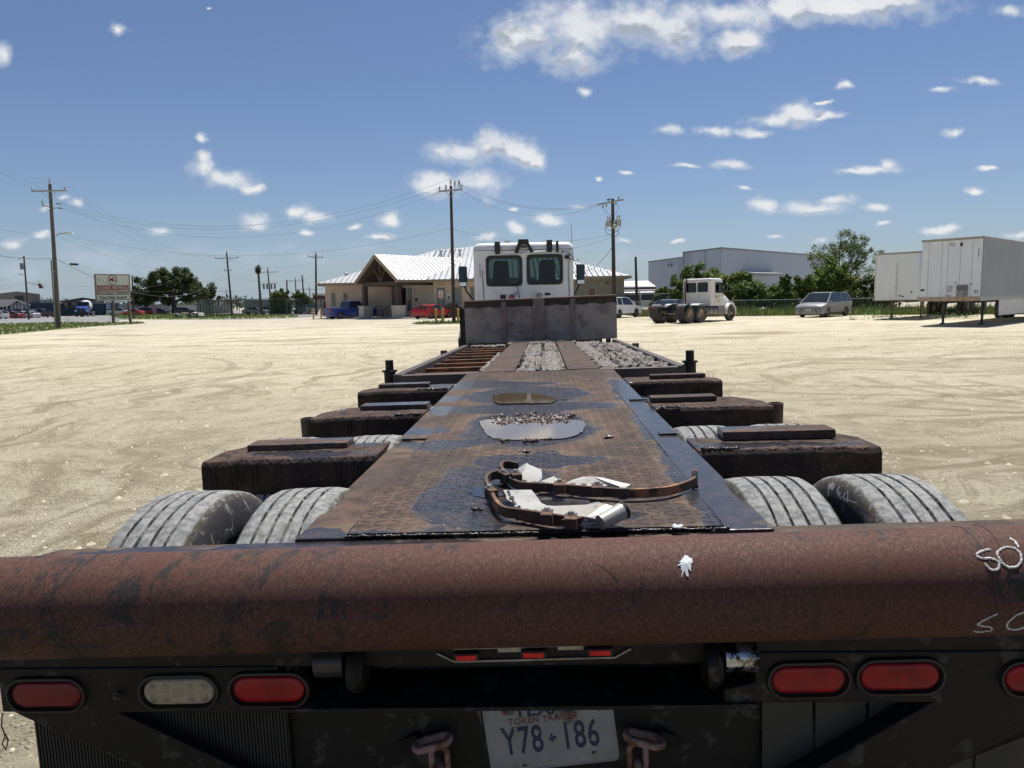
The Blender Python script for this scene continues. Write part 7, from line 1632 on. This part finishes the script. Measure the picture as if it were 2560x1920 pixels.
# ================================================================== screened fence on the left
m,n=newmat('green_screen_mesh'); tc=n.n('ShaderNodeTexCoord').outputs['Object']; x,y,z=n.sep(tc)[0:3]
al=n.lerp(n.noise(tc,3.,4),.3,.7,.18,.5)
n.out(n.n('ShaderNodeMixShader',{0:al,1:n.n('ShaderNodeBsdfTransparent').outputs[0],2:bsdf(n,(.05,.07,.06,1),.7)}).outputs[0]); m_scr=m
m_fp=M('fence_post_green',(.035,.05,.045),.6)
gf=thing('screen_fence','dark green mesh security fence with closely spaced posts beyond the road','fence',(-52,118,0)); OFF[gf.name]=Vector((-52,118,0))
A_,B_,D_=Vector((txp(502,113),113,0)),Vector((txp(607,120),120,0)),Vector((txp(800,118),118,0)); E_=Vector((txp(540,150),150,0))
for a,c_,sp_,hh in((A_,B_,.55,2.7),(B_,D_,2.6,2.75),(A_,E_,2.5,2.7)):
    b=MB(); b.add([a,c_,c_+Vector((0,0,hh)),a+Vector((0,0,hh))],[(0,1,2,3)]); b.build('mesh_panel',m_scr,gf,recalc=False)
    k=int((c_-a).length/sp_)
    for i in range(k+1): q=a.lerp(c_,i/k); b=MB(); b.cyl(q,q+Vector((0,0,hh+(.5 if sp_>2 and i%3==0 else 0))),.05,n=7); b.build('post',m_fp,gf)
    b=MB()
    for z_ in(hh,.15): b.cyl(a+Vector((0,0,z_)),c_+Vector((0,0,z_)),.04,n=6)
    b.build('rail',m_fp,gf)
b=MB(); p=at(733,792,116.5)
for dx in(0,1.9,3.7,5.6,7.4,9.2): b.box((p.x-1+dx,116.4,.05),(p.x-.85+dx,116.5,2.75))
for z_ in(.2,1.5,2.7): b.box((p.x-1,116.42,z_),(p.x+8.3,116.48,z_+.08))
b.build('gate',m_fp,gf)
rn=random.Random(77); b=MB(); p=gr(478,794)
for i in range(9): clod(b,(p.x+rn.uniform(-1.6,1.6),p.y+rn.uniform(-1,1),.25),rn.uniform(.4,.8),rn,.7)
top(b.build('tarp_heap',m_dark,None),'black crumpled tarp heap on the grass left of the screened fence','tarp')
# ================================================================== buildings far left
m_lt=M('tan_cladding',(.22,.19,.155),.8,0,(.2,.17,.14),.2,.8); m_bl=M('navy_wall',(.022,.045,.075),.8,0,(.028,.055,.09),.2,.8); m_grw=M('grey_wall',(.20,.20,.205),.8,0,(.17,.17,.175),.2,.8); m_wroof=M('cream_metal_roof',(.6,.59,.53),.6,0,(.54,.53,.47),.5,.8)
def slabpx(name,pts,Y,dep,mat,par,z0=None):
    P_=[at(a,c_,Y) for a,c_ in pts]
    for q in P_:
        if q.z<.4: q.z=0.
    xm=sum(q.x for q in P_)/len(P_); b=MB(); b.slab(P_,(xm/Y*dep,dep,0)); return b.build(name,mat,par)   # side walls run along the line of sight
Z1=lambda u_,v_:(u_/3.456,560+v_/3.456)
t=thing('metal_shed','large tan metal shed behind the blue showroom at far left','building',(-150,200,0)); OFF[t.name]=Vector((-150,200,0))
slabpx('wall',[Z1(-120,612),Z1(150,582),Z1(345,605),Z1(348,760),Z1(-120,800)],200,40,m_lt,t); slabpx('open_bay',[Z1(130,622),Z1(195,622),Z1(200,680),Z1(130,680)],199.8,.15,m_dark,t)
t=thing('showroom','small blue showroom with a cream metal gable roof at the left edge','building',(-128,172,0)); OFF[t.name]=Vector((-128,172,0)); Yq=172
slabpx('wall',[Z1(-60,700),Z1(55,702),Z1(135,660),Z1(245,700),Z1(250,800),Z1(-60,810)],Yq,14,m_bl,t)
f0,f1,f2=at(*Z1(55,702),Yq-1),at(*Z1(140,650),Yq-1),at(*Z1(262,692),Yq-1)
b=MB(); b.slab([f1,f2,f2+Vector((-12,16,0)),f1+Vector((-12,16,0))],(0,0,-.35)); b.slab([f0+Vector((-18,0,-.2)),f0,f1,f1+Vector((-18,0,0))],(0,.3,-.35)); b.slab([f0,f1,f1+Vector((-12,16,0)),f0+Vector((-12,16,0))],(0,0,-.35)); b.build('roof',m_wroof,t)
p=at(*Z1(98,708),Yq-.1); b=MB()
for k in range(9):
    if k!=3: b.box((p.x-3.6+k*.85,Yq-.15,p.z-.75),(p.x-3.0+k*.85,Yq-.02,p.z+.75))
b.build('wall_lettering',M('pale_print',(.42,.42,.46),.7),t,label='row of blurred white capital letters')
p=at(*Z1(33,735),Yq-.1); b=MB(); b.box((p.x-1,Yq-.15,0.1),(p.x+1,Yq-.02,p.z+1.2)); b.build('door',M('pale_door',(.3,.33,.36),.6),t)
b=MB()
for u_ in(245,185): q=at(*Z1(u_,700),Yq-1.5); b.cyl((q.x,q.y,0),(q.x,q.y,q.z-.3),.12)
b.build('post',m_swt,t)
t=thing('long_blue_wall','long low navy blue building behind the car lot','building',(-115,190,0)); OFF[t.name]=Vector((-115,190,0))
slabpx('wall',[Z1(250,682),Z1(555,682),Z1(1035,682),Z1(1035,772),Z1(555,786),Z1(250,800)],190,12,m_bl,t); slabpx('roof_edge',[Z1(345,652),Z1(485,652),Z1(485,658),Z1(345,658)],192,6,m_dark,t); slabpx('roof_band',[Z1(345,662),Z1(485,664),Z1(485,682),Z1(345,682)],193,6,m_wroof,t)
t=thing('motor_shop','grey gabled workshop with two white sign boards behind the cement truck','building',(-100,184,0)); OFF[t.name]=Vector((-100,184,0))
slabpx('wall',[Z1(545,672),Z1(715,643),Z1(900,668),Z1(900,690),Z1(545,690)],184,14,m_grw,t); slabpx('lower_wall',[Z1(538,689),Z1(900,689),Z1(900,780),Z1(538,786)],184.2,14,m_bl,t); b=MB(); b.bar(at(*Z1(540,671),183.5),at(*Z1(715,641),183.5),.5,.35); b.bar(at(*Z1(715,641),183.5),at(*Z1(905,667),183.5),.5,.35); b.build('roof_edge',m_dark,t)
m_sgn=M('sign_grey_white',(.36,.35,.38),.7)
s1_=slabpx('sign_board',[Z1(555,680),Z1(690,679),Z1(690,703),Z1(555,703)],183.6,.2,m_sgn,t); s2_=slabpx('sign_board',[Z1(557,707),Z1(686,706),Z1(686,728),Z1(557,728)],183.6,.2,m_sgn,t)
text('sign_text','ACE MOTORS',1.75,m_sk,frame4(at(*Z1(622,691),183.4),(1,0,0),(0,0,1)),s1_,.02,.03,.8)
text('sign_text','210-666-3363',1.25,m_sk,frame4(at(*Z1(621,717),183.4),(1,0,0),(0,0,1)),s2_,.02,.03,.85)
t=thing('blue_kiosk','bright blue panel hut with rows of pale squares right of the cement truck','kiosk',(-80,178,0)); OFF[t.name]=Vector((-80,178,0))
slabpx('wall',[Z1(930,680),Z1(1033,680),Z1(1033,770),Z1(930,774)],178,3,M('royal_blue',(.02,.05,.22),.7),t); b=MB()
for i in range(3):
    for j in range(4): q=at(*Z1(985+j*14,692+i*15),177.9); b.box((q.x-.3,177.8,q.z-.28),(q.x+.3,177.95,q.z+.28))
q=at(*Z1(942,705),177.9); b.box((q.x-.7,177.8,q.z-.9),(q.x+.4,177.95,q.z+.9)); b.build('pale_panel',M('pale_blue_panel',(.35,.42,.6),.7),t)
slabpx('awning',[Z1(900,664),Z1(1090,666),Z1(1080,676),Z1(900,674)],176,4,m_wroof,t)
t=thing('white_wall_building','long low pale block building behind the oak','building',(-90,236,0)); OFF[t.name]=Vector((-90,236,0))
slabpx('wall',[Z1(1035,692),Z1(1700,700),Z1(1740,702),Z1(1740,752),Z1(1035,760)],236,18,M('pale_block',(.34,.33,.32),.9,0,(.3,.29,.28),.1,.8),t)
t=thing('brown_roof_house','low house with a brown roof left of the oak trunk','building',(-82,230,0)); OFF[t.name]=Vector((-82,230,0))
slabpx('roof',[Z1(1130,650),Z1(1290,650),Z1(1330,690),Z1(1120,690)],230,12,M('brown_shingle',(.11,.085,.07),.9),t); slabpx('wall',[Z1(1125,690),Z1(1325,690),Z1(1325,756),Z1(1125,758)],231,10,M('pale_block',(.34,.33,.32)),t)
t=thing('grey_block_building','long grey low building behind the screened fence','building',(-60,175,0)); OFF[t.name]=Vector((-60,175,0))
Z3=lambda u_,v_:(300+u_/4.254,600+v_/4.254)
slabpx('wall',[Z3(860,690),Z3(1200,690),Z3(1200,760),Z3(860,765)],178,10,M('pale_block',(.34,.33,.32)),t); slabpx('long_wall',[Z3(1320,635),Z3(2060,635),Z3(2060,740),Z3(1320,745)],176,10,M('grey_green_wall',(.13,.15,.145),.9),t)
t=thing('brown_fascia_shop','white shop with a thick red brown fascia behind the left end of the office','building',(-38,135,0)); OFF[t.name]=Vector((-38,135,0))
slabpx('wall',[Z3(2070,600),Z3(2320,600),Z3(2320,740),Z3(2070,740)],135,10,M('pale_block',(.34,.33,.32)),t); slabpx('fascia',[Z3(2050,585),Z3(2180,585),Z3(2180,632),Z3(2050,632)],134.5,8,M('red_brown',(.10,.035,.025)),t); slabpx('roof',[Z3(2040,565),Z3(2320,575),Z3(2320,590),Z3(2040,588)],134,12,m_wroof,t); slabpx('roller_door',[Z3(2165,650),Z3(2235,650),Z3(2235,735),Z3(2165,735)],134.8,.1,M('red_brown',(.10,.035,.025)),t)
# ------------------------------------------------------------------ cement mixer truck
Yc=160; X=txp(222,Yc); t=thing('cement_mixer_truck','blue cement mixer truck facing the camera beside the motor shop','truck',(X,Yc,0),R(-68)); P=paint('mixer_blue',(.02,.06,.26))
b=MB(); b.hexa([(1.8,-1.2,1.),(3.9,-.8,.9),(3.9,.8,.9),(1.8,1.2,1.),(1.8,-1.15,2.35),(3.8,-.75,1.95),(3.8,.75,1.95),(1.8,1.15,2.35)]); b.build('hood',P,t,bevel=.1)
b=MB(); b.hexa([(.3,-1.2,1.),(1.9,-1.2,1.),(1.9,1.2,1.),(.3,1.2,1.),(.3,-1.1,3.3),(1.45,-1.1,3.3),(1.45,1.1,3.3),(.3,1.1,3.3)]); b.build('cab',paint('mixer_cab',(.015,.025,.06)),t,bevel=.08)
b=MB(); b.hexa([(1.83,-1.05,2.35),(1.86,-1.05,2.34),(1.86,1.05,2.34),(1.83,1.05,2.35),(1.55,-1,3.05),(1.58,-1,3.05),(1.58,1,3.05),(1.55,1,3.05)]); b.build('windscreen',m_wglass,t)
b=MB(); b.box((3.86,-.55,.95),(3.95,.55,1.9)); gl=b.build('grille',m_dark,t); b=MB(); b.box((3.95,-.05,1.),(3.97,.05,1.85)); b.build('grille_bar',m_alloy,gl)
for s in(-1,1):
    b=MB(); b.hexa([(2.3,s*.9,.9),(3.8,s*.9,.9),(3.8,s*1.35,.9),(2.3,s*1.35,.9),(2.4,s*.9,1.6),(3.6,s*.9,1.45),(3.6,s*1.3,1.4),(2.4,s*1.3,1.55)]); b.build('fender',P,t,bevel=.08)
    b=MB(); b.box((3.75,s*1.1-.2,1.15),(3.86,s*1.1+.2,1.4)); b.build('headlight',m_head,t)
b=MB(); b.box((3.9,-1.25,.5),(4.15,1.25,.9)); b.build('front_bumper',m_dark,t)
b=MB(); b.lathe([(0,.5),(.8,1.15),(2.4,1.3),(4.0,.95),(5.0,.5)],(-.1,0,1.9),(-1,0,.22),24); b.build('mixer_drum',M('drum_white',(.5,.5,.5),.6,0,(.36,.36,.37),1.,.8),t,True)
b=MB(); b.box((-6,-1.2,.7),(.3,1.2,1.1)); b.bar((-4.8,-.6,1.1),(-4.8,-.6,3.4),.2,.2); b.bar((-4.8,.6,1.1),(-4.8,.6,3.4),.2,.2); b.hexa([(-5.6,-.4,2.6),(-4.6,-.4,2.9),(-4.6,.4,2.9),(-5.6,.4,2.6),(-5.6,-.6,3.6),(-4.6,-.6,3.8),(-4.6,.6,3.8),(-5.6,.6,3.6)]); b.build('chassis',m_dark,t)
for x_ in(3.0,-2.2,-3.5,-4.7):
    for s in(-1,1): bigwheel(t,x_,s*1.1,True,x_>0)
# ------------------------------------------------------------------ parked cars far away
def far(px,Y,hd,col,kind,label,L=4.7,Ht=1.5,name='parked_car',mt=None):
    return car(name,label,txp(px,Y),Y,R(hd),col,kind,L,1.85,Ht,None,mt or 'p_%d'%int(px*10),detail=1 if Y<120 else 0)
far(2,146,170,(.7,.7,.7),'suv','white SUV cut off at the left picture edge',Ht=1.7,name='parked_suv')
far(37,148,178,(.24,.02,.035),'sedan','dark red sedan in front in the car lot at far left',5.0)
far(36,156,5,(.03,.035,.04),'suv','black SUV with an open tailgate behind the dark red sedan',4.9,1.9,'parked_suv')
far(62,153,180,(.5,.5,.52),'sedan','white sedan nose poking out right of the dark red sedan',4.5)
far(84,152,165,(.55,.55,.56),'sedan','white car just right of the thin traffic signal pole',4.3)
far(92,160,150,(.2,.21,.22),'van','silver grey minivan between the two left poles',4.9,1.85,'minivan')
far(100,170,160,(.015,.016,.018),'van','black van at the back of the far left car lot',5.2,2.1,'minivan')
far(118,158,175,(.08,.045,.04),'pickup','maroon brown pickup at the right end of the far left car lot',5.6,1.85,'pickup_truck')
far(309,165,12,(.45,.45,.45),'pickup','white pickup visible under the right half of the building materials sign',5.2,1.8,'pickup_truck')
far(341,160,185,(.5,.03,.04),'sedan','bright red car right of the sign post',4.6,1.45)
far(370,166,180,(.12,.015,.03),'suv','maroon SUV to the right of the bright red car',4.9,1.75,'parked_suv')
far(408,172,175,(.02,.03,.07),'sedan','small dark blue car left of the oak trunk',4.4)
far(470,178,20,(.03,.035,.035),'suv','dark grey car in the shade right of the oak trunk',4.6,1.6,'parked_suv')
far(668,134,200,(.3,.31,.32),'sedan','silver car low behind the fence near the palm',4.6)
far(688,135,150,(.02,.035,.07),'suv','dark blue SUV behind the screened fence',4.8,1.75,'parked_suv')
far(722,134,160,(.6,.61,.62),'sedan','white sedan behind the screened fence',4.8,1.5)
far(778,128,75,(.07,.10,.11),'suv','teal grey SUV seen end on left of the tan office',4.6,1.7,'parked_suv')
far(646,133,10,(.25,.26,.27),'sedan','grey car low behind the foot of the palm',4.5)
